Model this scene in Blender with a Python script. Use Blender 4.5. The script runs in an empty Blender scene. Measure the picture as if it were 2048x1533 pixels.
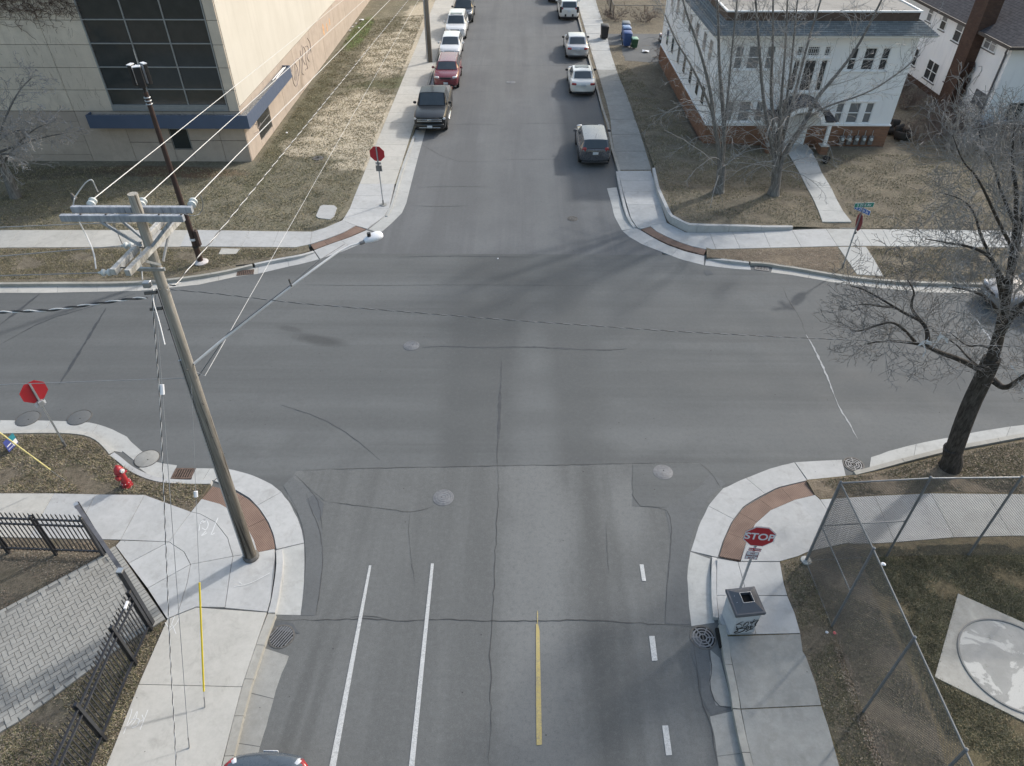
import bpy, bmesh, math, random
import numpy as np
from mathutils import Vector, Matrix
random.seed(7); np.random.seed(7)
S = bpy.context.scene
COL = S.collection
R = math.radians

# ---------------------------------------------------------------- camera
CAM_H = 16.0; CAM_F = 1400.0; PITCH = R(40.0); YAW = R(0.5)
cam_d = bpy.data.cameras.new('camera'); cam = bpy.data.objects.new('camera', cam_d); COL.objects.link(cam)
cam.location = (0, 0, CAM_H); cam.rotation_euler = (R(90) - PITCH, 0, YAW)
cam_d.sensor_fit = 'HORIZONTAL'; cam_d.sensor_width = 36.0; cam_d.lens = CAM_F / 2048 * 36
cam_d.clip_start = 0.1; cam_d.clip_end = 2500
S.camera = cam

# ---------------------------------------------------------------- sky, sun, exposure
SUN_AZ = math.atan2(0.755, 0.655)      # clockwise from +Y
SUN_EL = R(34)
world = bpy.data.worlds.new('World'); S.world = world; world.use_nodes = True
wn = world.node_tree; bg = wn.nodes['Background']
sky = wn.nodes.new('ShaderNodeTexSky'); sky.sky_type = 'NISHITA'; sky.sun_disc = False
sky.sun_elevation = SUN_EL; sky.sun_rotation = SUN_AZ
sky.air_density = 1.6; sky.dust_density = 3.4; sky.ozone_density = 1.2
wn.links.new(sky.outputs[0], bg.inputs[0]); bg.inputs[1].default_value = 0.15
sl = bpy.data.lights.new('sun', 'SUN'); sun = bpy.data.objects.new('sun', sl); COL.objects.link(sun)
sl.energy = 2.0; sl.angle = R(2.2); sl.color = (1.0, 0.98, 0.95)
sd = Vector((math.sin(SUN_AZ) * math.cos(SUN_EL), math.cos(SUN_AZ) * math.cos(SUN_EL), math.sin(SUN_EL)))
sun.rotation_euler = sd.to_track_quat('Z', 'Y').to_euler(); sun.location = sd * 80
S.view_settings.view_transform = 'Standard'; S.view_settings.look = 'None'
S.view_settings.gamma = 1.0; S.view_settings.use_curve_mapping = False
S.view_settings.exposure = 0.52

# ---------------------------------------------------------------- survey of the photograph
_cy, _sy = math.cos(YAW), math.sin(YAW)
_F = np.array([-_sy * math.cos(PITCH), _cy * math.cos(PITCH), -math.sin(PITCH)])
_R = np.array([_cy, _sy, 0.0]); _U = np.cross(_R, _F)
def _ray(u, v): return _F * CAM_F + _R * (u - 1024) + _U * (766.5 - v)
def G(u, v, z=0.0):
    d = _ray(u, v); t = (z - CAM_H) / d[2]; return (d[0] * t, d[1] * t, z)
def YP(u, v, Y):
    d = _ray(u, v); t = Y / d[1]; return (d[0] * t, Y, CAM_H + d[2] * t)
def XP(u, v, X):
    d = _ray(u, v); t = X / d[0]; return (X, d[1] * t, CAM_H + d[2] * t)

# ---------------------------------------------------------------- object helpers
def link(o): COL.objects.link(o); return o
def setp(o, label=None, cat=None, group=None, kind=None):
    if label: o['label'] = label
    if cat: o['category'] = cat
    if group: o['group'] = group
    if kind: o['kind'] = kind
    return o
def E(name, loc=(0, 0, 0), rz=0.0, label=None, cat=None, group=None, kind=None, parent=None):
    o = link(bpy.data.objects.new(name, None)); o.location = loc; o.rotation_euler = (0, 0, rz)
    o.empty_display_size = 0.2
    if parent: o.parent = parent
    return setp(o, label, cat, group, kind)
WP = set()      # things whose parts are modelled in world coordinates
def place(me, name, parent=None, **k):
    o = link(bpy.data.objects.new(name, me))
    if parent:
        o.parent = parent
        if parent.name in WP: o.matrix_parent_inverse = Matrix.Translation(-parent.location)
    return setp(o, **k)
def EW(name, loc, **k):
    o = E(name, loc, **k); WP.add(o.name); return o
def nv(a):
    a = Vector(a); return a.normalized() if a.length > 1e-9 else Vector((0, 0, 1))
class MB:
    def __init__(s): s.v = []; s.f = []; s.m = []
    def add(s, vs, fs, mi=0):
        b = len(s.v); s.v += [tuple(map(float, p)) for p in vs]
        s.f += [tuple(b + i for i in f) for f in fs]; s.m += [mi] * len(fs); return s
    def box(s, c, d, rz=0.0, mi=0, taper=1.0):
        x, y, z = d[0] / 2, d[1] / 2, d[2] / 2; cs, sn = math.cos(rz), math.sin(rz); vs = []
        for (k, zz) in ((1, -z), (taper, z)):
            for (a, b) in ((-x, -y), (x, -y), (x, y), (-x, y)):
                a *= k; b *= k; vs.append((c[0] + a * cs - b * sn, c[1] + a * sn + b * cs, c[2] + zz))
        return s.add(vs, [(3, 2, 1, 0), (4, 5, 6, 7), (0, 1, 5, 4), (1, 2, 6, 5), (2, 3, 7, 6), (3, 0, 4, 7)], mi)
    def bb(s, p0, p1, mi=0):
        c = [(a + b) / 2 for a, b in zip(p0, p1)]; d = [abs(a - b) for a, b in zip(p0, p1)]
        return s.box(c, d, 0, mi)
    def tube(s, pts, r, n=6, mi=0, cap=True):
        pts = [Vector(p) for p in pts]; k = len(pts)
        rs = r if hasattr(r, '__len__') else [r] * k
        t0 = nv(pts[1] - pts[0]); up = Vector((0, 0, 1)) if abs(t0.z) < 0.9 else Vector((1, 0, 0))
        a = nv(t0.cross(up)); vs = []
        for i in range(k):
            t = nv(pts[min(i + 1, k - 1)] - pts[max(i - 1, 0)])
            a = nv(a - t * a.dot(t)); b = t.cross(a)
            for j in range(n):
                w = 2 * math.pi * j / n; vs.append(pts[i] + (a * math.cos(w) + b * math.sin(w)) * rs[i])
        fs = []
        for i in range(k - 1):
            for j in range(n):
                j2 = (j + 1) % n; fs.append((i * n + j, i * n + j2, (i + 1) * n + j2, (i + 1) * n + j))
        if cap: fs.append(tuple(range(n - 1, -1, -1))); fs.append(tuple(range((k - 1) * n, k * n)))
        return s.add(vs, fs, mi)
    def cyl(s, c, r, h, n=16, mi=0, r2=None):
        return s.tube([c, (c[0], c[1], c[2] + h)], [r, r if r2 is None else r2], n, mi)
    def lathe(s, prof, c=(0, 0, 0), axis=(0, 0, 1), n=16, mi=0):
        ax = nv(axis); up = Vector((0, 0, 1)) if abs(ax.z) < .9 else Vector((1, 0, 0))
        a = nv(ax.cross(up)); b = ax.cross(a); c = Vector(c); vs = []
        for (r, h) in prof:
            for j in range(n):
                w = 2 * math.pi * j / n; vs.append(c + ax * h + (a * math.cos(w) + b * math.sin(w)) * r)
        fs = [tuple(range(n - 1, -1, -1)), tuple(range((len(prof) - 1) * n, len(prof) * n))]
        for i in range(len(prof) - 1):
            for j in range(n):
                j2 = (j + 1) % n; fs.append((i * n + j, i * n + j2, (i + 1) * n + j2, (i + 1) * n + j))
        return s.add(vs, fs, mi)
    def slab(s, top, th, mi=0):
        """closed block: polygon with its own heights, extruded straight down by th"""
        n = len(top); top = ccw(top)
        vs = list(top) + [(p[0], p[1], p[2] - th) for p in top]
        fs = [tuple(range(n)), tuple(range(2 * n - 1, n - 1, -1))] + [(i, n + i, n + (i + 1) % n, (i + 1) % n) for i in range(n)]
        return s.add(vs, fs, mi)
    def quad(s, a, b, c, d, mi=0): return s.add([a, b, c, d], [(0, 1, 2, 3)], mi)
    def mesh(s, name, mats, smooth=False, bevel=0, ang=40):
        me = bpy.data.meshes.new(name); me.from_pydata(s.v, [], s.f)
        if not isinstance(mats, (list, tuple)): mats = [mats]
        for m in mats: me.materials.append(m)
        if len(mats) > 1: me.polygons.foreach_set('material_index', s.m)
        if any(len(f) > 8 or (len(f) > 4 and len(s.f) < 14) for f in s.f):
            bm = bmesh.new(); bm.from_mesh(me); bm.normal_update()
            bmesh.ops.triangulate(bm, faces=[f for f in bm.faces if len(f.verts) > 4], ngon_method='EAR_CLIP'); bm.to_mesh(me); bm.free()
        if bevel:
            bm = bmesh.new(); bm.from_mesh(me)
            ed = [e for e in bm.edges if len(e.link_faces) == 2 and e.calc_face_angle(0) > R(30)]
            bmesh.ops.bevel(bm, geom=ed, offset=bevel, segments=1, affect='EDGES', clamp_overlap=True)
            bm.to_mesh(me); bm.free()
        if smooth:
            me.polygons.foreach_set('use_smooth', [True] * len(me.polygons))
            me.set_sharp_from_angle(angle=R(ang))
        me.update(); return me
    def build(s, name, mats, parent=None, smooth=False, bevel=0, ang=40, **k):
        return place(s.mesh(name, mats, smooth, bevel, ang), name, parent, **k)
def area2(p): return sum(p[i][0] * p[(i + 1) % len(p)][1] - p[(i + 1) % len(p)][0] * p[i][1] for i in range(len(p)))
def ccw(p): return list(p) if area2(p) > 0 else list(p)[::-1]
def inset(p, d):
    """pull a polygon's outline in by d (keeps heights)"""
    p = ccw(p); n = len(p); out = []
    for i in range(n):
        a, b, c = Vector(p[i - 1][:2]), Vector(p[i][:2]), Vector(p[(i + 1) % n][:2])
        e1 = (b - a).normalized(); e2 = (c - b).normalized()
        n1 = Vector((-e1.y, e1.x)); n2 = Vector((-e2.y, e2.x)); m = n1 + n2
        if m.length < 1e-4: m = n1
        m.normalize(); k = d / max(0.4, m.dot(n1)); q = b + m * k; out.append((q.x, q.y, p[i][2]))
    return out
def PX(l, z): return [G(p[0], p[1], p[2] if len(p) > 2 else z) for p in l]
def dense(pts, step=0.4, jit=0.0, closed=False):
    out = []; n = len(pts); rng = range(n if closed else n - 1)
    for i in rng:
        a, b = Vector(pts[i]), Vector(pts[(i + 1) % n]); k = max(1, int((b - a).length / step))
        for j in range(k):
            q = a.lerp(b, j / k)
            if jit and j: q.x += random.uniform(-jit, jit); q.y += random.uniform(-jit, jit)
            out.append(tuple(q))
    if not closed: out.append(tuple(pts[-1]))
    return out
def sheet(name, poly, m, z=None, parent=None, **k):
    p = [(q[0], q[1], q[2] if z is None else z) for q in ccw(poly)]
    me = bpy.data.meshes.new(name); bm = bmesh.new(); vs = [bm.verts.new(q) for q in p]
    f = bm.faces.new(vs); bm.normal_update(); bmesh.ops.triangulate(bm, faces=[f], ngon_method='EAR_CLIP'); bm.to_mesh(me); bm.free()
    me.materials.append(m); return place(me, name, parent, **k)
def ribbon_quad(mb, pts, w, z=None, mi=0):
    """flat strip of width w (number or list) along pts"""
    pts = [Vector(p) for p in pts]; k = len(pts); ws = w if hasattr(w, '__len__') else [w] * k; vs = []
    for i in range(k):
        t = pts[min(i + 1, k - 1)] - pts[max(i - 1, 0)]; t = Vector((t.x, t.y, 0)); t = nv(t)
        nn = Vector((-t.y, t.x, 0)) * ws[i] / 2
        for q in (pts[i] - nn, pts[i] + nn): vs.append((q.x, q.y, pts[i].z if z is None else z))
    mb.add(vs, [(2 * i, 2 * i + 2, 2 * i + 3, 2 * i + 1) for i in range(k - 1)], mi)

# ---------------------------------------------------------------- materials
class NT:
    def __init__(s, name):
        s.m = bpy.data.materials.new(name); s.m.use_nodes = True; s.t = s.m.node_tree; s.b = s.t.nodes['Principled BSDF']
        s.tc = s.t.nodes.new('ShaderNodeTexCoord').outputs['Object']
    def n(s, t, **k):
        q = s.t.nodes.new(t)
        for a, b in k.items(): setattr(q, a, b)
        return q
    def l(s, a, b): s.t.links.new(a, b)
    def coord(s, sc=(1, 1, 1), rz=0.0, loc=(0, 0, 0)):
        q = s.n('ShaderNodeMapping'); q.inputs['Scale'].default_value = sc; q.inputs['Rotation'].default_value = (0, 0, rz)
        q.inputs['Location'].default_value = loc; s.l(s.tc, q.inputs[0]); return q.outputs[0]
    def noise(s, scale, detail=4, rough=.55, co=None, dist=0.0):
        q = s.n('ShaderNodeTexNoise'); q.inputs['Scale'].default_value = scale; q.inputs['Detail'].default_value = detail
        q.inputs['Roughness'].default_value = rough; q.inputs['Distortion'].default_value = dist
        s.l(co or s.tc, q.inputs['Vector']); return q.outputs['Fac']
    def vor(s, scale, co=None, feature='F1', out='Distance'):
        q = s.n('ShaderNodeTexVoronoi'); q.feature = feature; q.inputs['Scale'].default_value = scale
        s.l(co or s.tc, q.inputs['Vector']); return q.outputs[out]
    def rng(s, v, a, b, c=0.0, d=1.0):
        q = s.n('ShaderNodeMapRange'); q.inputs[1].default_value = a; q.inputs[2].default_value = b
        q.inputs[3].default_value = c; q.inputs[4].default_value = d; s.l(v, q.inputs[0]); return q.outputs[0]
    def math(s, op, a, b=None):
        q = s.n('ShaderNodeMath', operation=op)
        for i, x in enumerate((a, b)):
            if x is None: continue
            if isinstance(x, (int, float)): q.inputs[i].default_value = x
            else: s.l(x, q.inputs[i])
        return q.outputs[0]
    def mix(s, a, b, f, mode='MIX'):
        q = s.n('ShaderNodeMix', data_type='RGBA', blend_type=mode)
        for i, x in ((6, a), (7, b)):
            if isinstance(x, (tuple, list)): q.inputs[i].default_value = (x[0], x[1], x[2], 1)
            else: s.l(x, q.inputs[i])
        if isinstance(f, (int, float)): q.inputs[0].default_value = f
        else: s.l(f, q.inputs[0])
        return q.outputs[2]
    def ellipse(s, x, y, rx, ry, rz=0.0, soft=0.5, warp=0.6, wscale=2.0):
        """organic stain: distance from (x,y) in units of the radii, edge broken by noise"""
        q = s.n('ShaderNodeMapping'); q.vector_type = 'TEXTURE'; q.inputs['Location'].default_value = (x, y, 0)
        q.inputs['Rotation'].default_value = (0, 0, rz); q.inputs['Scale'].default_value = (rx, ry, 1e3); s.l(s.tc, q.inputs[0])
        ln = s.n('ShaderNodeVectorMath', operation='LENGTH'); s.l(q.outputs[0], ln.inputs[0])
        w = s.math('MULTIPLY', s.math('SUBTRACT', s.noise(wscale, 5, .6), .5), warp * 2)
        return s.rng(s.math('ADD', ln.outputs['Value'], w), 1 + soft / 2, 1 - soft / 2)
    def fin(s, col, rough=.85, bump=None, bstr=.3, bdist=.01, metal=0.0, spec=.5):
        if isinstance(col, (tuple, list)): s.b.inputs['Base Color'].default_value = (*col[:3], 1)
        else: s.l(col, s.b.inputs['Base Color'])
        if isinstance(rough, (int, float)): s.b.inputs['Roughness'].default_value = rough
        else: s.l(rough, s.b.inputs['Roughness'])
        s.b.inputs['Metallic'].default_value = metal
        s.b.inputs['Specular IOR Level'].default_value = spec
        if bump is not None:
            q = s.n('ShaderNodeBump'); q.inputs['Strength'].default_value = bstr; q.inputs['Distance'].default_value = bdist
            s.l(bump, q.inputs['Height']); s.l(q.outputs[0], s.b.inputs['Normal'])
        return s.m
    def rand(s):
        return s.n('ShaderNodeObjectInfo').outputs['Random']
def sc(c, k): return tuple(x * k for x in c)
def simple(name, col, rough=.6, var=.25, scale=6, bump=.15, metal=0.0, spec=.5, fine=60):
    t = NT(name); a = t.mix(sc(col, 1 - var), sc(col, 1 + var), t.rng(t.noise(scale, 5), .3, .7))
    f = t.noise(fine, 3); a = t.mix(a, sc(col, .8), t.math('MULTIPLY', t.rng(f, .45, .75), .35))
    return t.fin(a, t.rng(t.noise(scale * 2), .2, .8, max(0, rough - .1), min(1, rough + .1)), f, bump, .004, metal, spec)
def paint(name, col, rough=.28, coat=.6, metal=0.0, dust=.018):
    t = NT(name); d = t.rng(t.noise(1.7, 4), .35, .75)
    a = t.mix(col, tuple(c * .86 + dust for c in col), t.math('MULTIPLY', d, .7))
    m = t.fin(a, t.rng(t.noise(9, 4), .3, .75, rough, rough + .16), None, metal=metal)
    t.b.inputs['Coat Weight'].default_value = coat; t.b.inputs['Coat Roughness'].default_value = .08; return m
def concrete(name, col, stain=.18, agg=.25, grime=(.16, .15, .13)):
    t = NT(name); r = t.rand()
    a = t.mix(sc(col, .93), sc(col, 1.06), r)
    a = t.mix(a, sc(col, 1 - stain), t.rng(t.noise(.9, 5, .6), .42, .72))
    a = t.mix(a, sc(col, 1 + stain * .6), t.rng(t.noise(2.3, 6, .65, dist=.6), .5, .8))
    a = t.mix(a, grime, t.math('MULTIPLY', t.rng(t.noise(2.2, 8, .75, t.coord(loc=(4, 4, 0)), .6), .52, .74), .38))
    gr = t.noise(5, 9, .82, t.coord(loc=(1, 5, 0))); a = t.mix(a, sc(col, .72), t.math('MULTIPLY', t.rng(gr, .5, .7), .3 + agg)); a = t.mix(a, sc(col, 1.2), t.math('MULTIPLY', t.rng(gr, .5, .32), .2 + agg * .6))
    v = t.noise(85, 3, .7); a = t.mix(a, sc(col, .55), t.math('MULTIPLY', t.rng(v, .52, .72), agg))
    w = t.noise(130, 2, .7); a = t.mix(a, tuple(min(1, c * 1.35) for c in col), t.math('MULTIPLY', t.rng(w, .58, .75), agg))
    sp = t.vor(2.1); a = t.mix(a, (.06, .055, .05), t.math('MULTIPLY', t.rng(sp, .035, .02), .8))
    return t.fin(a, .9, v, .25, .006, spec=.25)
def asphalt(name, col, agg=.35, wear=(), track=None, stains=(), tk=.8):
    t = NT(name)
    a = t.mix(sc(col, .88), sc(col, 1.1), t.rng(t.noise(.16, 5, .6), .35, .65))
    a = t.mix(a, sc(col, .86), t.rng(t.noise(.8, 6, .62, dist=.5), .5, .8))
    if track in ('x', 'b'):
        a = t.mix(a, sc(col, .84), t.math('MULTIPLY', t.rng(t.noise(1.0, 5, .6, t.coord((.05, 1.1, 1))), .42, .62), .95))
        a = t.mix(a, sc(col, 1.16), t.math('MULTIPLY', t.rng(t.noise(1.0, 4, .6, t.coord((.04, 2.3, 1), loc=(4, 7, 0))), .5, .75), .5))
    if track in ('y', 'b'):
        a = t.mix(a, sc(col, tk), t.math('MULTIPLY', t.rng(t.noise(1.0, 5, .6, t.coord((.8, .045, 1))), .46, .6), .9))
        a = t.mix(a, sc(col, 1.15), t.math('MULTIPLY', t.rng(t.noise(1.0, 4, .6, t.coord((1.9, .07, 1), loc=(3, 2, 0))), .52, .75), .6))
    for (x, y, rx, ry, rz, c, k, w) in stains:
        a = t.mix(a, c, t.math('MULTIPLY', t.ellipse(x, y, rx, ry, rz, .8, w, 1.2), k))
    gr = t.noise(7, 9, .85); a = t.mix(a, sc(col, .62), t.math('MULTIPLY', t.rng(gr, .5, .68), .3 + agg * .5)); a = t.mix(a, sc(col, 1.4), t.math('MULTIPLY', t.rng(gr, .48, .32), .15 + agg * .5))
    g2 = t.noise(26, 4, .8, t.coord(loc=(7, 7, 0))); a = t.mix(a, sc(col, .5), t.math('MULTIPLY', t.rng(g2, .58, .7), .35 + agg * .6))
    v = t.noise(70, 3, .75); a = t.mix(a, sc(col, .45), t.math('MULTIPLY', t.rng(v, .5, .72), agg))
    w = t.noise(110, 2, .75, t.coord(loc=(3, 1, 0))); a = t.mix(a, sc(col, 2.0), t.math('MULTIPLY', t.rng(w, .56, .76), agg))
    sp = t.vor(1.6); a = t.mix(a, (.03, .03, .03), t.math('MULTIPLY', t.rng(sp, .04, .02), .75))
    return t.fin(a, t.rng(t.noise(.6, 4), .3, .7, .8, .95), v, .35, .008, spec=.3)
def dry_grass(name, base, straw, soil, green, gk=.35, sk=.5, patches=()):
    t = NT(name)
    a = t.mix(base, straw, t.math('MULTIPLY', t.rng(t.noise(.55, 6, .62, dist=.7), .42, .7), sk))
    a = t.mix(a, green, t.math('MULTIPLY', t.rng(t.noise(.9, 6, .65, t.coord(loc=(9, 3, 0)), .5), .5, .74), gk))
    a = t.mix(a, soil, t.rng(t.noise(.9, 8, .72, t.coord(loc=(2, 8, 0)), .4), .5, .72, 0, .55))
    for (x, y, rx, ry, rz, c, k, w) in patches:
        a = t.mix(a, c, t.math('MULTIPLY', t.ellipse(x, y, rx, ry, rz, .35, w, 1.1), k))
    f1 = t.noise(1, 4, .8, t.coord((46, 20, 20), .5)); f2 = t.noise(1, 4, .8, t.coord((18, 44, 20), .3, (5, 1, 0)))
    a = t.mix(a, sc(soil, .45), t.math('MULTIPLY', t.rng(f1, .48, .66), .75))
    a = t.mix(a, tuple(min(1, c * 1.55) for c in straw), t.math('MULTIPLY', t.rng(f2, .56, .74), .65))
    f3 = t.noise(6, 10, .85); a = t.mix(a, sc(base, .42), t.math('MULTIPLY', t.rng(f3, .5, .66), .75)); a = t.mix(a, sc(straw, 1.15), t.math('MULTIPLY', t.rng(f3, .48, .34), .5))
    for (x, y, rx, ry, rz, c, k, w) in patches:
        if c[0] > .3: a = t.mix(a, t.mix(c, sc(c, .6), t.rng(t.noise(5, 8, .8), .45, .7)), t.math('MULTIPLY', t.ellipse(x, y, rx, ry, rz, .3, w, 1.1), k * .75))
    return t.fin(a, .95, t.math('ADD', f1, f2), .8, .03, spec=.1)

C_NEW = (.425, .43, .43); C_OLD = (.34, .335, .315)
M = {}
M['conc_new'] = concrete('pale_new_concrete', C_NEW, .13, .12)
M['conc_mid'] = concrete('weathered_concrete', (.42, .425, .415), .16, .16)
M['conc_beige'] = concrete('beige_concrete', (.45, .44, .41), .1, .14)
M['conc_old'] = concrete('old_grey_concrete', (.30, .30, .285), .2, .35)
M['conc_kerb'] = concrete('worn_kerb_concrete', (.36, .35, .32), .25, .3)
M['conc_pad'] = concrete('rough_pad_concrete', (.37, .36, .33), .3, .3)
M['joint'] = simple('joint_dirt', (.10, .09, .075), .95)
M['crack'] = simple('crack_shadow', (.062, .063, .064), .95)
M['seal'] = simple('tar_sealant', (.055, .06, .066), .7)
M['sealpale'] = simple('pale_filler', (.34, .35, .36), .9)
M['white_line'] = None
def road_paint(name, col, under, wear):
    t = NT(name); k = t.rng(t.noise(34, 5, .75), .62 - wear, .8 - wear * .5)
    a = t.mix(col, under, t.math('MULTIPLY', k, .9)); a = t.mix(a, sc(col, .82), t.rng(t.noise(3, 4), .4, .7))
    return t.fin(a, .8, t.noise(80), .2, .004)
M['white_line'] = road_paint('worn_white_road_paint', (.54, .55, .55), (.16, .165, .17), .2)
M['yellow_line'] = road_paint('worn_yellow_road_paint', (.50, .40, .15), (.17, .17, .165), .24)
A_FAR = (.125, .131, .133); A_NEAR = (.142, .147, .147)
def dk(k, c=A_FAR): return sc(c, k)
M['asph_far'] = asphalt('smooth_grey_asphalt', A_FAR, .22, track='x', stains=[
    (-.9, 24.5, 1.7, 8, 0, dk(.72), .85, .35), (2.0, 20, 1.0, 9, 0, dk(.76), .8, .3), (-1.9, 19, .6, 7, 0, dk(.76), .85, .3), (.6, 17, .7, 5, 0, dk(1.18), .6, .4), (-9, 25.2, 8, .9, 0, dk(1.2), .6, .3), (10, 16.6, 7, 1.0, 0, dk(1.2), .6, .3),
    (-7.55, 21.55, .95, .28, -.25, dk(.5), .8, .25), (-8.9, 22.3, .5, .16, -.3, dk(.6), .6, .3),
    (4.7, 33, 1.3, 7, 0, dk(.87), .6, .2), (0, 33, 2.2, 5, 0, dk(.92), .6, .3), (4.2, 16.6, 1.2, .9, 0, dk(1.25), .5, .5),
    (-5, 17.2, 12, .5, 0, dk(.85), .6, .2), (8, 19.2, 12, .6, 0, dk(.85), .6, .2), (9, 23, 9, .5, .03, dk(.88), .5, .3), (-14, 20.5, 9, .6, 0, dk(.88), .5, .2)])
M['asph_ns'] = asphalt('street_grey_asphalt', (.134, .139, .144), .2, track='y', tk=.86, stains=[
    (4.6, 41, 1.5, 6, 0, dk(.82), .7, .15), (4.9, 58, 1.6, 10, 0, dk(.85), .5, .2), (-1.5, 55, .6, 30, 0, dk(1.2), .4, .2), (1.4, 50, .6, 30, 0, dk(1.2), .4, .2)])
M['asph_near'] = asphalt('coarse_grey_asphalt', A_NEAR, .5, track='y', stains=[
    (2.15, 9, .38, 7, 0, dk(.62, A_NEAR), .75, .5), (2.75, 9.2, .16, 6, 0, dk(.7, A_NEAR), .6, .7), (.55, 11, .75, 8, 0, dk(1.3, A_NEAR), .65, .3),
    (-1.0, 9, .5, 8, 0, dk(.8, A_NEAR), .7, .3), (-2.2, 8, .35, 7, 0, dk(.82, A_NEAR), .6, .4), (-5.0, 7.2, .16, 3, -.08, dk(.66, A_NEAR), .7, .3), (-4.6, 7.2, .12, 3, -.08, dk(.7, A_NEAR), .6, .3),
    (3.3, 13.4, .5, 1.3, 0, dk(1.35, A_NEAR), .5, .4), (1.2, 12.9, .6, 1.4, 0, dk(1.3, A_NEAR), .5, .5), (3.2, 8.2, .8, .6, .6, dk(.8, A_NEAR), .5, .4)])
M['asph_patch'] = asphalt('patch_asphalt', (.125, .131, .135), .35, track=None)
M['asph_dark'] = asphalt('fresh_dark_patch_asphalt', (.105, .112, .12), .25, track=None)
STR = (.53, .47, .37)
M['lawn_nw'] = dry_grass('patchy_dry_lawn', (.18, .17, .13), (.31, .28, .205), (.15, .12, .088), (.10, .115, .06), .45, .7, patches=[
    (-10.6, 45.2, 2.3, 5.6, .0, STR, 1.0, .5), (-9.6, 41.0, 2.2, 2.6, .6, STR, .9, .5), (-12.6, 40.6, 1.4, 1.6, .2, STR, .8, .6), (-10.2, 60.5, 2.3, 6.5, .0, STR, 1.0, .45), (-8.8, 73, 1.9, 6, 0, sc(STR, .95), .9, .5), (-8.4, 38.0, 2.0, .8, .1, STR, .85, .5),
    (-9.0, 52.6, 3.2, 1.2, .35, (.13, .14, .08), .85, .5), (-13.9, 66.5, .8, 5.5, 0, (.105, .17, .045), .9, .25),
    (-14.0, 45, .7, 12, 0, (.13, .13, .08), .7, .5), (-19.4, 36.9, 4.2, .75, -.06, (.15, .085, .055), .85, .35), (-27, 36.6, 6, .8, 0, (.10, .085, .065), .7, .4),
    (-19, 31.2, 2.2, .45, 0, STR, .7, .7), (-6.9, 37.6, .35, 1.6, .1, (.30, .28, .24), .7, .5)])
M['lawn'] = dry_grass('dry_brown_lawn', (.185, .163, .128), (.31, .27, .20), (.115, .095, .072), (.10, .105, .06), .3, .6)
M['lawn_dark'] = dry_grass('bare_brown_yard', (.10, .088, .066), (.17, .15, .105), (.08, .065, .05), (.08, .08, .05), .2, .5)
M['verge'] = dry_grass('leafy_dirt_verge', (.21, .175, .135), (.33, .27, .20), (.13, .105, .082), (.10, .10, .06), .35, .6)
M['lawn_se'] = dry_grass('brown_green_lawn', (.17, .145, .095), (.28, .225, .14), (.105, .078, .052), (.10, .11, .05), .75, .6)
M['track_dirt'] = dry_grass('leaf_strewn_dirt', (.17, .148, .115), (.29, .24, .18), (.10, .083, .064), (.095, .10, .055), .5, .4)
M['leaf'] = simple('dead_leaf', (.20, .155, .12), .85, .5, 3)
M['leafpale'] = simple('pale_dead_leaf', (.30, .26, .205), .85, .4, 3)
M['straw'] = simple('straw_blade', (.34, .29, .19), .9, .4, 3)
M['blade'] = simple('green_brown_blade', (.14, .14, .075), .9, .4, 3)
t = NT('rust_brown_tactile'); s1 = t.n('ShaderNodeSeparateXYZ'); t.l(t.tc, s1.inputs[0]); dm = t.math('MULTIPLY', t.math('SINE', t.math('MULTIPLY', s1.outputs[0], 100.0)), t.math('SINE', t.math('MULTIPLY', s1.outputs[1], 100.0)))
a = t.mix((.15, .10, .08), (.21, .145, .115), t.rng(t.noise(1.6, 6, .7), .4, .65)); a = t.mix(a, (.30, .22, .18), t.math('MULTIPLY', t.rng(dm, .2, .8), .6)); a = t.mix(a, (.09, .06, .05), t.math('MULTIPLY', t.rng(dm, -.2, -.8), .5)); M['tactile'] = t.fin(a, .8, dm, .6, .006, spec=.3)
M['rust'] = simple('rusty_cast_iron', (.12, .082, .065), .8, .4, 12, .4)
M['iron'] = simple('worn_cast_iron', (.17, .175, .185), .6, .2, 12, .3, .1)
M['irondark'] = simple('dark_cast_iron', (.10, .095, .09), .7, .3, 12, .4)
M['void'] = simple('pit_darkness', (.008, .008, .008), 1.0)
M['white'] = simple('white_stucco', (.74, .76, .80), .9, .05, 3, .3)
M['whitetrim'] = simple('white_painted_trim', (.78, .79, .80), .55, .04, 4, .1)
M['black'] = simple('black_plastic', (.018, .018, .02), .5, .2)
M['rubber'] = simple('tyre_rubber', (.022, .022, .023), .85, .2)
M['steel'] = simple('galvanised_steel', (.42, .44, .46), .45, .12, 14, .1, .6)
M['steeldk'] = simple('dull_dark_steel', (.20, .20, .205), .55, .2, 14, .1, .4)
M['chrome'] = simple('chrome_trim', (.6, .61, .62), .2, .05, 10, 0, .9)
M['rim'] = simple('alloy_wheel', (.32, .33, .34), .35, .1, 10, 0, .7)
M['signred'] = simple('sign_red', (.42, .022, .032), .45, .06, 4, 0)
M['signredback'] = simple('dull_sign_red', (.20, .018, .026), .5, .08, 4, 0)
M['signwhite'] = simple('sign_white', (.72, .73, .76), .5, .04, 4, 0)
M['signgreen'] = simple('sign_green', (.02, .22, .15), .45, .06, 4, 0)
M['signblue'] = simple('sign_blue', (.03, .12, .42), .45, .06, 4, 0)
M['blackpaint'] = simple('black_marker', (.012, .012, .014), .5, .1)
M['chalk'] = simple('white_spray_chalk', (.64, .65, .65), .9, .1, 30)
M['bark'] = None
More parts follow.
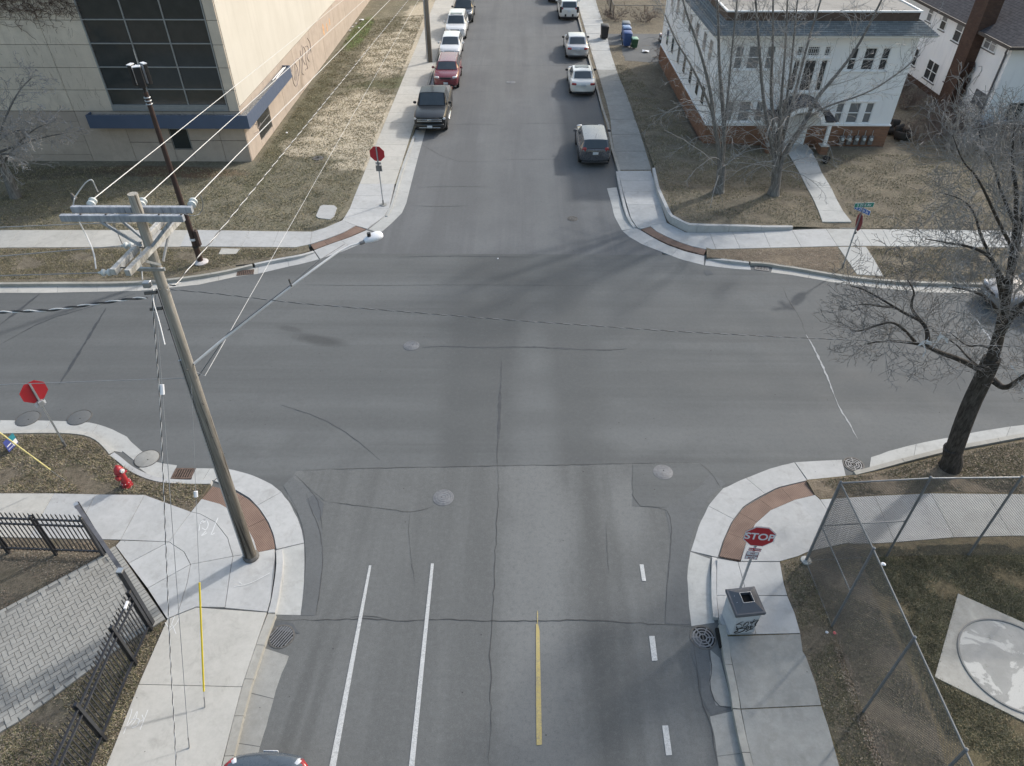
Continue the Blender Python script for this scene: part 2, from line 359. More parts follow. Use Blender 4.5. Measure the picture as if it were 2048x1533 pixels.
def bark(name, c1, c2, zs=3.0):
    t = NT(name); n1 = t.noise(1, 5, .7, t.coord((14, 14, zs)))
    a = t.mix(c1, c2, t.rng(n1, .4, .68)); a = t.mix(a, sc(c1, .5), t.rng(t.vor(1, t.coord((16, 16, zs))), .25, .02))
    return t.fin(a, .95, n1, .9, .02, spec=.15)
M['bark'] = bark('dark_grey_bark', (.042, .037, .033), (.10, .09, .082))
M['barkpale'] = bark('pale_grey_bark', (.13, .125, .12), (.26, .25, .24))
M['twig'] = simple('grey_twig', (.19, .175, .165), .9, .25, 2)
M['twigpale'] = simple('pale_grey_twig', (.31, .30, .29), .9, .2, 2)
M['twigbrown'] = simple('brown_brush_twig', (.15, .115, .10), .9, .3, 2)
M['wood'] = bark('weathered_pole_wood', (.105, .095, .082), (.30, .285, .26), .5)
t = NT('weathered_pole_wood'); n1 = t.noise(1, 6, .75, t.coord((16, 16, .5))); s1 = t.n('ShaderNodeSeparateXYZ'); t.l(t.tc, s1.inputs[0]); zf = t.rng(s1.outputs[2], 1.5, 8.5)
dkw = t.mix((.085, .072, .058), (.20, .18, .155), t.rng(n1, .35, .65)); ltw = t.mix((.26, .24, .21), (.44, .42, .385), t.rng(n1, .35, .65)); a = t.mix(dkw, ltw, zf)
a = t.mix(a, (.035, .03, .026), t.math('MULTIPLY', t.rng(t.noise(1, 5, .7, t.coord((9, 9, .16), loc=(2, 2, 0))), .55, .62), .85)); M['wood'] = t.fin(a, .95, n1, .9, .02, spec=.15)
M['woodpale'] = bark('bleached_crossarm_wood', (.36, .355, .34), (.56, .56, .55), 1.5)
M['woodblue'] = bark('grey_crossarm_wood', (.28, .30, .335), (.42, .445, .48), 1.5)
M['brownpole'] = simple('dark_brown_painted_steel', (.050, .030, .026), .45, .2, 5)
M['porcelain'] = simple('grey_porcelain', (.55, .58, .58), .3, .05)
M['wire'] = simple('pale_aluminium_wire', (.62, .62, .62), .5, .05)
M['wiregrey'] = simple('grey_cable', (.26, .27, .28), .6, .1)
M['wireblack'] = simple('black_cable', (.03, .03, .032), .6, .1)
M['yellow'] = simple('yellow_plastic_guard', (.72, .56, .03), .5, .05)
def glass(name, col, rough=.06, spec=.7, dirt=.1):
    t = NT(name); a = t.mix(col, tuple(c + .05 for c in col), t.math('MULTIPLY', t.rng(t.noise(2.2, 5), .4, .8), dirt * 3))
    return t.fin(a, t.rng(t.noise(3), .3, .7, rough, rough + .07), None, spec=spec)
M['glass'] = glass('car_glass', (.045, .055, .062), .12, .8)
M['glassbld'] = glass('dark_window_glass', (.028, .035, .037), .06, .9, .08)
M['glassgrey'] = glass('curtained_window_glass', (.17, .18, .19), .12, .5)
M['glasshouse'] = glass('house_window_glass', (.035, .038, .042), .08, .6)
M['redlens'] = paint('red_lamp_lens', (.30, .012, .015), .2, .5)
M['clearlens'] = paint('clear_lamp_lens', (.62, .63, .66), .15, .8)
M['plate'] = simple('licence_plate_face', (.55, .58, .62), .5, .1, 40)
# ================================================================ GROUND, ROADS, PAVEMENTS
ZL = .12; ZS = .135; ZG = .006
def res(pts, n):
    pts = [Vector(p) for p in pts]; L = [0]
    for i in range(1, len(pts)): L.append(L[-1] + (pts[i] - pts[i - 1]).length)
    out = []
    for k in range(n):
        s = L[-1] * k / (n - 1); i = 1
        while i < len(pts) - 1 and L[i] < s: i += 1
        w = (s - L[i - 1]) / max(1e-9, L[i] - L[i - 1]); out.append(pts[i - 1].lerp(pts[i], w))
    return out
def smooth_line(pts, k=2):
    pts = [Vector(p) for p in pts]
    for _ in range(k):
        o = [pts[0]]
        for a, b in zip(pts[:-1], pts[1:]): o += [a.lerp(b, .25), a.lerp(b, .75)]
        pts = o + [pts[-1]]
    return pts
def offs(pts, d):
    pts = [Vector(p) for p in pts]; o = []
    for i in range(len(pts)):
        t = pts[min(i + 1, len(pts) - 1)] - pts[max(i - 1, 0)]; t = nv((t.x, t.y, 0)); o.append(pts[i] + Vector((-t.y, t.x, 0)) * d)
    return o
def band(parent, name, m, A, B, k, th=.14, gap=.006, sub=5, rough=0.0, **kw):
    n = k * sub + 1; A = res(A, n); B = res(B, n)
    for i in range(k):
        a = A[i * sub:(i + 1) * sub + 1]; b = B[i * sub:(i + 1) * sub + 1]
        def cut(l):
            l = [p.copy() for p in l]; l[0] = l[0] + nv(l[1] - l[0]) * gap; l[-1] = l[-1] - nv(l[-1] - l[-2]) * gap; return l
        a = cut(a); b = cut(b)
        if rough:
            for q in b[1:-1]: q.x += random.uniform(-rough, rough); q.y += random.uniform(-rough, rough)
        v = [tuple(p) for p in a + b]; w = [(p[0], p[1], p[2] - th) for p in v]; h = len(v); s_ = sub + 1; mb = MB(); vs = v + w; fs = []
        for j in range(sub):
            fs.append((j, j + 1, s_ + j + 1, s_ + j)); fs.append((h + j + 1, h + j, h + s_ + j, h + s_ + j + 1))
            fs.append((j + 1, j, h + j, h + j + 1)); fs.append((s_ + j, s_ + j + 1, h + s_ + j + 1, h + s_ + j))
        fs.append((0, s_, h + s_, h)); fs.append((s_ + sub, sub, h + sub, h + s_ + sub)); mb.add(vs, fs)
        me = mb.mesh(name, m); bm = bmesh.new(); bm.from_mesh(me); bmesh.ops.recalc_face_normals(bm, faces=bm.faces); bm.to_mesh(me); bm.free()
        place(me, name, parent, **kw)
def slabs(parent, m, polys, z=ZS, g=.007, th=.16):
    for p in polys: MB().slab(inset(PX(p, z), g), th).build('slab', m, parent)
def P3(l, z): return [Vector(q) for q in PX(l, z)]

ground = sheet('ground', [(-500, -60, 0), (500, -60, 0), (500, 1200, 0), (-500, 1200, 0)], M['lawn_dark'], -.05, kind='structure')
road = E('road', kind='structure')
YJ = G(1024, 935)[1]     # joint where the old coarse asphalt meets the newer one
sheet('asphalt_surface', [(-90, YJ - 3.2, 0), (90, YJ - 3.2, 0), (90, 28.2, 0), (-90, 28.2, 0)], M['asph_far'], 0.0, road)
sheet('asphalt_surface', [(-8.2, 28.2, 0), (6.6, 28.2, 0), (6.6, 400, 0), (-8.2, 400, 0)], M['asph_ns'], 0.0, road)
near = PX([(592, 942), (700, 938), (870, 935), (995, 932), (1140, 931), (1260, 927), (1398, 926), (1424, 945), (1450, 985)], 0) + [(4.9, 13, 0), (7.2, 13, 0), (7.2, -20, 0), (-8.2, -20, 0), (-8.2, 13, 0), (-6.6, 13, 0)] + PX([(575, 975)], 0)
sheet('asphalt_surface', [(p[0], p[1], 0) for p in near], M['asph_near'], .004, road)
PZ = [.0075]
def patch(px, m, z=.008):
    PZ[0] += .0007; z = PZ[0]
    sheet('asphalt_patch', dense(PX(px, 0), .18, .012, True), m, z, road)
patch([(1265, 931), (1398, 928), (1424, 948), (1400, 975), (1345, 1016), (1330, 1016), (1265, 1013)], M['asph_far'])
patch([(1330, 1018), (1400, 974), (1424, 946), (1452, 968), (1425, 990), (1398, 1030), (1382, 1080), (1373, 1140), (1377, 1210), (1382, 1250), (1330, 1247), (1335, 1150), (1343, 1080)], M['asph_patch'], .008)
patch([(567, 972), (590, 950), (612, 972), (640, 1005), (636, 1040), (645, 1062), (647, 1120), (640, 1180), (630, 1232), (602, 1232), (608, 1180), (611, 1110), (605, 1060), (592, 1015)], M['asph_patch'], .008)
patch([(585, 955), (612, 945), (664, 970), (650, 1003), (612, 972)], M['asph_near'], .012)
patch([(612, 1000), (628, 990), (648, 1008), (645, 1030), (638, 1045)], M['asph_dark'], .012)
patch([(1382, 1256), (1415, 1300), (1421, 1340), (1416, 1370), (1430, 1412), (1460, 1418), (1424, 1432), (1404, 1400), (1399, 1352), (1382, 1310)], M['asph_patch'], .008)
patch([(1407, 542), (1420, 541), (1427, 549), (1412, 552)], M['asph_dark'], .006)
patch([(545, 1240), (585, 1247), (600, 1268), (560, 1262)], M['asph_dark'], .010)

def line(px, w, m='crack', name='crack', jit=.02, z=.014, step=.16, zig=True, taper=True):
    p = dense(smooth_line(PX(px, 0), 1), step, jit); n = len(p)
    ws = [w * random.uniform(.5, 1.4) * (min(1, .25 + 4 * min(i, n - 1 - i) / n) if taper else 1) for i in range(n)]
    mb = MB(); ribbon_quad(mb, p, ws, z); mb.build(name, M[m], road)
line([(592, 942), (700, 938), (870, 935), (995, 932), (1140, 931), (1285, 927), (1398, 926)], .016, jit=.012)
line([(995, 932), (997, 980), (993, 1060), (990, 1130), (985, 1240), (980, 1300), (982, 1400), (978, 1533)], .016, jit=.03)
line([(1003, 722), (1002, 760), (1000, 790)], .035, 'seal', 'sealed_crack', .012, .006)
line([(1000, 785), (999, 830), (997, 878)], .10, 'seal', 'sealed_crack', .01, .006, taper=False)
line([(997, 878), (994, 905), (995, 932)], .014, jit=.02)
line([(845, 695), (900, 693), (960, 696), (1060, 694), (1130, 698), (1225, 702)], .075, 'seal', 'sealed_crack', .015, .006)
line([(800, 515), (900, 512), (990, 514), (1070, 515)], .045, 'seal', 'sealed_crack', .015, .006)
line([(600, 570), (760, 572), (900, 570), (1080, 571), (1200, 572)], .02, 'crack', 'crack', .02, .006)
line([(650, 1003), (740, 1015), (770, 1018), (815, 1026), (850, 1020), (868, 1012)], .014, jit=.03)
line([(820, 1026), (817, 1060), (822, 1110), (830, 1170)], .008, jit=.02)
line([(590, 950), (625, 985), (640, 1010), (645, 1060)], .014, jit=.015)
line([(560, 980), (590, 1015), (608, 1060), (612, 1120), (606, 1200)], .012, jit=.006)
line([(612, 985), (622, 1020), (640, 1060), (647, 1110), (640, 1185), (632, 1232)], .016, jit=.012)
line([(550, 1240), (600, 1242), (690, 1240), (760, 1238), (800, 1244), (850, 1240), (960, 1241), (1060, 1244), (1180, 1240), (1300, 1249), (1345, 1250), (1385, 1255)], .02, jit=.03)
line([(700, 1235), (740, 1232), (780, 1240)], .012, jit=.03)
line([(1265, 931), (1265, 1013), (1330, 1016), (1343, 1040), (1342, 1100), (1334, 1180), (1330, 1247)], .013, jit=.02)
line([(1398, 926), (1424, 948), (1440, 975)], .012, jit=.01)
line([(1385, 1265), (1392, 1330), (1400, 1400), (1422, 1450), (1435, 1533)], .016, jit=.02)
line([(1418, 1300), (1424, 1340), (1418, 1370), (1432, 1412), (1462, 1417)], .018, jit=.015)
line([(1212, 1050), (1215, 1100), (1218, 1150)], .008, jit=.02)
line([(212, 617), (180, 670), (150, 720), (118, 770)], .10, 'seal', 'sealed_crack', .02, .006)
line([(270, 588), (190, 612), (90, 640), (0, 690)], .05, 'seal', 'sealed_crack', .02, .006)
line([(80, 588), (40, 620), (0, 650)], .12, 'seal', 'sealed_crack', .02, .006)
line([(1566, 576), (1575, 600), (1600, 635), (1612, 670)], .035, 'seal', 'sealed_crack', .02, .006)
line([(1612, 670), (1630, 700), (1655, 755), (1668, 790)], .07, 'sealpale', 'sealed_crack', .02, .006)
line([(1668, 790), (1680, 820), (1700, 850), (1715, 878)], .045, 'sealpale', 'sealed_crack', .02, .006)
line([(1935, 620), (1960, 650), (1985, 685)], .06, 'sealpale', 'sealed_crack', .03, .006)
line([(560, 810), (640, 835), (700, 870), (760, 920)], .02, 'seal', 'sealed_crack', .01, .006)
line([(835, 285), (900, 322), (960, 325), (1010, 322)], .02, jit=.02, z=.006)
for (x0, x1, y) in [(838, 985, 375), (826, 940, 412), (900, 1010, 250), (915, 985, 185), (1000, 1150, 75), (1002, 1170, 133), (1030, 1150, 248), (1010, 1120, 320), (930, 1010, 133), (935, 1000, 79), (945, 1020, 38), (985, 1110, 20), (1195, 1255, 700)]:
    line([(x0, y), ((x0 + x1) / 2, y + random.uniform(-2, 2)), (x1, y + random.uniform(-2, 2))], .025, 'crack', 'crack', .02, .006)
def stripe(px, m, name='lane_line'): sheet(name, PX(px, 0), M[m], .016, road)
stripe([(738, 1132), (743, 1132), (672, 1533), (661, 1600), (648, 1600), (659, 1533)], 'white_line')
stripe([(862, 1128), (868, 1128), (829, 1533), (822, 1600), (811, 1600), (818, 1533)], 'white_line')
stripe([(1072, 1249), (1076, 1249), (1079, 1262), (1084, 1490), (1073, 1492), (1072, 1400)], 'yellow_line')
line([(1075, 1222), (1075, 1250)], .03, 'yellow_line', 'lane_line', .01, .016)
stripe([(1279, 1130), (1287, 1130), (1292, 1163), (1284, 1163)], 'white_line')
stripe([(1298, 1273), (1309, 1273), (1315, 1322), (1304, 1323)], 'white_line')
stripe([(1324, 1452), (1336, 1452), (1344, 1511), (1332, 1512)], 'white_line')

# ---- raised land of the four corner blocks (kerb to kerb)
XW = G(829, 264, ZL)[0]; XE = G(1210, 245, ZL)[0]
nw_kerb = PX([(802, 337), (793, 368)], ZL)
lawnNW = [(XW, 300, ZL), (XW, 45, ZL)] + nw_kerb + PX([(719, 368), (699.5, 417), (690.5, 432), (674, 445.5), (650, 456), (624.5, 463), (617, 490), (599, 510), (513, 526), (504, 528), (442, 543), (345, 557.5), (247, 564), (100, 564), (0, 565)], ZL) + [(-90, G(0, 565, ZL)[1], ZL), (-90, 300, ZL)]
def land(name, poly, m, th=.2):
    mb = MB(); p = ccw(poly); n = len(p)
    me = bpy.data.meshes.new(name); bm = bmesh.new(); vs = [bm.verts.new(q) for q in p]; lo = [bm.verts.new((q[0], q[1], q[2] - th)) for q in p]
    f = bm.faces.new(vs)
    for i in range(n): bm.faces.new((vs[i], lo[i], lo[(i + 1) % n], vs[(i + 1) % n]))
    bm.normal_update(); bmesh.ops.triangulate(bm, faces=[f], ngon_method='EAR_CLIP'); bm.to_mesh(me); bm.free(); me.materials.append(m)
    return place(me, name, kind='structure')
land('lawn', lawnNW, M['lawn_nw'])
NE_in = [(1303, 342), (1311, 385), (1321.5, 412), (1335, 445), (1372, 465), (1410, 466)]
lawnNE = [(XE, 300, ZL), (XE, 44, ZL)] + PX([(1222, 300), (1238, 341)] + NE_in + [(1413, 499), (1414, 515), (1497, 524), (1564, 530), (1586, 532.5), (1666, 547), (1741, 556.6), (1821, 562), (1901, 564.6), (1995, 566), (2048, 566)], ZL) + [(90, G(2048, 566, ZL)[1], ZL), (90, 300, ZL)]
land('lawn', lawnNE, M['lawn'])
SW_top = [(0, 867), (122, 866), (171, 871), (196, 883), (215, 902), (235, 920), (264, 943), (293, 957), (323, 965), (367, 966), (421, 968)]
lawnSW = PX(SW_top, ZL) + PX([(382, 1024), (337, 1084), (238, 1081), (231, 1092), (332, 1240), (330, 1243), (278, 1368), (243, 1452), (212, 1533), (190, 1600)], ZL) + [(-60, 5, ZL), (-60, G(0, 867, ZL)[1], ZL)]
land('lawn', lawnSW, M['track_dirt'])
SE_e = [(1614, 960), (1692, 952), (1712, 950), (1753, 943), (1889, 909), (2048, 879)]
lawnSE = PX(SE_e, ZL) + [(60, G(2048, 879, ZL)[1] + 2, ZL), (60, -10, ZL), (4.7, -10, ZL)] + PX([(1515, 1600), (1493, 1477), (1476, 1382), (1462, 1320), (1452, 1270), (1601, 1266), (1589, 1225), (1575, 1191), (1568, 1167), (1560, 1123), (1596, 1113), (1616, 1104), (1677, 1090), (1698, 1086), (1641, 999), (1630, 990)], ZL)
land('lawn', lawnSE, M['lawn_se'])
# leaf-strewn strip between pavement and chain-link, verge soils
sheet('soil_strip', dense(PX([(1560, 1128), (1596, 1115), (1616, 1106), (1700, 1092), (1716, 1100), (1742, 1180), (1800, 1300), (1870, 1450), (1900, 1560), (1700, 1560), (1657, 1453), (1633, 1371), (1606, 1304), (1589, 1225), (1575, 1191)], ZL), .4, .03, True), M['track_dirt'], ZL + .005, kind='structure')
sheet('soil_strip', PX([(1614, 962), (1692, 954), (1753, 945), (1889, 911), (2048, 881), (2048, 986), (1862, 984), (1640, 997), (1630, 990)], ZL), M['verge'], ZL + .005, kind='structure')
sheet('soil_strip', PX([(1413, 501), (1414, 514), (1497, 523), (1586, 532.5), (1666, 547), (1680, 550), (1676, 494), (1600, 497), (1446, 500)], ZL), M['verge'], ZL + .005, kind='structure')
sheet('soil_strip', PX([(0, 497), (359, 494), (599, 497), (616, 492), (620, 502), (599, 509), (513, 525), (442, 542), (345, 556), (247, 562), (0, 563)], ZL), M['lawn'], ZL + .005, kind='structure')

# ---- NORTH-WEST pavement
nw = E('sidewalk', kind='structure')
def lerp2(a, b, t): return tuple(p + (q - p) * t for p, q in zip(a, b))
ys = [G(719, 368, ZS)[1] + 1.83 * i for i in range(60)]
XL = G(719, 368, ZS)[0]; XI = G(778.7, 211, ZS)[0]
for i in range(len(ys) - 1):
    MB().slab(inset([(XL - .0, ys[i], ZS), (XW - .16, ys[i], ZS), (XW - .16, ys[i + 1], ZS), (XL, ys[i + 1], ZS)], .007), .16).build('slab', M['conc_beige'], nw)
zz = ZS
slabs(nw, M['conc_new'], [[(719, 368), (789, 368), (784, 392), (709, 392)], [(709, 392), (784, 392), (778, 417, .1), (699.5, 417)],
    [(699.5, 417), (778, 417, .1), (768, 433, .06), (734, 458, .03), (711.5, 451.5, .09), (684.5, 441), (690.5, 432)],
    [(684.5, 441), (711.5, 451.5, .09), (687.5, 465, .09), (657.5, 477, .09), (620, 489, .128), (624, 463.5), (650, 456), (674, 445.5)],
    [(624, 463.5), (620, 489, .13), (590, 495), (544, 494.5), (557, 463)], [(557, 463), (544, 494.5), (482, 494), (499, 462)], [(499, 462), (482, 494), (423, 493.5), (442, 461)], [(442, 461), (423, 493.5), (360, 493), (376, 460)]], zz)
xs = [(376, 360), (318, 296), (259, 232), (199, 172), (146, 120), (93, 66), (40, 12), (-15, -45), (-70, -100)]
slabs(nw, M['conc_beige'], [[(a, 460.5), (b, 494 + i * .3), (d, 494 + i * .3), (c, 460.5)] for i, ((a, b), (c, d)) in enumerate(zip(xs[:-1], xs[1:]))], zz)
band(nw, 'tactile_panel', M['tactile'], PX([(711.5, 452.5), (687.5, 466), (657.5, 478), (621, 490)], .09), PX([(732, 459), (700, 474), (665, 486), (628, 499.5)], .035), 4, .1, .004, 4)
MB().slab(dense(PX([(640, 413), (646, 410), (668, 411), (674, 416), (668, 433), (660, 439), (636, 436), (632, 432)], ZL + .03), 2), .1).build('utility_pad', M['conc_new'], nw)
MB().slab(PX([(443, 497), (480, 498), (472, 508), (437, 509)], ZL + .02), .1).build('utility_pad', M['conc_beige'], nw)
# ---- NORTH-EAST pavement
ne = E('sidewalk', kind='structure')
slabs(ne, M['conc_new'], [[(1236, 342), (1302, 342), (1308, 362), (1241, 362)], [(1241, 362), (1308, 362), (1315, 384), (1246, 384)], [(1246, 384), (1315, 384), (1322, 410), (1254, 410)],
    [(1254, 410), (1322, 410), (1334, 446), (1274, 455, .07), (1262, 437, .1)],
    [(1274, 455, .06), (1334, 446), (1372, 465), (1410, 466), (1419, 465.5), (1432, 498.5), (1412.8, 499, .1), (1385, 493, .09), (1360.5, 485, .09), (1336, 474.6, .09), (1313, 463, .09), (1301, 453, .09), (1282, 458, .06)],
    [(1419, 465.5), (1465, 464.5), (1480.5, 497.5), (1432, 498.5)], [(1465, 464.5), (1527, 463), (1541, 496), (1480.5, 497.5)], [(1527, 463), (1584, 460), (1603, 494.5), (1541, 496)], [(1584, 460), (1652.5, 458), (1675, 492.5), (1603, 494.5)]], zz)
slabs(ne, M['conc_mid'], [[(1652.5, 458), (1722, 459), (1745, 492), (1675, 492.5)], [(1722, 459), (1765, 459), (1783, 493), (1745, 492)], [(1765, 459), (1830, 459), (1852, 493), (1783, 493)], [(1830, 459), (1893, 460), (1918, 494), (1852, 493)], [(1893, 460), (1958, 461), (1986, 495), (1918, 494)], [(1958, 461), (2025, 462), (2055, 495), (1986, 495)], [(2025, 462), (2092, 463), (2124, 496), (2055, 495)]], zz)
slabs(ne, M['conc_mid'], [[(1676, 494), (1732, 494), (1749, 520), (1695, 521)], [(1695, 521), (1749, 520), (1767, 553), (1714, 549)]], ZS)
band(ne, 'tactile_panel', M['tactile'], PX([(1301, 454), (1313, 464), (1336, 475.6), (1360.5, 486), (1385, 494), (1412.8, 500)], .09), PX([(1282, 459), (1307, 474), (1336, 488), (1370.7, 500), (1390, 505), (1407.6, 510.5)], .035), 6, .1, .004, 3)
# old walk northwards, heaved slabs
L_ = [(1236, 340), (1224, 281), (1220, 232), (1210, 196), (1196, 147), (1183.5, 108), (1172, 66), (1160, 25), (1154, 0)]
R_ = [(1303, 340), (1281, 269), (1268, 232), (1256, 196), (1237, 152), (1222, 108), (1212, 62), (1197, 20), (1191, 0)]
n_ = 17; LL = res(P3(L_, ZS), n_); RR = res(P3(R_, ZS), n_)
for i in range(n_ - 1):
    h = [random.uniform(-.012, .012) for _ in range(4)]
    p = [LL[i], RR[i], RR[i + 1], LL[i + 1]]; MB().slab(inset([(q.x, q.y, q.z + .01 + e) for q, e in zip(p, h)], .01), .16).build('slab', M['conc_mid' if i > 6 else 'conc_old'], ne)
for i in range(40):
    y0 = RR[-1].y + i * 1.6; MB().slab([(LL[-1].x + .1, y0 + .01, ZS), (RR[-1].x, y0 + .01, ZS), (RR[-1].x, y0 + 1.59, ZS), (LL[-1].x + .1, y0 + 1.59, ZS)], .16).build('slab', M['conc_mid'], ne)
sheet('alley', dense([(5.75, 62.4, 0), (7.2, 62.6, 0), (20, 62.8, 0), (20, 66.4, 0), (8.2, 66.2, 0), (5.3, 66.8, 0)], .5, .06, True), M['asph_patch'], ZL + .012, kind='structure')
sheet('alley', dense([(8.3, 58.2, 0), (11.3, 57.6, 0), (16, 58, 0), (16, 62.7, 0), (8.5, 62.5, 0)], .5, .08, True), M['asph_patch'], ZL + .008, kind='structure')
# house walk
wk = E('garden_path', kind='structure')
MB().slab(PX([(1676, 449), (1706, 449), (1712, 457), (1680, 457)], ZS), .1).build('step', M['conc_mid'], wk)
# ---- retaining kerb on the north-east corner
rk = E('retaining_kerb', kind='structure')
bot = [(1303, 342), (1311, 385), (1321.5, 412), (1335, 445), (1372, 465), (1410, 466), (1487.6, 464), (1529, 463), (1584, 460.5)]
hts = [.14, .24, .29, .36, .38, .36, .27, .2, .14]
fr = [Vector(G(u, v, ZS)) for u, v in bot]; fr = [Vector((p.x + .03, p.y + .02, ZS + h)) for p, h in zip(fr, hts)]
band(rk, 'kerb_stone', M['conc_new'], fr, [p + Vector((.16, .1, 0)) if i < 4 else p + Vector((.02, .19, 0)) for i, p in enumerate(fr)], 8, .5, .006, 4)
# lawn bank behind it, rising to the house
def grid_poly(name, pts_rows, m, **k):
    mb = MB(); nr = len(pts_rows); nc = len(pts_rows[0]); vs = [p for r in pts_rows for p in r]
    mb.add(vs, [(i * nc + j, i * nc + j + 1, (i + 1) * nc + j + 1, (i + 1) * nc + j) for i in range(nr - 1) for j in range(nc - 1)])
    return mb.build(name, m, smooth=True, **k)
bk = [Vector((p.x + .15, p.y + .12, p.z - .02)) for p in fr]
row0 = [Vector((XE + 2.05, 57, ZL + .02)), Vector((XE + 1.95, 50, ZL + .02)), Vector((XE + 2.1, 44, ZL + .03))] + bk + [Vector(G(1650, 456, ZL + .02)), Vector(G(1800, 457, ZL + .02)), Vector(G(2048, 460, ZL + .02)), Vector((45, 32.4, ZL + .02))]
row0 = res(row0, 60); tgt = res([Vector((10.7, 57, .14)), Vector((10.7, 49, .2)), Vector((10.7, 41, .3)), Vector((14, 40.6, .26)), Vector((22, 40.7, .16)), Vector((29, 44, .16)), Vector((45, 44, .16))], 60)
rows = []
for t in [0, .06, .15, .3, .5, .75, 1]:
    e = 1 - (1 - t) ** 2; rows.append([(a.x + (b.x - a.x) * t, a.y + (b.y - a.y) * t, a.z + (b.z - a.z) * e + .07 * math.sin(math.pi * t)) for a, b in zip(row0, tgt)])
bank = grid_poly('lawn_bank', rows, M['lawn'], kind='structure')
bank.data.flip_normals()

# ---- SOUTH-WEST pavement
sw = E('sidewalk', kind='structure')
slabs(sw, M['conc_beige'], [[(0, 987), (108, 987), (57, 1076), (-60, 1074), (-60, 987)], [(334, 1239), (355, 1230), (393, 1215), (534, 1225), (484, 1374), (277, 1369)], [(277, 1369), (484, 1374), (441, 1540), (425, 1600), (190, 1600), (212, 1533)]], zz)
slabs(sw, M['conc_new'], [[(108, 987), (191, 989), (145, 1078), (57, 1076)], [(191, 989), (289, 990), (241, 1080), (145, 1078)], [(289, 990), (382, 1024), (338, 1084), (241, 1080)],
    [(241, 1081), (338, 1084), (257, 1127), (231, 1092)], [(257, 1127), (338, 1084), (368, 1104), (381, 1129), (295, 1177)], [(295, 1177), (381, 1129), (374, 1167), (355, 1229), (334, 1238)],
    [(338, 1084), (382, 1024), (400, 1028), (431, 1045), (455, 1076), (466, 1113), (381, 1129), (368, 1104)],
    [(382, 1024), (403, 998), (440, 1008, .12), (470, 1025, .11), (493, 1052, .1), (508, 1080, .1), (515, 1105, .11), (466, 1113), (455, 1076), (431, 1045), (400, 1028)],
    [(381, 1129), (466, 1113), (460, 1146), (450, 1215), (393, 1214), (355, 1229), (374, 1167)],
    [(466, 1113), (515, 1105, .11), (549, 1098, .07), (550, 1115, .09), (548, 1145), (541, 1200), (534, 1224), (450, 1216), (460, 1146)]], zz)
band(sw, 'tactile_panel', M['tactile'], PX([(403, 999), (440, 1009), (470, 1026), (493, 1053), (508, 1081), (515, 1105)], .095), PX([(425, 973), (472, 985), (497, 999), (517, 1018), (535, 1046), (546, 1073), (550, 1098)], .035), 3, .1, .006, 6)
# ---- SOUTH-EAST pavement
se = E('sidewalk', kind='structure')
slabs(se, M['conc_new'], [[(1481, 1123), (1493, 1082, .1), (1510, 1048, .1), (1541, 1020.6, .1), (1589, 1000, .1), (1630, 990, .12), (1640, 999), (1700, 1086), (1677, 1090), (1616, 1104), (1596, 1113), (1560, 1123)],
    [(1640, 999), (1749, 992), (1790, 1085), (1759, 1087), (1700, 1088)], [(1749, 992), (1862, 987), (1909, 1075), (1790, 1085)],
    [(1434, 1117), (1476, 1124), (1494, 1191), (1433, 1191)], [(1476, 1124), (1560, 1124), (1568, 1167), (1575, 1191), (1494, 1191)], [(1433, 1191), (1494, 1191), (1512, 1269), (1456, 1270), (1438, 1240)], [(1494, 1191), (1575, 1192), (1589, 1225), (1601, 1267), (1512, 1269)]], zz)
slabs(se, M['conc_mid'], [[(1862, 987), (1974, 988), (2024, 1072), (1909, 1075)], [(1974, 988), (2090, 989), (2150, 1072), (2024, 1072)]], zz)
slabs(se, M['conc_old'], [[(1453, 1273), (1601, 1268), (1606, 1304), (1612, 1313), (1633, 1371), (1643, 1411), (1482, 1418), (1476, 1382), (1463, 1320)], [(1482, 1419), (1643, 1412), (1657, 1453), (1679, 1533), (1700, 1600), (1526, 1600), (1507, 1533), (1493, 1477)]], zz)
band(se, 'tactile_panel', M['tactile'], PX([(1482, 1121), (1493, 1082), (1510, 1048), (1541, 1020.6), (1589, 1000), (1630, 990)], .095), PX([(1439, 1113), (1448, 1082), (1465, 1044.5), (1488, 1015), (1516, 999), (1556, 977), (1613, 963)], .035), 5, .1, .003, 5)

# ---- kerbs and gutters: one structure each corner
def kerb(parent, line, m, k, w=.15, z=.14, side=1, th=.2):
    A = smooth_line(P3(line, z), 2); band(parent, 'kerb_stone', m, A, offs(A, w * side), k, th, .006, 6)
kg = E('kerb', kind='structure')                  # NW
kl = [Vector((XW - .15, 300, .14)), Vector((XW - .15, 60, .14)), Vector((XW - .15, 45, .14))]; band(kg, 'kerb_stone', M['conc_kerb'], kl, offs(kl, .15), 60, .2, .005, 2)
kerb(kg, [(826, 272), (802, 337), (792, 370), (780, 415, .08), (770, 432, .05)], M['conc_mid'], 4, .13)
kerb(kg, [(0, 565), (100, 564), (247, 564), (345, 557.5), (442, 543), (504, 528)], M['conc_kerb'], 6, .15, side=-1)
kerb(kg, [(508, 527), (560, 516), (599, 510), (626, 502, .06)], M['conc_new'], 2, .15, side=-1)
band(kg, 'gutter', M['conc_mid'], [Vector((XW, 130, .012))] + P3([(829, 264), (804, 337), (794, 370), (783, 415), (772, 432), (737, 459)], .012), [Vector((XW + .62, 130, .006))] + P3([(846, 279), (832, 330), (822, 369), (810, 417), (800, 432), (760, 467)], .006), 22, .1, .006, 4)
band(kg, 'gutter', M['conc_new'], P3([(733, 461), (700, 475), (665, 487), (628, 501)], .03), P3([(757, 470), (725, 486), (687.5, 502.5), (640, 518)], .008), 2, .1, .006, 6)
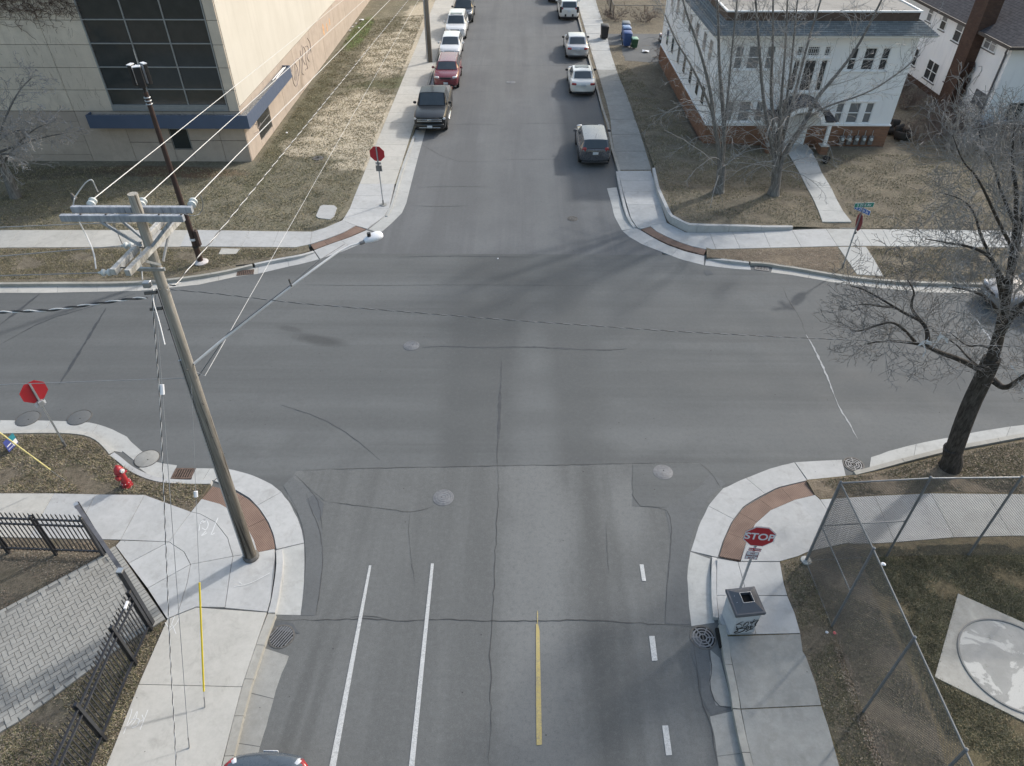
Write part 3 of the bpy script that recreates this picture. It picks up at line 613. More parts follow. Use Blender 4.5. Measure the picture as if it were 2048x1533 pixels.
band(kg, 'gutter', M['conc_new'], P3([(628, 503), (599, 516), (560, 523), (516, 534)], .012), P3([(638, 519), (600, 529), (579, 533), (516, 548)], .006), 2, .1, .006, 4)
band(kg, 'gutter', M['conc_beige'], P3([(516, 534), (442, 551), (345, 566), (247, 572), (100, 573), (-200, 573)], .01), P3([(516, 548), (477, 553), (396, 570), (281, 582), (100, 586), (-200, 586)], .006), 9, .1, .006, 4, .01)
kg = E('kerb', kind='structure')                  # NE
kl = [Vector((XE, 300, .14)), Vector((XE, 60, .14)), Vector((XE, 47, .14))] + P3([(1213, 245), (1223, 300), (1236, 342)], .14); band(kg, 'kerb_stone', M['conc_kerb'], kl, offs(kl, .14), 60, .2, .005, 3)
kl = P3([(1237, 343), (1241.5, 367), (1252, 412), (1260, 437)], .14) + P3([(1272, 455)], .05); band(kg, 'kerb_stone', M['conc_new'], kl, offs(kl, -.14), 2, .2, .005, 6)
band(kg, 'gutter', M['conc_mid'], P3([(1233, 375), (1243, 412), (1252, 438), (1272, 458)], .012), P3([(1214, 377), (1223, 408), (1228.5, 432.5), (1244, 461)], .006), 2, .1, .006, 5)
band(kg, 'gutter', M['conc_new'], P3([(1273, 457), (1282.5, 462), (1307, 477), (1336, 491), (1370.7, 503.5), (1409, 512.5)], .03), P3([(1245, 462), (1258, 473.6), (1286.6, 490), (1323.6, 504), (1360.5, 518.7), (1407.6, 530.6)], .006), 3, .1, .006, 5)
band(kg, 'kerb_stone', M['conc_new'], P3([(1414, 514.6)], .05) + P3([(1450, 518), (1497, 523)], .14), [p + Vector((0, -.16, 0)) for p in P3([(1414, 514.6)], .05) + P3([(1450, 518), (1497, 523)], .14)], 2, .2, .006, 4)
band(kg, 'gutter', M['conc_new'], P3([(1412, 518), (1450, 523), (1500, 530)], .012), P3([(1410, 531), (1467, 538), (1502, 540)], .006), 1, .1, .006, 6)
kerb(kg, [(1500, 523), (1530, 524), (1564, 530), (1585.6, 532.5), (1666, 547), (1741, 556.6), (1821, 562), (1901, 564.6), (1995, 566), (2300, 568)], M['conc_kerb'], 10, .15, side=-1)
band(kg, 'gutter', M['conc_beige'], P3([(1545, 535), (1600, 544), (1666, 556), (1767, 568), (1821, 572), (1981, 575), (2300, 577)], .01), P3([(1542, 545), (1588, 551), (1666, 565), (1767, 577), (1848, 585), (1981, 587), (2300, 589)], .006), 10, .1, .006, 4, .01)
kg = E('kerb', kind='structure')                  # SW
kerb(kg, [(-200, 862), (0, 861), (122, 859), (175, 863), (200, 874), (220, 893), (228, 904)], M['conc_beige'], 5, .15, side=-1)
kerb(kg, [(228, 905), (240, 913), (266, 935), (296, 949), (325, 957), (367, 960), (424, 960)], M['conc_new'], 4, .16, side=-1)
band(kg, 'gutter', M['conc_mid'], P3([(-200, 866), (0, 865), (122, 864), (175, 868), (200, 880), (225, 902), (243, 905)], .01), P3([(-200, 841), (0, 841), (117, 842), (186, 846), (220, 857), (254, 874), (262, 884)], .006), 5, .1, .006, 5, .01)
band(kg, 'gutter', M['conc_mid'], P3([(238, 897), (268, 921)], .01), P3([(254, 877), (286, 905)], .006), 1, .1, .006, 5)
band(kg, 'gutter', M['conc_mid'], P3([(278, 936), (300, 952), (345, 959)], .01), P3([(311, 924), (330, 928), (354, 931)], .006), 1, .1, .006, 6)
band(kg, 'gutter', M['conc_mid'], P3([(382, 961), (393, 961), (428, 961)], .01), P3([(388, 937), (401, 937), (452, 938)], .006), 2, .1, .006, 4)
band(kg, 'gutter', M['conc_new'], P3([(429, 962), (474, 981), (499, 996), (519, 1017), (537, 1044), (548, 1071), (553, 1099)], .03), P3([(454, 938), (490, 946), (517, 956), (540, 967), (562, 984), (580, 1008), (595, 1037), (603, 1060), (608, 1086)], .006), 2, .1, .006, 9, .008)
band(kg, 'gutter', M['conc_mid'], P3([(553, 1100), (567, 1120), (566, 1160), (558, 1200), (551, 1230)], .012), P3([(608, 1087), (609, 1125), (608, 1174), (605, 1199), (601, 1231)], .006), 1, .1, .006, 9)
kl = P3([(552, 1101)], .06) + P3([(553, 1125), (551, 1150), (543, 1200), (536, 1226)], .14); band(kg, 'kerb_stone', M['conc_new'], kl, offs(kl, .17), 1, .2, .006, 8)
kl = P3([(536, 1227), (520, 1268), (505, 1312), (485, 1372), (467, 1440), (444, 1533), (428, 1600)], .14); band(kg, 'kerb_stone', M['conc_kerb'], kl, offs(kl, .2), 5, .2, .006, 5)
band(kg, 'gutter', M['conc_old'], P3([(526, 1295), (500, 1380), (485, 1440), (466, 1533), (450, 1600)], .01), P3([(578, 1312), (553, 1375), (542, 1420), (518, 1500), (500, 1600)], .006), 3, .1, .008, 5, .012)
kg = E('kerb', kind='structure')                  # SE
band(kg, 'gutter', M['conc_new'], P3([(1435, 1115), (1445.5, 1082), (1462.6, 1044.5), (1486.5, 1013), (1514, 996), (1555, 975), (1614, 961)], .03), P3([(1382, 1102.5), (1398, 1051), (1418, 1010), (1445.5, 978), (1486.5, 959), (1541, 937), (1589, 925)], .006), 3, .1, .006, 8, .006)
band(kg, 'gutter', M['conc_new'], P3([(1615, 960), (1650, 957), (1692, 953)], .03), P3([(1590, 925), (1640, 922), (1684, 920)], .006), 1, .1, .006, 5)
band(kg, 'gutter', M['conc_mid'], P3([(1421, 1118), (1420, 1150), (1424, 1200), (1429, 1246)], .012), P3([(1381, 1104), (1374.6, 1147), (1377, 1208), (1383, 1253)], .006), 1, .1, .006, 8, .006)
kl = P3([(1434, 1116)], .06) + P3([(1433, 1147), (1433, 1191), (1437, 1236)], .14); band(kg, 'kerb_stone', M['conc_new'], kl, offs(kl, -.13), 1, .2, .006, 7)
kl = P3([(1451, 1250), (1456, 1276), (1462.5, 1320), (1476, 1382), (1481, 1418)], .14); band(kg, 'kerb_stone', M['conc_kerb'], kl, offs(kl, -.17), 2, .2, .006, 6)
kl = P3([(1481, 1419), (1493, 1477), (1507, 1533), (1525, 1600)], .14); band(kg, 'kerb_stone', M['conc_kerb'], kl, offs(kl, -.17), 2, .2, .006, 5)
band(kg, 'gutter', M['conc_old'], P3([(1440, 1316), (1455, 1372), (1464, 1414)], .01), P3([(1421, 1300), (1418, 1368), (1432, 1412)], .006), 1, .1, .006, 8, .012)
band(kg, 'gutter', M['conc_old'], P3([(1466, 1422), (1478, 1477), (1489, 1533), (1500, 1600)], .01), P3([(1420, 1433), (1432, 1491), (1437, 1533), (1446, 1600)], .006), 2, .1, .006, 6, .012)
band(kg, 'kerb_stone', M['conc_kerb'], P3([(1712, 950), (1752, 940), (1810, 924), (1889, 904), (2048, 874), (2300, 850)], .14), [p + Vector((-.02, .15, 0)) for p in P3([(1712, 950), (1752, 940), (1810, 924), (1889, 904), (2048, 874), (2300, 850)], .14)], 6, .2, .006, 5)
band(kg, 'gutter', M['conc_mid'], P3([(1738, 940), (1752, 934), (1810, 917), (1889, 897), (2048, 867), (2300, 842)], .01), P3([(1742, 915), (1783, 901), (1830, 889), (1896, 875.6), (1995, 857), (2300, 815)], .006), 6, .1, .008, 5, .012)

# ---- clay/concrete paver drive in herringbone
pv = E('paver_driveway', kind='structure')
dpoly = PX([(212, 1110), (231, 1094), (332, 1240), (312, 1252), (270, 1276), (191, 1334), (122, 1386), (35, 1448), (0, 1467), (-60, 1510), (-120, 1300), (0, 1224)], ZL)
M['sand'] = simple('grey_bedding_sand', (.17, .168, .16), .95)
sheet('bedding_sand', dpoly, M['sand'], ZL + .03, pv)
mpav = concrete('grey_paver', (.31, .305, .285), .25, .25)
def inside(x, y, poly):
    c = False; n = len(poly)
    for i in range(n):
        x1, y1 = poly[i][:2]; x2, y2 = poly[i - 1][:2]
        if (y1 > y) != (y2 > y) and x < (x2 - x1) * (y - y1) / (y2 - y1) + x1: c = not c
    return c
ax = Vector(G(208, 1113, ZL)) - Vector(G(0, 1224, ZL)); ax = nv((ax.x, ax.y, 0)); ay = Vector((-ax.y, ax.x, 0)); og = Vector(G(332, 1240, ZL)); U = .118
e1 = Vector(G(231, 1094, ZL)); bdir = nv(Vector((og.x - e1.x, og.y - e1.y, 0))); bn = Vector((bdir.y, -bdir.x, 0))   # band along the street edge
if bn.dot(ax) > 0: bn = -bn
bpoly = [tuple(e1), tuple(og), tuple(og + bn * .33), tuple(e1 + bn * .33)]
cand = []; dinn = inset(dpoly, .16)
for i in range(-60, 12):
    for j in range(-30, 45):
        r = (i - j) % 4
        if r == 0: c, hd = (i + 1, j + .5), 1
        elif r == 3: c, hd = (i + .5, j + 1), 0
        else: continue
        p = og + ax * (c[0] * U) + ay * (c[1] * U)
        if inside(p.x, p.y, dinn) and not inside(p.x, p.y, bpoly) and p.x > -13.6: cand.append((math.hypot(p.x, p.y), p, hd))
cand.sort(key=lambda a: a[0])
hw, hd_ = U - .0045, U / 2 - .0045
pm = MB().box((0, 0, 0), (2 * hw, 2 * hd_, .05), taper=.97).mesh('paver', mpav, bevel=0)
rest = MB(); a0 = math.atan2(ax.y, ax.x)
for k, (d, p, h) in enumerate(cand):
    z = ZL + .02 + random.uniform(-.004, .004); rz = a0 + (0 if h else math.pi / 2) + random.uniform(-.02, .02)
    if k < 270:
        o = place(pm, 'paver', pv); o.location = (p.x, p.y, z); o.rotation_euler = (random.uniform(-.015, .015), random.uniform(-.015, .015), rz)
    else: rest.box((p.x, p.y, z), (2 * hw, 2 * hd_, .05), rz, taper=.97)
if rest.v: rest.build('paver', mpav, pv, kind='stuff')
nb = int((og - e1).length / .118)
for i in range(nb):
    p = e1.lerp(og, (i + .5) / nb) + bn * .165; o = place(MB().box((0, 0, 0), (.315, .105, .05)).mesh('border_paver', mpav) if i == 0 else bme, 'border_paver', pv); bme = o.data
    o.location = (p.x, p.y, ZL + .02 + random.uniform(-.003, .003)); o.rotation_euler = (0, 0, math.atan2(bn.y, bn.x) + random.uniform(-.02, .02))

for ed in (PX([(212, 1110), (0, 1224), (-120, 1288)], ZL), PX([(318, 1249), (270, 1276), (191, 1334), (122, 1386), (35, 1448), (0, 1467), (-60, 1510)], ZL)):
    sg = -1 if ed[0][1] < 10 else 1; L_e = sum((Vector(b_) - Vector(a_)).length for a_, b_ in zip(ed[:-1], ed[1:])); q_ = res(offs(ed, .06 * sg), int(L_e / .24) + 1)
    for a_, b_ in zip(q_[:-1], q_[1:]):
        o = place(pm, 'edge_paver', pv); c_ = (a_ + b_) / 2; o.location = (c_.x, c_.y, ZL + .022 + random.uniform(-.003, .003)); o.rotation_euler = (0, 0, math.atan2((b_ - a_).y, (b_ - a_).x))
# ---- scattered leaves and tufts
def pip(xy, poly):
    x, y = xy[:, 0], xy[:, 1]; c = np.zeros(len(x), bool); n = len(poly)
    for i in range(n):
        x1, y1 = poly[i][:2]; x2, y2 = poly[i - 1][:2]
        if y1 == y2: continue
        c ^= ((y1 > y) != (y2 > y)) & (x < (x2 - x1) * (y - y1) / (y2 - y1) + x1)
    return c
def raw_mesh(name, V, F, mats, mi=None):
    me = bpy.data.meshes.new(name); k = F.shape[1]; me.vertices.add(len(V)); me.vertices.foreach_set('co', V.astype(np.float32).ravel())
    me.loops.add(F.size); me.loops.foreach_set('vertex_index', F.astype(np.int32).ravel()); me.polygons.add(len(F))
    me.polygons.foreach_set('loop_start', np.arange(0, F.size, k, dtype=np.int32))
    for m in mats: me.materials.append(m)
    if mi is not None: me.polygons.foreach_set('material_index', mi.astype(np.int32))
    me.update(calc_edges=True); return me
EXCL = [PX(l, ZL) for l in ([(640, 411), (668, 409), (676, 416), (668, 436), (658, 441), (634, 438), (630, 432)], [(441, 496), (482, 497), (473, 510), (435, 510)], [(1676, 494), (1732, 494), (1767, 553), (1714, 549)], [(1568, 298), (1622, 298), (1706, 446), (1643, 446)], [(1676, 448), (1707, 448), (1713, 458), (1678, 458)])] + [[(11.48, 10.5), (13.8, 8.97), (12.17, 6.7), (9.86, 8.24)]]
def pts_in(poly, n, clump=0.0, cs=.5):
    P = np.array([q[:2] for q in poly]); lo, hi = P.min(0), P.max(0); out = np.zeros((0, 2))
    while len(out) < n:
        xy = lo + np.random.rand(n * 2, 2) * (hi - lo)
        if clump:
            f = np.sin(xy[:, 0] * 1.3 / cs + 2 * np.sin(xy[:, 1] * .9 / cs)) + np.sin(xy[:, 1] * 1.7 / cs + 1.5 * np.sin(xy[:, 0] * .7 / cs)); xy = xy[f / 2 > np.random.rand(len(xy)) * 2 * clump - clump - .3]
        xy = xy[pip(xy, poly)]
        for e_ in EXCL: xy = xy[~pip(xy, e_)]
        out = np.vstack([out, xy])
    return out[:n]
def leaves(name, poly, n, z, size=(.012, .027), clump=.5, mats=('leaf', 'leafpale'), zf=None):
    xy = pts_in(poly, n, clump); m = len(xy); a = np.random.rand(m) * 6.283; s = np.random.uniform(*size, m); t = np.random.uniform(-.4, .4, (m, 2)) * s[:, None] * .6
    c, d = np.cos(a) * s, np.sin(a) * s; zz = (zf(xy) if zf else np.full(m, z)) + .02 + np.random.rand(m) * .02
    ex = np.stack([c, d, t[:, 0]], 1); ey = np.stack([-d * .55, c * .55, t[:, 1]], 1); o = np.stack([xy[:, 0], xy[:, 1], zz], 1)
    V = np.stack([o - ex, o - ey, o + ex, o + ey], 1).reshape(-1, 3); F = np.arange(4 * m).reshape(m, 4)
    return place(raw_mesh(name, V, F, [M[k] for k in mats], (np.random.rand(m) < .3)), name, kind='stuff')
def tufts(name, poly, n, z, h=(.03, .09), w=.012, clump=.4, mats=('straw', 'blade'), zf=None, k=3):
    xy = np.repeat(pts_in(poly, n, clump), k, 0); m = len(xy); xy = xy + np.random.randn(m, 2) * .02; a = np.random.rand(m) * 6.283; hh = np.random.uniform(*h, m)
    zz = (zf(xy) if zf else np.full(m, z)) - .01; ln = np.random.uniform(.3, 1.6, m) * hh; b = np.random.rand(m) * 6.283
    o = np.stack([xy[:, 0], xy[:, 1], zz], 1); e = np.stack([np.cos(a) * w, np.sin(a) * w, np.zeros(m)], 1); tip = o + np.stack([np.cos(b) * ln, np.sin(b) * ln, hh], 1)
    V = np.stack([o - e, o + e, tip], 1).reshape(-1, 3); F = np.arange(3 * m).reshape(m, 3)
    return place(raw_mesh(name, V, F, [M[q] for q in mats], (np.random.rand(m) < .45)), name, kind='stuff')
pSWc = PX([(0, 872), (150, 872), (196, 888), (232, 925), (290, 962), (417, 972), (380, 1020), (291, 988), (0, 984)], ZL)
leaves('leaf_litter', pSWc, 4200, ZL); tufts('grass', pSWc, 5000, ZL)
pSWd = PX([(0, 1082), (225, 1083), (208, 1110), (0, 1222)], ZL); leaves('leaf_litter', pSWd, 1100, ZL, clump=.2)
pSWe = PX([(0, 1472), (60, 1436), (150, 1370), (312, 1256), (328, 1246), (276, 1370), (210, 1533), (180, 1600), (0, 1600)], ZL); leaves('leaf_litter', pSWe, 2200, ZL, (.012, .026)); tufts('grass', pSWe, 7000, ZL, (.02, .07))
pNEv = PX([(1416, 503), (1446, 502), (1674, 497), (1696, 549), (1586, 534), (1497, 525), (1418, 515)], ZL); leaves('leaf_litter', pNEv, 3600, ZL, (.014, .032), .3)
pNEv2 = PX([(1737, 497), (2048, 500), (2048, 563), (1900, 561), (1770, 554)], ZL); leaves('leaf_litter', pNEv2, 3000, ZL, (.014, .032), .4); tufts('grass', pNEv2, 4000, ZL)
pNWv = PX([(0, 499), (600, 499), (510, 522), (345, 554), (0, 560)], ZL); leaves('leaf_litter', pNWv, 1500, ZL, (.014, .03), .8); tufts('grass', pNWv, 12000, ZL, (.03, .08))
pNW = PX([(0, 330), (505, 340), (720, 40), (850, 30), (715, 366), (672, 443), (624, 461), (0, 458)], ZL); tufts('grass', pNW, 42000, ZL, (.03, .09), .014, 1.2)
pSEg = PX([(1716, 1104), (1762, 1095), (2048, 1088), (2048, 1600), (1950, 1600), (1840, 1350)], ZL); tufts('grass', pSEg, 34000, ZL, (.02, .07), .010, .5)
pSEt = PX([(1566, 1130), (1700, 1095), (1742, 1180), (1880, 1480), (1900, 1600), (1700, 1590), (1640, 1390), (1595, 1230)], ZL); tufts('grass', pSEt, 14000, ZL, (.02, .06), .009); leaves('leaf_litter', pSEt, 900, ZL, (.010, .024), .3)
pl = PX([(1655, 1255), (1672, 1255), (1700, 1330), (1740, 1420), (1790, 1533), (1760, 1560), (1716, 1450), (1690, 1370)], ZL); leaves('leaf_litter', pl, 1300, ZL, (.010, .026), .3)
pSEv = PX([(1630, 966), (1760, 946), (1890, 912), (2048, 884), (2048, 984), (1862, 982), (1645, 994)], ZL); leaves('leaf_litter', pSEv, 2000, ZL, (.014, .03), .4); tufts('grass', pSEv, 9000, ZL, (.02, .07), .01)
from mathutils.bvhtree import BVHTree
_bm = bmesh.new(); _bm.from_mesh(bank.data); _bv = BVHTree.FromBMesh(_bm); _bm.free()
def bankz(xy):
    o = []
    for x, y in xy:
        h = _bv.ray_cast(Vector((x, y, 3)), Vector((0, 0, -1))); o.append(h[0].z if h[0] else ZL)
    return np.array(o)
pNE = PX([(1312, 350), (1345, 440), (1380, 455), (1640, 456), (2048, 458), (2048, 340), (1790, 310), (1640, 316), (1410, 305), (1250, 130), (1225, 130)], .15)
WL = [(1571, 301), (1585, 325), (1601, 355), (1612, 378), (1624, 398), (1636, 422), (1645, 443)]; WR = [(1620, 300), (1634, 325), (1643, 348), (1662, 378), (1672, 398), (1687, 422), (1704, 443)]
LL = P3(WL, .24); RR = P3(WR, .24)
for l_ in (LL, RR):
    zl = bankz([(q.x, q.y) for q in l_])
    for q, h_ in zip(l_, zl): q.z = h_ + .035
LL[-1].z = RR[-1].z = min(LL[-1].z, .24)
for i in range(6): MB().slab(inset([tuple(LL[i]), tuple(RR[i]), tuple(RR[i + 1]), tuple(LL[i + 1])], .007), .2).build('slab', M['conc_mid'], wk)
tufts('grass', pNE, 22000, ZL, (.03, .09), .013, .5, zf=bankz, k=2); leaves('leaf_litter', pNE, 4000, ZL, (.016, .032), .8, zf=bankz)
leaves('leaf_litter', PX([(1176, 70), (1200, 148), (1218, 235), (1222, 290), (1215, 290), (1195, 180), (1168, 70)], .14), 1500, .14, (.014, .03), .1)
# ================================================================ BUILDINGS
M['panel'] = None
def stone(name, col):
    t = NT(name); r = t.rand(); a = t.mix(sc(col, .93), sc(col, 1.07), r)
    a = t.mix(a, sc(col, .84), t.rng(t.noise(1.2, 5, .65), .42, .7)); v = t.noise(60, 3, .75)
    a = t.mix(a, sc(col, .6), t.math('MULTIPLY', t.rng(v, .5, .72), .5)); a = t.mix(a, sc(col, 1.4), t.math('MULTIPLY', t.rng(t.noise(75, 2), .58, .75), .4))
    z = t.noise(1, 5, .6, t.coord((3, 3, .25))); a = t.mix(a, sc(col, .8), t.math('MULTIPLY', t.rng(z, .52, .7), .5))
    return t.fin(a, .9, v, .2, .006, spec=.25)
M['panel'] = stone('exposed_aggregate_panel', (.66, .575, .48))
M['panel_low'] = stone('pinkish_aggregate_panel', (.46, .39, .335))
M['cream'] = None
t = NT('cream_render'); a = t.mix((.54, .515, .465), (.58, .555, .505), t.rng(t.noise(.5, 4), .35, .65)); z = t.noise(1, 5, .6, t.coord((2.2, 2.2, .12)))
a = t.mix(a, (.49, .465, .415), t.math('MULTIPLY', t.rng(z, .5, .72), .6)); M['cream'] = t.fin(a, .9, t.noise(40), .12, .006, spec=.2)
M['bluefascia'] = simple('slate_blue_metal', (.075, .105, .17), .5, .06, 2, .05)
M['mullion'] = simple('grey_window_mullion', (.31, .32, .325), .45, .08, 6, .05, .3)
M['gravel'] = None
t = NT('roof_gravel'); v = t.vor(26, out='Color'); sepr = t.n('ShaderNodeSeparateColor'); t.l(v, sepr.inputs[0])
a = t.mix((.06, .06, .062), (.34, .34, .33), t.rng(sepr.outputs[0], .1, .95)); M['gravel'] = t.fin(a, .9, t.vor(26), .8, .02)
M['roofgravel'] = None
t = NT('pale_roof_ballast'); v = t.noise(40, 3, .8); a = t.mix((.22, .21, .195), (.33, .32, .30), t.rng(v, .35, .65)); a = t.mix(a, (.18, .17, .155), t.rng(t.noise(.7, 5), .5, .75)); M['roofgravel'] = t.fin(a, .95, v, .4, .01)
def brick(name, c1, c2, mort, sc_=1.0):
    t = NT(name); q = t.n('ShaderNodeTexBrick'); q.inputs['Color1'].default_value = (*c1, 1); q.inputs['Color2'].default_value = (*c2, 1); q.inputs['Mortar'].default_value = (*mort, 1)
    q.inputs['Scale'].default_value = 1.0; q.inputs['Mortar Size'].default_value = .008; q.inputs['Brick Width'].default_value = .24; q.inputs['Row Height'].default_value = .08; q.inputs['Bias'].default_value = -.1
    # lay courses along the wall whatever way it faces
    s1 = t.n('ShaderNodeSeparateXYZ'); t.l(t.tc, s1.inputs[0]); cb = t.n('ShaderNodeCombineXYZ')
    t.l(t.math('ADD', s1.outputs[0], s1.outputs[1]), cb.inputs[0]); t.l(s1.outputs[2], cb.inputs[1]); t.l(cb.outputs[0], q.inputs[0])
    a = t.mix(q.outputs[0], sc(c1, .6), t.math('MULTIPLY', t.rng(t.noise(1.3, 5), .45, .7), .6)); return t.fin(a, .9, q.outputs[1], -.4, .01, spec=.2)
M['brick'] = brick('orange_brown_brick', (.26, .135, .085), (.18, .088, .055), (.16, .14, .12))
M['brickdk'] = brick('dark_brown_brick', (.105, .062, .046), (.07, .043, .035), (.06, .05, .045))
def shingle(name, col):
    t = NT(name); s1 = t.n('ShaderNodeSeparateXYZ'); t.l(t.tc, s1.inputs[0])
    q = t.n('ShaderNodeTexBrick'); cb = t.n('ShaderNodeCombineXYZ'); t.l(s1.outputs[0], cb.inputs[0]); t.l(t.math('MULTIPLY', s1.outputs[2], 1.0), cb.inputs[1])
    q.inputs['Scale'].default_value = 1; q.inputs['Brick Width'].default_value = .3; q.inputs['Row Height'].default_value = .07; q.inputs['Mortar Size'].default_value = .006
    q.inputs['Color1'].default_value = (*sc(col, 1.2), 1); q.inputs['Color2'].default_value = (*sc(col, .75), 1); q.inputs['Mortar'].default_value = (*sc(col, .4), 1); t.l(cb.outputs[0], q.inputs[0])
    a = t.mix(q.outputs[0], sc(col, .7), t.math('MULTIPLY', t.rng(t.noise(.8, 5), .45, .7), .6)); return t.fin(a, .95, q.outputs[1], -.3, .01, spec=.15)
M['shingle_blue'] = shingle('blue_grey_shingle', (.19, .21, .22)); M['shingle_dk'] = shingle('dark_grey_shingle', (.085, .08, .083))
M['darktrim'] = simple('dark_brown_trim', (.055, .045, .042), .6)
M['greytrim'] = simple('dark_grey_trim', (.10, .10, .11), .6)
M['browntrim'] = simple('brown_board', (.10, .07, .055), .8)
M['doorwhite'] = simple('chipped_white_door', (.66, .67, .69), .6, .1, 8)

def bblock(mb, x0, x1, y0, y1, z0, z1): return mb.bb((x0, y0, z0), (x1, y1, z1))
# ---------- the large stone-panelled building on the north-west corner
YB = 38.29; XB = -15.06; ZT = 12.5; ZC = 3.16
B = EW('panel_clad_building', (XB, YB, 0), label='large beige stone-panelled building with dark curtain window and blue canopy', cat='building')
mb = MB(); bblock(mb, -70, XB - .06, YB + .06, 130, -.1, ZT - .1); core = mb.build('wall', simple('shadowed_joint_backing', (.07, .065, .06), .95), B)
B_off = (-XB, -YB, 0)
def bpart(mb, name, m, parent=B, **k):
    o = mb.build(name, m, parent, **k); return o
xwl, xwr = -21.9, -15.62
colsx = [-68, -62, -56, -50, -44.2, -38.4, -32.6, -28.4, -24.06, xwl]
rowsz = [ZC - .24, 4.02, 5.15, 6.26, 7.4, 8.52, 9.65, 10.8, ZT]
g = .012
for a, b in zip(colsx[:-1], colsx[1:]):
    for c, d in zip(rowsz[:-1], rowsz[1:]): bpart(MB().bb((a + g, YB, c + g), (b - g, YB + .08, d - g)), 'stone_panel', M['panel'])
for c, d in zip(rowsz[:-1], rowsz[1:]): bpart(MB().bb((xwr + .02, YB, c + g), (XB, YB + .08, d - g)), 'stone_panel', M['panel'])
bpart(MB().bb((xwl, YB, rowsz[-2] + .02), (xwr, YB + .08, ZT)), 'stone_panel', M['panel'])
lowz = [-.1, .5, 1.22, 1.78, 2.33, ZC - .26]
lowx = [-68, -62, -56, -50, -44.2, -38.4, -32.6, -28.4, -24.06]
for a, b in zip(lowx[:-1], lowx[1:]):
    for c, d in zip(lowz[:-1], lowz[1:]): bpart(MB().bb((a + g, YB + .02, c + g * .6), (b - g, YB + .09, d - g * .6)), 'stone_panel', M['panel_low'])
for a, b, c, d in [(-24.06, -21.6, -.1, 2.9), (-21.6, -19.26, -.1, 1.2), (-21.6, -19.26, 1.22, 2.9), (-19.26, -18.22, -.1, .8), (-18.22, -16.5, -.1, 1.3), (-18.22, -16.5, 1.32, 2.9), (-16.5, XB, -.1, 1.3), (-16.5, XB, 1.32, 2.9), (-19.26, -18.22, 1.99, 2.9)]:
    bpart(MB().bb((a + g, YB + .02, c + .005), (b - g, YB + .09, d - .005)), 'stone_panel', M['panel_low'])
# east side: pinkish panels below, cream render above
ey = [YB + .10, 40.5, 42.9, 46.0, 49.6, 54.4, 58.2, 62.5, 67, 72, 77, 83, 90, 100, 110, 129]
for i, (a, b) in enumerate(zip(ey[:-1], ey[1:])):
    if i == 1:
        for c, d in [(-.1, .44), (1.96, ZC - .05)]: bpart(MB().bb((XB - .08, a + g, c), (XB, b - g, d)), 'stone_panel', M['panel_low'])
    else: bpart(MB().bb((XB - .08, a + g, -.1), (XB, b - g, ZC - .05)), 'stone_panel', M['panel_low'])
bpart(MB().bb((XB - .1, YB + .10, ZC), (XB + .03, 129, ZT)), 'rendered_wall', M['cream'])
bpart(MB().bb((-70, YB - .1, ZT + .02), (XB + .1, 130, ZT + .3)), 'coping', M['steeldk'])
# curtain window
wz = [3.24, 4.07, 5.18, 6.32, 7.43, 8.55, 9.65]; wx = [xwl + .07, -19.7, -17.72, xwr - .07]
w = MB().bb((xwl, YB - .02, ZC - .2), (xwl + .07, YB + .1, wz[-1])).build('window', M['mullion'], B)
for i in range(3):
    for j in range(len(wz) - 1): MB().bb((wx[i] + .03, YB + .03, wz[j] + .02), (wx[i + 1] - .03, YB + .06, wz[j + 1] - .02)).build('pane', M['glassbld'], w)
for x in wx[1:3] + [xwr - .035]: MB().bb((x - .03, YB - .03, ZC + .07), (x + .03, YB + .1, wz[-1])).build('mullion', M['mullion'], w)
for z in wz: MB().bb((xwl + .07, YB - .024, z - .025), (xwr, YB + .1, z + .025)).build('transom', M['mullion'], w)
MB().bb((xwl, YB - .05, ZC - .22), (xwr, YB + .1, ZC + .05)).build('sill', M['mullion'], w)
# ground floor windows
w = MB().bb((-19.24, YB + .05, .82), (-18.24, YB + .075, 1.97)).build('window', M['mullion'], B); MB().bb((-19.20, YB + .03, .86), (-18.28, YB + .05, 1.93)).build('pane', M['glassbld'], w)
w = MB().bb((XB - .06, 40.53, .46), (XB - .04, 42.87, 1.94)).build('window', M['mullion'], B)
MB().bb((XB - .04, 40.6, .5), (XB - .02, 42.8, 1.18)).build('pane', M['glasshouse'], w); MB().bb((XB - .04, 40.6, 1.24), (XB - .02, 42.8, 1.9)).build('pane', M['glasshouse'], w)
# L-shaped canopy tray
d = .55; zt, zb = 2.88, 2.18; xl = -23.2; yn = 46.9
mb = MB()
for p0, p1 in [((xl, YB - d, zb), (XB + d, YB - d + .05, zt)), ((XB + d - .05, YB - d + .05, zb), (XB + d, yn, zt)), ((xl, YB - d + .05, zb), (xl + .05, YB - .001, zt)), ((XB + .04, yn - .05, zb), (XB + d - .05, yn, zt))]: mb.bb(p0, p1)
cn = mb.build('canopy', M['bluefascia'], B)
mb = MB(); mb.bb((xl + .05, YB - d + .05, zb + .06), (XB + d - .05, YB, zt - .12)); mb.bb((XB + .035, YB + .002, zb + .06), (XB + d - .05, yn - .05, zt - .12)); mb.build('gravel_bed', M['gravel'], cn)
mb = MB(); mb.tube([(XB + .18, 44.1, zt - .07), (XB + .22, 46.6, zt - .05)], .03, 6); mb.tube([(XB + .32, 44.4, zt - .07), (XB + .30, 46.7, zt - .05)], .03, 6); mb.build('loose_pipe', M['whitetrim'], cn)
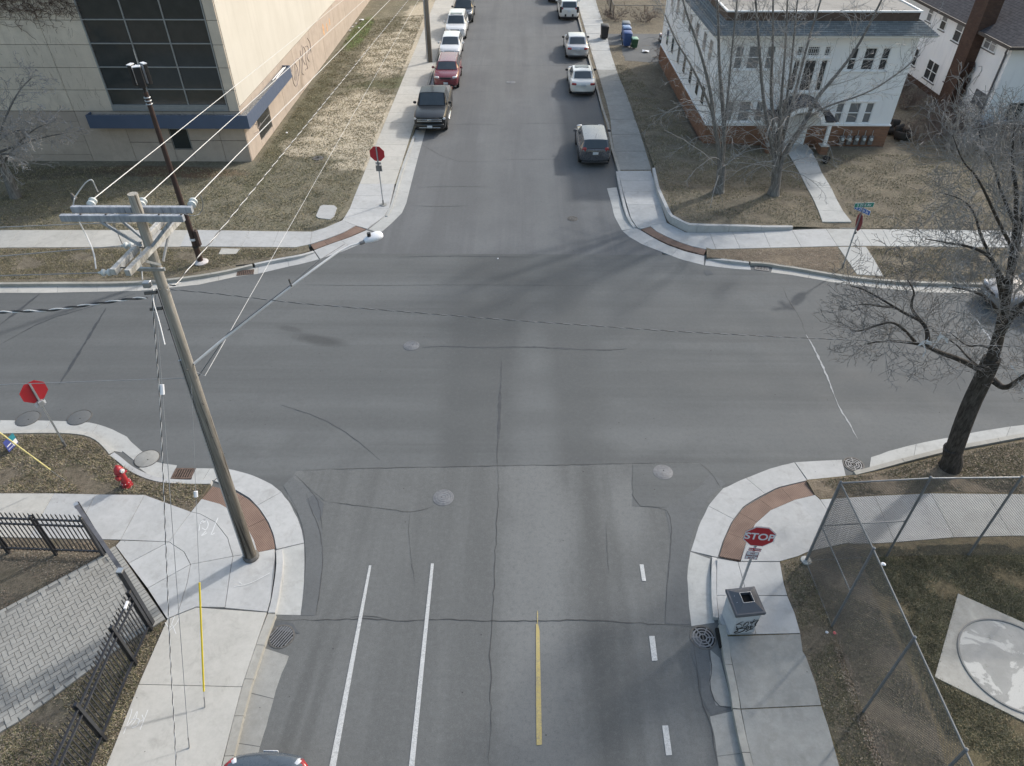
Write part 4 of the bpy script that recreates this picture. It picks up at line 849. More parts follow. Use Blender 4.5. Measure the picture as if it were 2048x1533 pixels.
# faded tags sprayed on the east wall
def stroke(mb, pts, w, n=4, k=2): mb.tube([tuple(q) for q in smooth_line(pts, k)], w, n)
def wallpts(l): return [tuple(np.array(XP(u, v, XB + .004))) for u, v in l]
tag_m = simple('faded_grey_spray', (.23, .20, .195), .95, .2)
mb = MB()
Z4 = lambda l: wallpts([(540 + a / 7.665, b / 7.665) for a, b in l])
for l in [[(330, 1100), (345, 980), (390, 970), (430, 1080), (430, 1250), (400, 1340), (360, 1290), (335, 1150)], [(380, 980), (385, 1100), (375, 1230)], [(395, 1240), (400, 1100), (420, 1040)], [(370, 960), (420, 890), (450, 920), (455, 1050), (440, 1170)], [(480, 900), (500, 960), (480, 1130), (520, 1150)], [(485, 700), (500, 780), (490, 900), (540, 1000)],
          [(510, 720), (550, 800), (545, 950), (580, 1050)], [(540, 720), (580, 700), (590, 800), (560, 880), (600, 950)], [(570, 590), (610, 650), (620, 760), (590, 830)], [(590, 780), (620, 740), (625, 810)], [(460, 780), (470, 870), (500, 860)], [(540, 1080), (560, 1050), (580, 1060)]]: stroke(mb, Z4(l), .028, 3); mb = (mb.build('spray_tag', tag_m, B), MB())[1]
for l in [[(505, 255), (512, 240), (516, 262), (522, 246)], [(508, 268), (518, 262), (521, 275)], [(500, 246), (514, 250)]]: stroke(mb, wallpts(l), .022, 3); mb = (mb.build('spray_tag', tag_m, B), MB())[1]
mor = simple('faded_orange_spray', (.60, .36, .20), .95, .2, 5)
for (u, v, h) in [(647, 60, .55), (654, 55, .4), (659, 44, .35)]:
    c = XP(u, v, XB + .004); vs = [(c[0], c[1] + .42 * h * math.cos(a), c[2] + .8 * h * math.sin(a)) for a in [i * math.pi / 5 for i in range(10)]]; mb = MB(); mb.add(vs + [(p[0] - .01, p[1], p[2]) for p in vs], [tuple(range(10))] + [(i, i + 10, (i + 1) % 10 + 10, (i + 1) % 10) for i in range(10)]); mb.build('spray_tag', mor, B, label='small orange sprayed blob')

# ---------- white two-storey house
YH = 40.8; X0, X1 = 10.93, 21.5; YD = 58.0
Hs = EW('white_house', (16, YH, 0), label='white stucco flat-roofed house with brick base and arched porch', cat='house')
M['whitewall'] = None
t = NT('white_stucco_wall'); a = t.mix((.78, .79, .81), (.84, .845, .85), t.rng(t.noise(.8, 5), .35, .65)); a = t.mix(a, (.66, .67, .69), t.math('MULTIPLY', t.rng(t.noise(1, 5, .6, t.coord((2, 2, .3))), .52, .72), .6)); M['whitewall'] = t.fin(a, .85, t.noise(55), .25, .006, spec=.25)
def hp(mb, name, m, parent=Hs, **k): return mb.build(name, m, parent, **k)
# front wall with window openings cut as blocks
wins = [(11.8, 12.27, 4.44, 5.65), (12.5, 13.21, 4.44, 5.65), (13.5, 13.97, 4.44, 5.65), (11.85, 12.32, 1.57, 2.72), (12.6, 13.29, 1.57, 2.72), (13.56, 14.03, 1.57, 2.72),
        (18.04, 18.48, 4.4, 5.56), (18.8, 19.47, 4.4, 5.56), (19.76, 20.2, 4.4, 5.56), (18.14, 18.58, 1.5, 2.66), (18.86, 19.52, 1.5, 2.66), (19.8, 20.26, 1.5, 2.66),
        (15.11, 15.45, 5.12, 5.63), (15.68, 16.34, 5.12, 5.63), (16.6, 16.94, 5.12, 5.63), (15.11, 15.45, 3.28, 4.94), (15.7, 16.36, 3.28, 4.94), (16.59, 16.96, 3.28, 4.94)]
zb_ = 1.42
hp(MB().bb((X0, YH + .12, zb_), (X1, YD, 6.2)), 'wall', M['whitewall'])
zs_ = sorted({zb_, 6.2} | {w_[2] for w_ in wins} | {w_[3] for w_ in wins}); mb = MB()
for za, zb2 in zip(zs_[:-1], zs_[1:]):
    if zb2 - za < .005: continue
    xx = sorted([(w_[0], w_[1]) for w_ in wins if w_[2] < (za + zb2) / 2 < w_[3]]); cur = X0
    for a_, b_ in xx + [(X1, X1)]:
        if a_ > cur + .001: mb.bb((cur, YH, za), (a_, YH + .12, zb2))
        cur = b_
hp(mb, 'front_wall', M['whitewall'])
for k, (a_, b_, c_, d_) in enumerate(wins):
    f = .045; o = MB(); 
    for q0, q1 in [((a_, YH + .02, c_), (a_ + f, YH + .08, d_)), ((b_ - f, YH + .02, c_), (b_, YH + .08, d_)), ((a_ + f, YH + .02, c_), (b_ - f, YH + .08, c_ + f)), ((a_ + f, YH + .02, d_ - f), (b_ - f, YH + .08, d_))]: o.bb(q0, q1)
    if k < 12: o.bb((a_ + f, YH + .03, (c_ + d_) / 2 - .025), (b_ - f, YH + .07, (c_ + d_) / 2 + .025))
    if 12 <= k < 15:
        n = 4 if b_ - a_ < .5 else 6
        for i in range(1, n): x = a_ + (b_ - a_) * i / n; o.bb((x - .008, YH + .03, c_ + f), (x + .008, YH + .06, d_ - f))
        for z in (c_ + .14, d_ - .14): o.bb((a_ + f, YH + .032, z - .008), (b_ - f, YH + .062, z + .008))
    wo = o.build('window', M['whitetrim'], Hs)
    MB().bb((a_ + f, YH + .085, c_ + f), (b_ - f, YH + .10, d_ - f)).build('pane', M['glassgrey'] if k in (0, 1, 2, 3, 4, 5, 9, 10, 11) else M['glasshouse'], wo)
for (a_, b_, z) in [(11.7, 14.1, 4.42), (11.72, 14.15, 1.54), (17.9, 20.32, 4.38), (18.02, 20.4, 1.47), (14.98, 17.08, 3.25)]: hp(MB().bb((a_, YH - .07, z - .07), (b_, YH - .003, z)), 'sill', M['whitetrim'])
for (a_, b_, z) in [(11.7, 14.1, 5.66), (17.9, 20.32, 5.58), (11.72, 14.15, 2.74), (18.02, 20.4, 2.68), (15.0, 17.05, 5.65), (15.0, 17.05, 4.98)]: hp(MB().bb((a_, YH - .04, z), (b_, YH - .003, z + .08)), 'lintel', M['whitetrim'])
hp(MB().bb((X0, YH - .02, 3.16), (X1, YH - .002, 3.2)), 'string_course', M['whitetrim'])
hp(MB().bb((X0 - .06, YH - .08, zb_ - .06), (X1 + .06, YD, zb_)), 'sill_band', M['whitetrim'])
hp(MB().bb((X0 - .03, YH - .03, -.05), (X1 + .03, YD, zb_ - .06)), 'brick_base', M['brick'])
# west wall windows (grey louvred)
for y in (42.3, 44.0, 46.2, 48.4, 50.6, 53.0, 55.2):
    for z in (1.9, 4.4):
        wo = MB().bb((X0 - .03, y, z), (X0 - .002, y + .8, z + 1.1)).build('window', M['whitetrim'], Hs); MB().bb((X0 - .04, y + .07, z + .07), (X0 - .03, y + .73, z + 1.03)).build('pane', M['glasshouse'], wo)
# pent roof skirt, eave boards, brown upstand, ballasted flat roof
hp(MB().bb((X0 - .62, YH - .6, 6.2), (X1 + .62, YD + .6, 6.3)), 'eave', M['whitetrim'])
e0, e1_, z0, z1 = .66, -.12, 6.3, 6.86
def ring(e, z): return [(X0 - e, YH - e, z), (X1 + e, YH - e, z), (X1 + e, YD + e, z), (X0 - e, YD + e, z)]
mb = MB(); mb.add(ring(e0, z0) + ring(e1_, z1), [(0, 1, 5, 4), (1, 2, 6, 5), (2, 3, 7, 6), (3, 0, 4, 7)]); mb.add(ring(e0, z0 - .004), [(3, 2, 1, 0)])
hp(mb, 'roof', M['shingle_blue'])
nsh = 9
for i in range(nsh):   # courses laid one over the next
    tt = (i + .0) / nsh; e = e0 + (e1_ - e0) * tt; z = z0 + (z1 - z0) * tt; e2 = e0 + (e1_ - e0) * (tt + 1.0 / nsh); z2 = z0 + (z1 - z0) * (tt + 1.0 / nsh)
    a_, b_ = ring(e + .012, z + .022), ring(e2, z2 + .006); c_ = ring(e + .012, z + .004)
    mb = MB(); mb.add(a_ + b_ + c_, [(0, 1, 5, 4), (1, 2, 6, 5), (2, 3, 7, 6), (3, 0, 4, 7), (8, 9, 1, 0), (9, 10, 2, 1), (10, 11, 3, 2), (11, 8, 0, 3)]); hp(mb, 'shingle_course', M['shingle_blue'])
hp(MB().bb((X0 + .1, YH + .1, 6.86), (X1 - .35, YD - .1, 7.28)), 'parapet', M['browntrim'])
mb = MB(); xa, xb_, ya, yb = X0 + .02, X1 - .28, YH + .02, YD
for p0, p1 in [((xa, ya, 7.28), (xb_, ya + .1, 7.36)), ((xa, yb - .1, 7.28), (xb_, yb, 7.36)), ((xa, ya + .1, 7.28), (xa + .1, yb - .1, 7.36)), ((xb_ - .1, ya + .1, 7.28), (xb_, yb - .1, 7.36))]: mb.bb(p0, p1)
hp(mb, 'roof_edge', M['whitetrim']); hp(MB().bb((xa + .1, ya + .1, 7.2), (xb_ - .1, yb - .1, 7.31)), 'flat_roof', M['roofgravel'])
# porch: arched canopy on posts over brick cheek walls
yp = YH - 1.35; xc = 15.95; Rr = 1.15; n = 14
def arc(r, z0_, flat): 
    p = [(xc - flat, z0_)] + [(xc - r * math.cos(math.pi * i / n), z0_ + .72 * r * math.sin(math.pi * i / n)) for i in range(n + 1)] + [(xc + flat, z0_)]; return p
outer = arc(1.15, 2.02, 1.75); inner = arc(.98, 1.90, 1.62); inner[0] = (xc - 1.75, 1.86); inner[-1] = (xc + 1.75, 1.86)
mb = MB(); k = len(outer)
vs = [(x, yp - .06, z) for x, z in outer] + [(x, yp - .06, z) for x, z in inner] + [(x, yp + .08, z) for x, z in outer] + [(x, yp + .08, z) for x, z in inner]; fs = []
for i in range(k - 1): fs += [(i, k + i, k + i + 1, i + 1), (2 * k + i, 2 * k + i + 1, 3 * k + i + 1, 3 * k + i), (i, i + 1, 2 * k + i + 1, 2 * k + i), (k + i, 3 * k + i, 3 * k + i + 1, k + i + 1)]
mb.add(vs, fs + [(0, 2 * k, 3 * k, k), (k - 1, 2 * k - 1, 4 * k - 1, 3 * k - 1)])
po = hp(mb, 'porch', M['whitetrim'])
mb = MB(); up = [(x, z + .05) for x, z in arc(1.2, 2.06, 1.8)]; vs = [(x, yp - .08, z) for x, z in up] + [(x, YH - .01, z + .16) for x, z in up] + [(x, yp - .08, z - .06) for x, z in up]; k2 = len(up)
mb.add(vs, [(i, i + 1, k2 + i + 1, k2 + i) for i in range(k2 - 1)] + [(2 * k2 + i, 2 * k2 + i + 1, i + 1, i) for i in range(k2 - 1)]); mb.build('porch_roof', M['shingle_dk'], po, smooth=True)
for sx, w_ in ((-1, .22), (1, .22)):
    x = xc + sx * 1.52
    MB().box((x, yp + .02, 1.28), (.17, .17, 1.15)).build('post', M['whitetrim'], po)
    MB().box((x, yp + .05, .35), (.42, .42, .72)).build('brick_pier', M['brick'], po); MB().box((x, yp + .65, .28), (.3, .95, .6)).build('brick_cheek', M['brick'], po)
    MB().box((x, yp + .05, .725), (.48, .48, .05)).build('pier_cap', M['conc_beige'], po)
dr = MB().bb((15.45, YH - .12, .28), (16.6, YH - .045, 2.0)).build('door', M['doorwhite'], Hs)
MB().bb((15.3, YH - .13, .28), (15.44, YH - .04, 2.1)).build('door_frame', M['whitetrim'], dr); MB().bb((16.61, YH - .13, .28), (16.75, YH - .04, 2.1)).build('door_frame', M['whitetrim'], dr)
MB().bb((15.0, YH - .1, .4), (15.28, YH - .045, 1.9)).build('sidelight', M['glassbld'], dr)
for z in (.5, 1.15): MB().bb((15.6, YH - .128, z), (16.45, YH - .12, z + .5)).build('door_panel', M['doorwhite'], dr)
MB().lathe([(.03, 0), (.035, .02), (0.03, .05), (.001, .06)], (16.5, YH - .12, 1.15), (0, -1, 0), 8).build('handle', M['steeldk'], dr)
hp(MB().bb((15.0, yp, -.05), (17.0, YH - .1, .27)), 'porch_step', M['conc_mid'])
# five electricity meters on the brick base
for i in range(5):
    x = 18.95 + i * .42; mt = E('electric_meter', (x, YH - .1, .5), label=['leftmost grey electric meter of the row on the brick base', 'second grey electric meter from the left in the row', 'middle grey electric meter of the row on the brick base', 'second grey electric meter from the right in the row', 'rightmost grey electric meter, nearest the house corner'][i], cat='meter', group='electric meters on the house')
    MB().box((0, 0, .05), (.26, .12, .5)).build('meter_box', M['steeldk'], mt, bevel=.01); MB().lathe([(.09, 0), (.09, .05), (.07, .09), (.001, .1)], (0, -.06, .12), (0, -1, 0), 12).build('meter_dial', M['porcelain'], mt); MB().tube([(0, 0, .3), (0, .02, .62)], .02, 6).build('conduit', M['steel'], mt)

# ---------- second white house with dark shingle roof and brick chimney
XH = 28.43; YC = 43.4; ZE = 5.05
H2 = EW('stucco_house', (XH, YC, 0), label='white stucco house with dark shingle roof and brown brick chimney, right edge', cat='house')
X2 = 40.0; Y2 = 72
MB().bb((XH, YC, .5), (X2, Y2, ZE)).build('wall', M['whitewall'], H2); MB().bb((XH - .02, YC - .02, -.05), (X2, Y2, .5)).build('foundation', M['brickdk'], H2)
def win2(y0, y1, z0, z1, n=1, fm='whitetrim', gm='glasshouse', split=True):
    o = MB(); f = .06; xo = XH - .05
    o.bb((xo, y0, z0), (XH - .002, y1, z0 + f)); o.bb((xo, y0, z1 - f), (XH - .002, y1, z1)); o.bb((xo, y0, z0 + f), (XH - .002, y0 + f, z1 - f)); o.bb((xo, y1 - f, z0 + f), (XH - .002, y1, z1 - f))
    for i in range(1, n): y = y0 + (y1 - y0) * i / n; o.bb((xo, y - .04, z0 + f), (XH - .002, y + .04, z1 - f))
    wo = o.build('window', M[fm], H2); zm = (z0 + z1) / 2
    for i in range(n):
        a_ = y0 + (y1 - y0) * i / n + .06; b_ = y0 + (y1 - y0) * (i + 1) / n - .06
        MB().bb((XH - .03, a_, z0 + f), (XH - .012, b_, zm - .02)).build('pane', M[gm], wo); MB().bb((XH - .03, a_, zm + .02), (XH - .012, b_, z1 - f)).build('pane', M['glassgrey' if split and z0 > 3 else gm], wo)
        if split: MB().bb((xo + .004, a_, zm - .02), (XH - .002, b_, zm + .02)).build('sash_bar', M['whitetrim'], wo)
    MB().bb((XH - .09, y0 - .06, z0 - .06), (XH - .002, y1 + .06, z0 - .002)).build('sill', M['greytrim'], wo)
win2(48.14, 49.9, 3.72, 5.0, 2); win2(51.16, 51.92, 3.93, 5.0); win2(53.25, 53.94, 3.99, 5.0, gm='glassgrey'); win2(44.95, 46.3, 4.2, 4.98, 2, split=False, gm='glassgrey')
win2(53.25, 53.86, 1.1, 2.26); win2(50.11, 51.72, .87, 2.12, 2); win2(48.23, 48.99, 1.4, 2.26, gm='glassgrey', split=False); win2(43.85, 45.2, 1.32, 2.1, 2, 'greytrim', 'glassgrey', split=False)
def win3(x0, x1, z0, z1):
    o = MB(); f = .07
    for q0, q1 in [((x0, YC - .05, z0), (x0 + f, YC - .002, z1)), ((x1 - f, YC - .05, z0), (x1, YC - .002, z1)), ((x0 + f, YC - .05, z0), (x1 - f, YC - .002, z0 + f)), ((x0 + f, YC - .05, z1 - f), (x1 - f, YC - .002, z1))]: o.bb(q0, q1)
    wo = o.build('window', M['whitetrim'], H2); MB().bb((x0 + f, YC - .03, z0 + f), (x1 - f, YC - .01, z1 - f)).build('pane', M['glassbld'], wo); MB().bb((x0 - .08, YC - .1, z0 - .07), (x1 + .08, YC - .002, z0 - .002)).build('sill', M['greytrim'], wo)
win3(30.0, 31.4, 3.3, 4.5); win3(32.6, 34, 3.3, 4.5); win3(29.55, 30.6, .75, 1.9); win3(32, 33.4, .75, 1.9)
# hip roof
eo = .5; rz_ = ZE + 3.4; xm = (XH + X2) / 2; mb = MB()
a_ = [(XH - eo, YC - eo, ZE), (X2 + eo, YC - eo, ZE), (X2 + eo, Y2 + eo, ZE), (XH - eo, Y2 + eo, ZE), (xm, YC + 6.5, rz_), (xm, Y2 - 6.5, rz_)]
mb.add(a_, [(0, 1, 4), (1, 2, 5, 4), (2, 3, 5), (3, 0, 4, 5), (3, 2, 1, 0)]); t = NT('dark_roof_shingle'); s1 = t.n('ShaderNodeSeparateXYZ'); t.l(t.tc, s1.inputs[0])
rw = t.math('FRACT', t.math('MULTIPLY', s1.outputs[2], 11.0)); sp = t.noise(1, 3, .7, t.coord((5, 5, 5))); cl = t.mix((.060, .057, .062), (.105, .10, .105), t.rng(sp, .35, .65)); cl = t.mix(cl, (.03, .03, .032), t.rng(rw, .16, .02)); M['roofdk'] = t.fin(cl, .95, t.noise(30), .3, .01, spec=.1)
mb.build('roof', M['roofdk'], H2)
mb = MB(); 
for p0, p1 in [((XH - eo - .04, YC - eo - .04, ZE - .14), (XH - eo + .03, Y2 + eo, ZE + .03)), ((XH - eo + .03, YC - eo - .04, ZE - .14), (X2 + eo, YC - eo + .03, ZE + .03))]: mb.bb(p0, p1)
mb.build('gutter', M['darktrim'], H2)
cy0, cy1 = 46.5, 47.9; MB().bb((XH - .62, cy0, -.05), (XH + .3, cy1, 7.6)).build('chimney', M['brickdk'], H2)
MB().tube([(XH - .5, YC - .3, ZE - .1), (XH - .25, YC + .15, ZE - .45), (XH - .08, YC + .35, ZE - .6), (XH - .08, YC + .4, .3)], .055, 6).build('downpipe', M['greytrim'], H2)
MB().tube([(XH - .03, 45.9, 3.2), (XH - .03, 45.6, 3.3), (XH - .03, 45.45, 3.1), (XH - .03, 45.7, 2.2)], .018, 5).build('conduit', M['steel'], H2)
# ================================================================ TREES AND SHRUBS
RMIN = [.0045]
def rdir(t, ang, up=0.0, flat=1.0):
    """unit vector at angle ang from t, random azimuth, pulled up (or down) by up"""
    a = nv(t.cross(Vector((0, 0, 1)) if abs(t.z) < .9 else Vector((1, 0, 0)))); b = t.cross(a); w = random.uniform(0, 6.283)
    d = t * math.cos(ang) + (a * math.cos(w) + b * math.sin(w)) * math.sin(ang); d.z = d.z * flat + up; return nv(d)
def wander(p, d, L, n, wob, trop):
    pts = [Vector(p)]; d = Vector(d)
    for i in range(n):
        d = nv(d + Vector((random.gauss(0, wob), random.gauss(0, wob), random.gauss(0, wob) + trop))); pts.append(pts[-1] + d * (L / n))
    return pts
def along(pts, t):
    f = t * (len(pts) - 1); i = min(int(f), len(pts) - 2); return pts[i].lerp(pts[i + 1], f - i), nv(pts[i + 1] - pts[i])
def sprout(mb, pts, r0, L, lev, P):
    """recursive side branches on a limb"""
    n, ang, lr, trop, wob, t0 = P[lev]
    k = max(1, int(round(n * random.uniform(.8, 1.2))))
    for i in range(k):
        t = t0 + (1 - t0) * (i + random.random()) / k; p, tg = along(pts, min(.999, t)); l = L * lr * random.uniform(.55, 1.25) * (1.15 - .55 * t); r = max(RMIN[0] * 1.3, r0 * (1 - .7 * t) * .55)
        d = rdir(tg, R(random.uniform(*ang)), trop * .6); last = lev == len(P) - 1; ns = 3 if last else (5 if lev == 0 else 4)
        q = wander(p, d, l, ns, wob, trop * .35); mb.tube(q, [max(RMIN[0], r * (1 - .8 * j / ns)) for j in range(ns + 1)], 3 if lev > 0 else 4, cap=False)
        if not last: sprout(mb, q, r, l, lev + 1, P)
def limb(mb, pts, r0, r1, n=8): 
    q = smooth_line(pts, 2); k = len(q); mb.tube(q, [r0 + (r1 - r0) * (i / (k - 1)) ** .8 for i in range(k)], n)
    return q

# ---- A: the big dark tree by the chain-link fence
TY = 15.0
def TA(u, v, dy=0): return Vector(YP(u, v, TY + dy))
A = EW('bare_tree', (13.36, TY, 0), label='big bare dark-trunked tree behind the chain-link fence at the right edge', cat='tree')
tb = MB()
trunk = limb(tb, [Vector((13.36, TY, -.05)), TA(1900, 925), TA(1935, 822), TA(1969, 752), TA(1984, 717)], .265, .22, 14)
tb.tube([Vector((13.36, TY, -.1)), Vector((13.38, TY, .35)), TA(1905, 895)], [.37, .29, .25], 14)
forks = [([TA(1976, 745), TA(1990, 700), TA(2002, 654), TA(2010, 612), TA(2016, 576), TA(2024, 517, .2), TA(2031, 458, .3), TA(2034, 380, .4), TA(2022, 320, .6), TA(2030, 250, .8)], .19, .012),
         ([TA(2008, 610), TA(2000, 575, -.2), TA(1992, 529, -.3), TA(1969, 505, -.3), TA(1938, 493, -.2), TA(1894, 486, 0), TA(1850, 478, .4)], .075, .01),
         ([TA(2012, 580), TA(2030, 520, .5), TA(2044, 440, .8), TA(2052, 350, 1.2), TA(2040, 250, 1.6)], .10, .015),
         ([TA(1990, 690), TA(2020, 640, -.6), TA(2060, 590, -1), TA(2110, 540, -1.4)], .10, .015),
         ([TA(1972, 748), TA(1950, 734), TA(1914, 717, -.1), TA(1880, 706, -.2), TA(1853, 693, -.3), TA(1832, 687, -.3), TA(1796, 683, -.2), TA(1760, 683, -.1), TA(1734, 688)], .105, .012),
         ([TA(1853, 693, -.3), TA(1856, 672, -.2), TA(1852, 655, -.1), TA(1840, 641), TA(1822, 618, .2), TA(1824, 600, .3), TA(1830, 585, .4), TA(1815, 560, .5)], .075, .015),
         ([TA(1838, 640), TA(1815, 630), TA(1789, 615, .1), TA(1757, 595, .3), TA(1725, 578, .5), TA(1700, 572, .6)], .05, .012),
         ([TA(1832, 687, -.3), TA(1812, 662, -.6), TA(1785, 643, -.8), TA(1757, 650, -1), TA(1718, 664, -1.1), TA(1700, 660, -1.2)], .045, .012),
         ([TA(1790, 615, .1), TA(1760, 614), TA(1730, 608, -.1), TA(1705, 612, -.2)], .025, .008),
         ([TA(1985, 760), TA(2010, 780, -.3), TA(2040, 758, -.7), TA(2080, 730, -1.2), TA(2130, 700, -1.5)], .11, .02),
         ([TA(1965, 740), TA(1935, 715, .6), TA(1915, 690, 1.1), TA(1880, 670, 1.4)], .04, .01),
         ([TA(1988, 700), TA(1960, 690, .5), TA(1935, 695, .8), TA(1900, 665, 1.2)], .035, .01),
         ([TA(2004, 640), TA(1990, 612, -.4), TA(1965, 590, -.8), TA(1935, 580, -1.1), TA(1905, 575, -1.3)], .06, .012),
         ([TA(2014, 575), TA(1985, 520, .5), TA(1960, 470, .9), TA(1950, 425, 1.3), TA(1925, 398, 1.6), TA(1880, 385, 1.8)], .06, .008),
         ([TA(2026, 500), TA(1995, 440, -.4), TA(1975, 395, -.7), TA(1952, 350, -1), TA(1925, 325, -1.2), TA(1905, 270, -1.3)], .05, .007),
         ([TA(2030, 450), TA(2000, 380, .5), TA(1988, 330, .9), TA(1962, 290, 1.3), TA(1955, 240, 1.5)], .045, .007)]
lq = [limb(tb, *f, 8) for f in forks]
tb.build('trunk', M['bark'], A, smooth=True, ang=80)
P_A = [(10, (30, 65), .42, .12, .22, .12), (7, (25, 60), .6, .08, .28, .1), (5, (25, 55), .6, .02, .3, .15)]
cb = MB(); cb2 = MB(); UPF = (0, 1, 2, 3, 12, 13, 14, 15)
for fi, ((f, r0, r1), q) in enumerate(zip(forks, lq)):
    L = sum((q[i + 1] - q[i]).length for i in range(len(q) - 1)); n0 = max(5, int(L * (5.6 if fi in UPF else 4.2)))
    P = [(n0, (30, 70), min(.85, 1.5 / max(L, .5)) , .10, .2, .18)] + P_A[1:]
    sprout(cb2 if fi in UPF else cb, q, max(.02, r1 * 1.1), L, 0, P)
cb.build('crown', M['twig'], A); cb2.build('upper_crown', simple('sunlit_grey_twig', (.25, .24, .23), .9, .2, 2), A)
def dress(mb, stems, per_m, length, P, r=.02):
    for q in stems:
        L = sum((q[i + 1] - q[i]).length for i in range(len(q) - 1)); sprout(mb, q, r, L, 0, [(max(3, int(L * per_m)), P[0][1], length / max(L, .4), P[0][3], P[0][4], P[0][5])] + P[1:])

RMIN[0] = .0062
# ---- B: two many-stemmed trees in front of the white house
def TB(u, v, Y): return Vector(YP(u, v, Y))
def multi(name, base, Y, stems, label, scale=1.0):
    T = EW(name, (base[0], base[1], .1), label=label, cat='tree'); tb = MB(); b0 = Vector(base)
    tb.tube([b0 + Vector((0, 0, -.2)), b0 + Vector((0, 0, .05)), b0 + Vector((0, 0, .35)), b0 + Vector((0, .02, 1.0)), b0 + Vector((0, .04, 1.5))], [.40, .33, .26, .2, .12], 12); qs = []
    for st, r0, dy in stems:
        n = len(st); pts = [b0 + Vector((random.uniform(-.12, .12), random.uniform(-.12, .12), .15))] + [TB(u, v, Y + dy * (i + 1) / n) for i, (u, v) in enumerate(st)]
        q = limb(tb, pts, r0, .022, 8); qs.append(q)
    tb.build('trunk', M['barkpale'], T, smooth=True, ang=80); cb = MB()
    dress(cb, qs, 1.9, 2.8, [(0, (24, 58), 0, .2, .13, .2), (5, (25, 55), .5, .06, .2, .15), (4, (25, 55), .5, -.02, .25, .15)], .045)
    for q in qs:      # long arching whips low on the outside
        for _ in range(4):
            p, tg = along(q, random.uniform(.12, .45)); d = nv(Vector((p.x - b0.x + random.uniform(-1, 1), random.uniform(-1, .6), .55))); w = wander(p, d, random.uniform(2.2, 4.2), 9, .1, -.11)
            cb.tube(w, [.02 * (1 - .08 * i) for i in range(10)], 4, cap=False); sprout(cb, w, .014, 2.6, 0, [(7, (25, 60), .28, -.05, .2, .2), (3, (25, 55), .45, -.05, .25, .2)])
    cb.build('crown', M['twigpale'], T); return T
g1 = G(1436, 388, .3); g2 = G(1546, 390, .32)
multi('bare_tree', g1, g1[1], [([(1440, 320), (1436, 285), (1428, 250), (1422, 188), (1407, 125), (1390, 73), (1370, 20), (1360, -30)], .15, -.6), ([(1444, 320), (1449, 271), (1445, 198), (1438, 136), (1437, 52), (1434, -10), (1430, -60)], .16, .8),
    ([(1440, 300), (1430, 240), (1408, 184), (1382, 130), (1350, 80), (1330, 30)], .09, .9), ([(1446, 290), (1455, 200), (1462, 120), (1470, 40), (1478, -30)], .09, -1.0)], 'slimmer bare many-stemmed tree, left of the two before the white house')
multi('bare_tree', g2, g2[1], [([(1550, 330), (1544, 290), (1527, 209), (1519, 104), (1512, 10), (1506, -60)], .15, -.5), ([(1552, 320), (1546, 240), (1541, 177), (1546, 94), (1546, 10), (1547, -60)], .14, .9), ([(1556, 320), (1560, 230), (1567, 146), (1573, 63), (1575, -20)], .12, -.9),
    ([(1556, 310), (1566, 240), (1580, 157), (1589, 63), (1596, -10)], .12, .4), ([(1558, 310), (1575, 240), (1590, 188), (1616, 84), (1642, 0), (1655, -50)], .13, .9), ([(1560, 330), (1572, 303), (1610, 246), (1631, 198), (1662, 164), (1713, 100), (1764, 0), (1780, -40)], .19, -.5),
    ([(1572, 300), (1612, 240), (1650, 213), (1735, 188), (1802, 144), (1840, 110)], .07, -1.1)], 'larger bare many-stemmed tree leaning over the porch of the white house')

# ---- C: pale crown reaching in at the left edge, in front of the stone building
T = EW('bare_tree', (-25.9, 33.6, .1), label='pale bare tree reaching in at the left edge before the stone building', cat='tree'); tb = MB(); b0 = Vector((-25.9, 33.6, 0)); qs = []; RMIN[0] = .009
tb.tube([b0, b0 + Vector((.1, 0, 1.4)), b0 + Vector((.05, 0, 3))], [.3, .22, .18], 10)
for (dx, dy, dz) in [(3.4, -.3, 2.2), (3.0, -1.4, 1.3), (2.8, .9, 3.2), (1.4, -1.8, 2.4), (1.0, .4, 4.2), (-2.6, .5, 2.6), (-1.6, -1.6, 2.4), (2.4, -2.0, .8), (3.6, .3, .9)]:
    s_ = b0 + Vector((.05, 0, random.uniform(1.6, 3.0))); q = limb(tb, [s_, s_ + Vector((dx * .4, dy * .4, dz * .5)), s_ + Vector((dx * .75, dy * .75, dz * .85)), s_ + Vector((dx, dy, dz))], .08, .014, 6); qs.append(q)
tb.build('trunk', M['barkpale'], T, smooth=True); cb = MB()
dress(cb, qs, 5.0, 1.5, [(0, (30, 65), 0, .05, .22, .2), (5, (25, 60), .5, -.05, .28, .15), (4, (25, 55), .5, -.1, .3, .15)], .018)
cb.build('crown', M['twigpale'], T)
# ---- sapling on the verge
b0 = Vector(G(246, 492, ZL)); T = EW('sapling', tuple(b0), label='thin bare sapling on the verge behind the crossarms', cat='tree'); tb = MB(); q = limb(tb, [b0, b0 + Vector((-.02, 0, .8)), b0 + Vector((-.03, .03, 1.7))], .022, .01, 6); tb.build('trunk', M['barkpale'], T); cb = MB()
sprout(cb, q, .01, 1.3, 0, [(8, (20, 45), .45, .25, .12, .45), (4, (20, 45), .45, .1, .2, .2)]); cb.build('crown', M['twigpale'], T)
RMIN[0] = .007
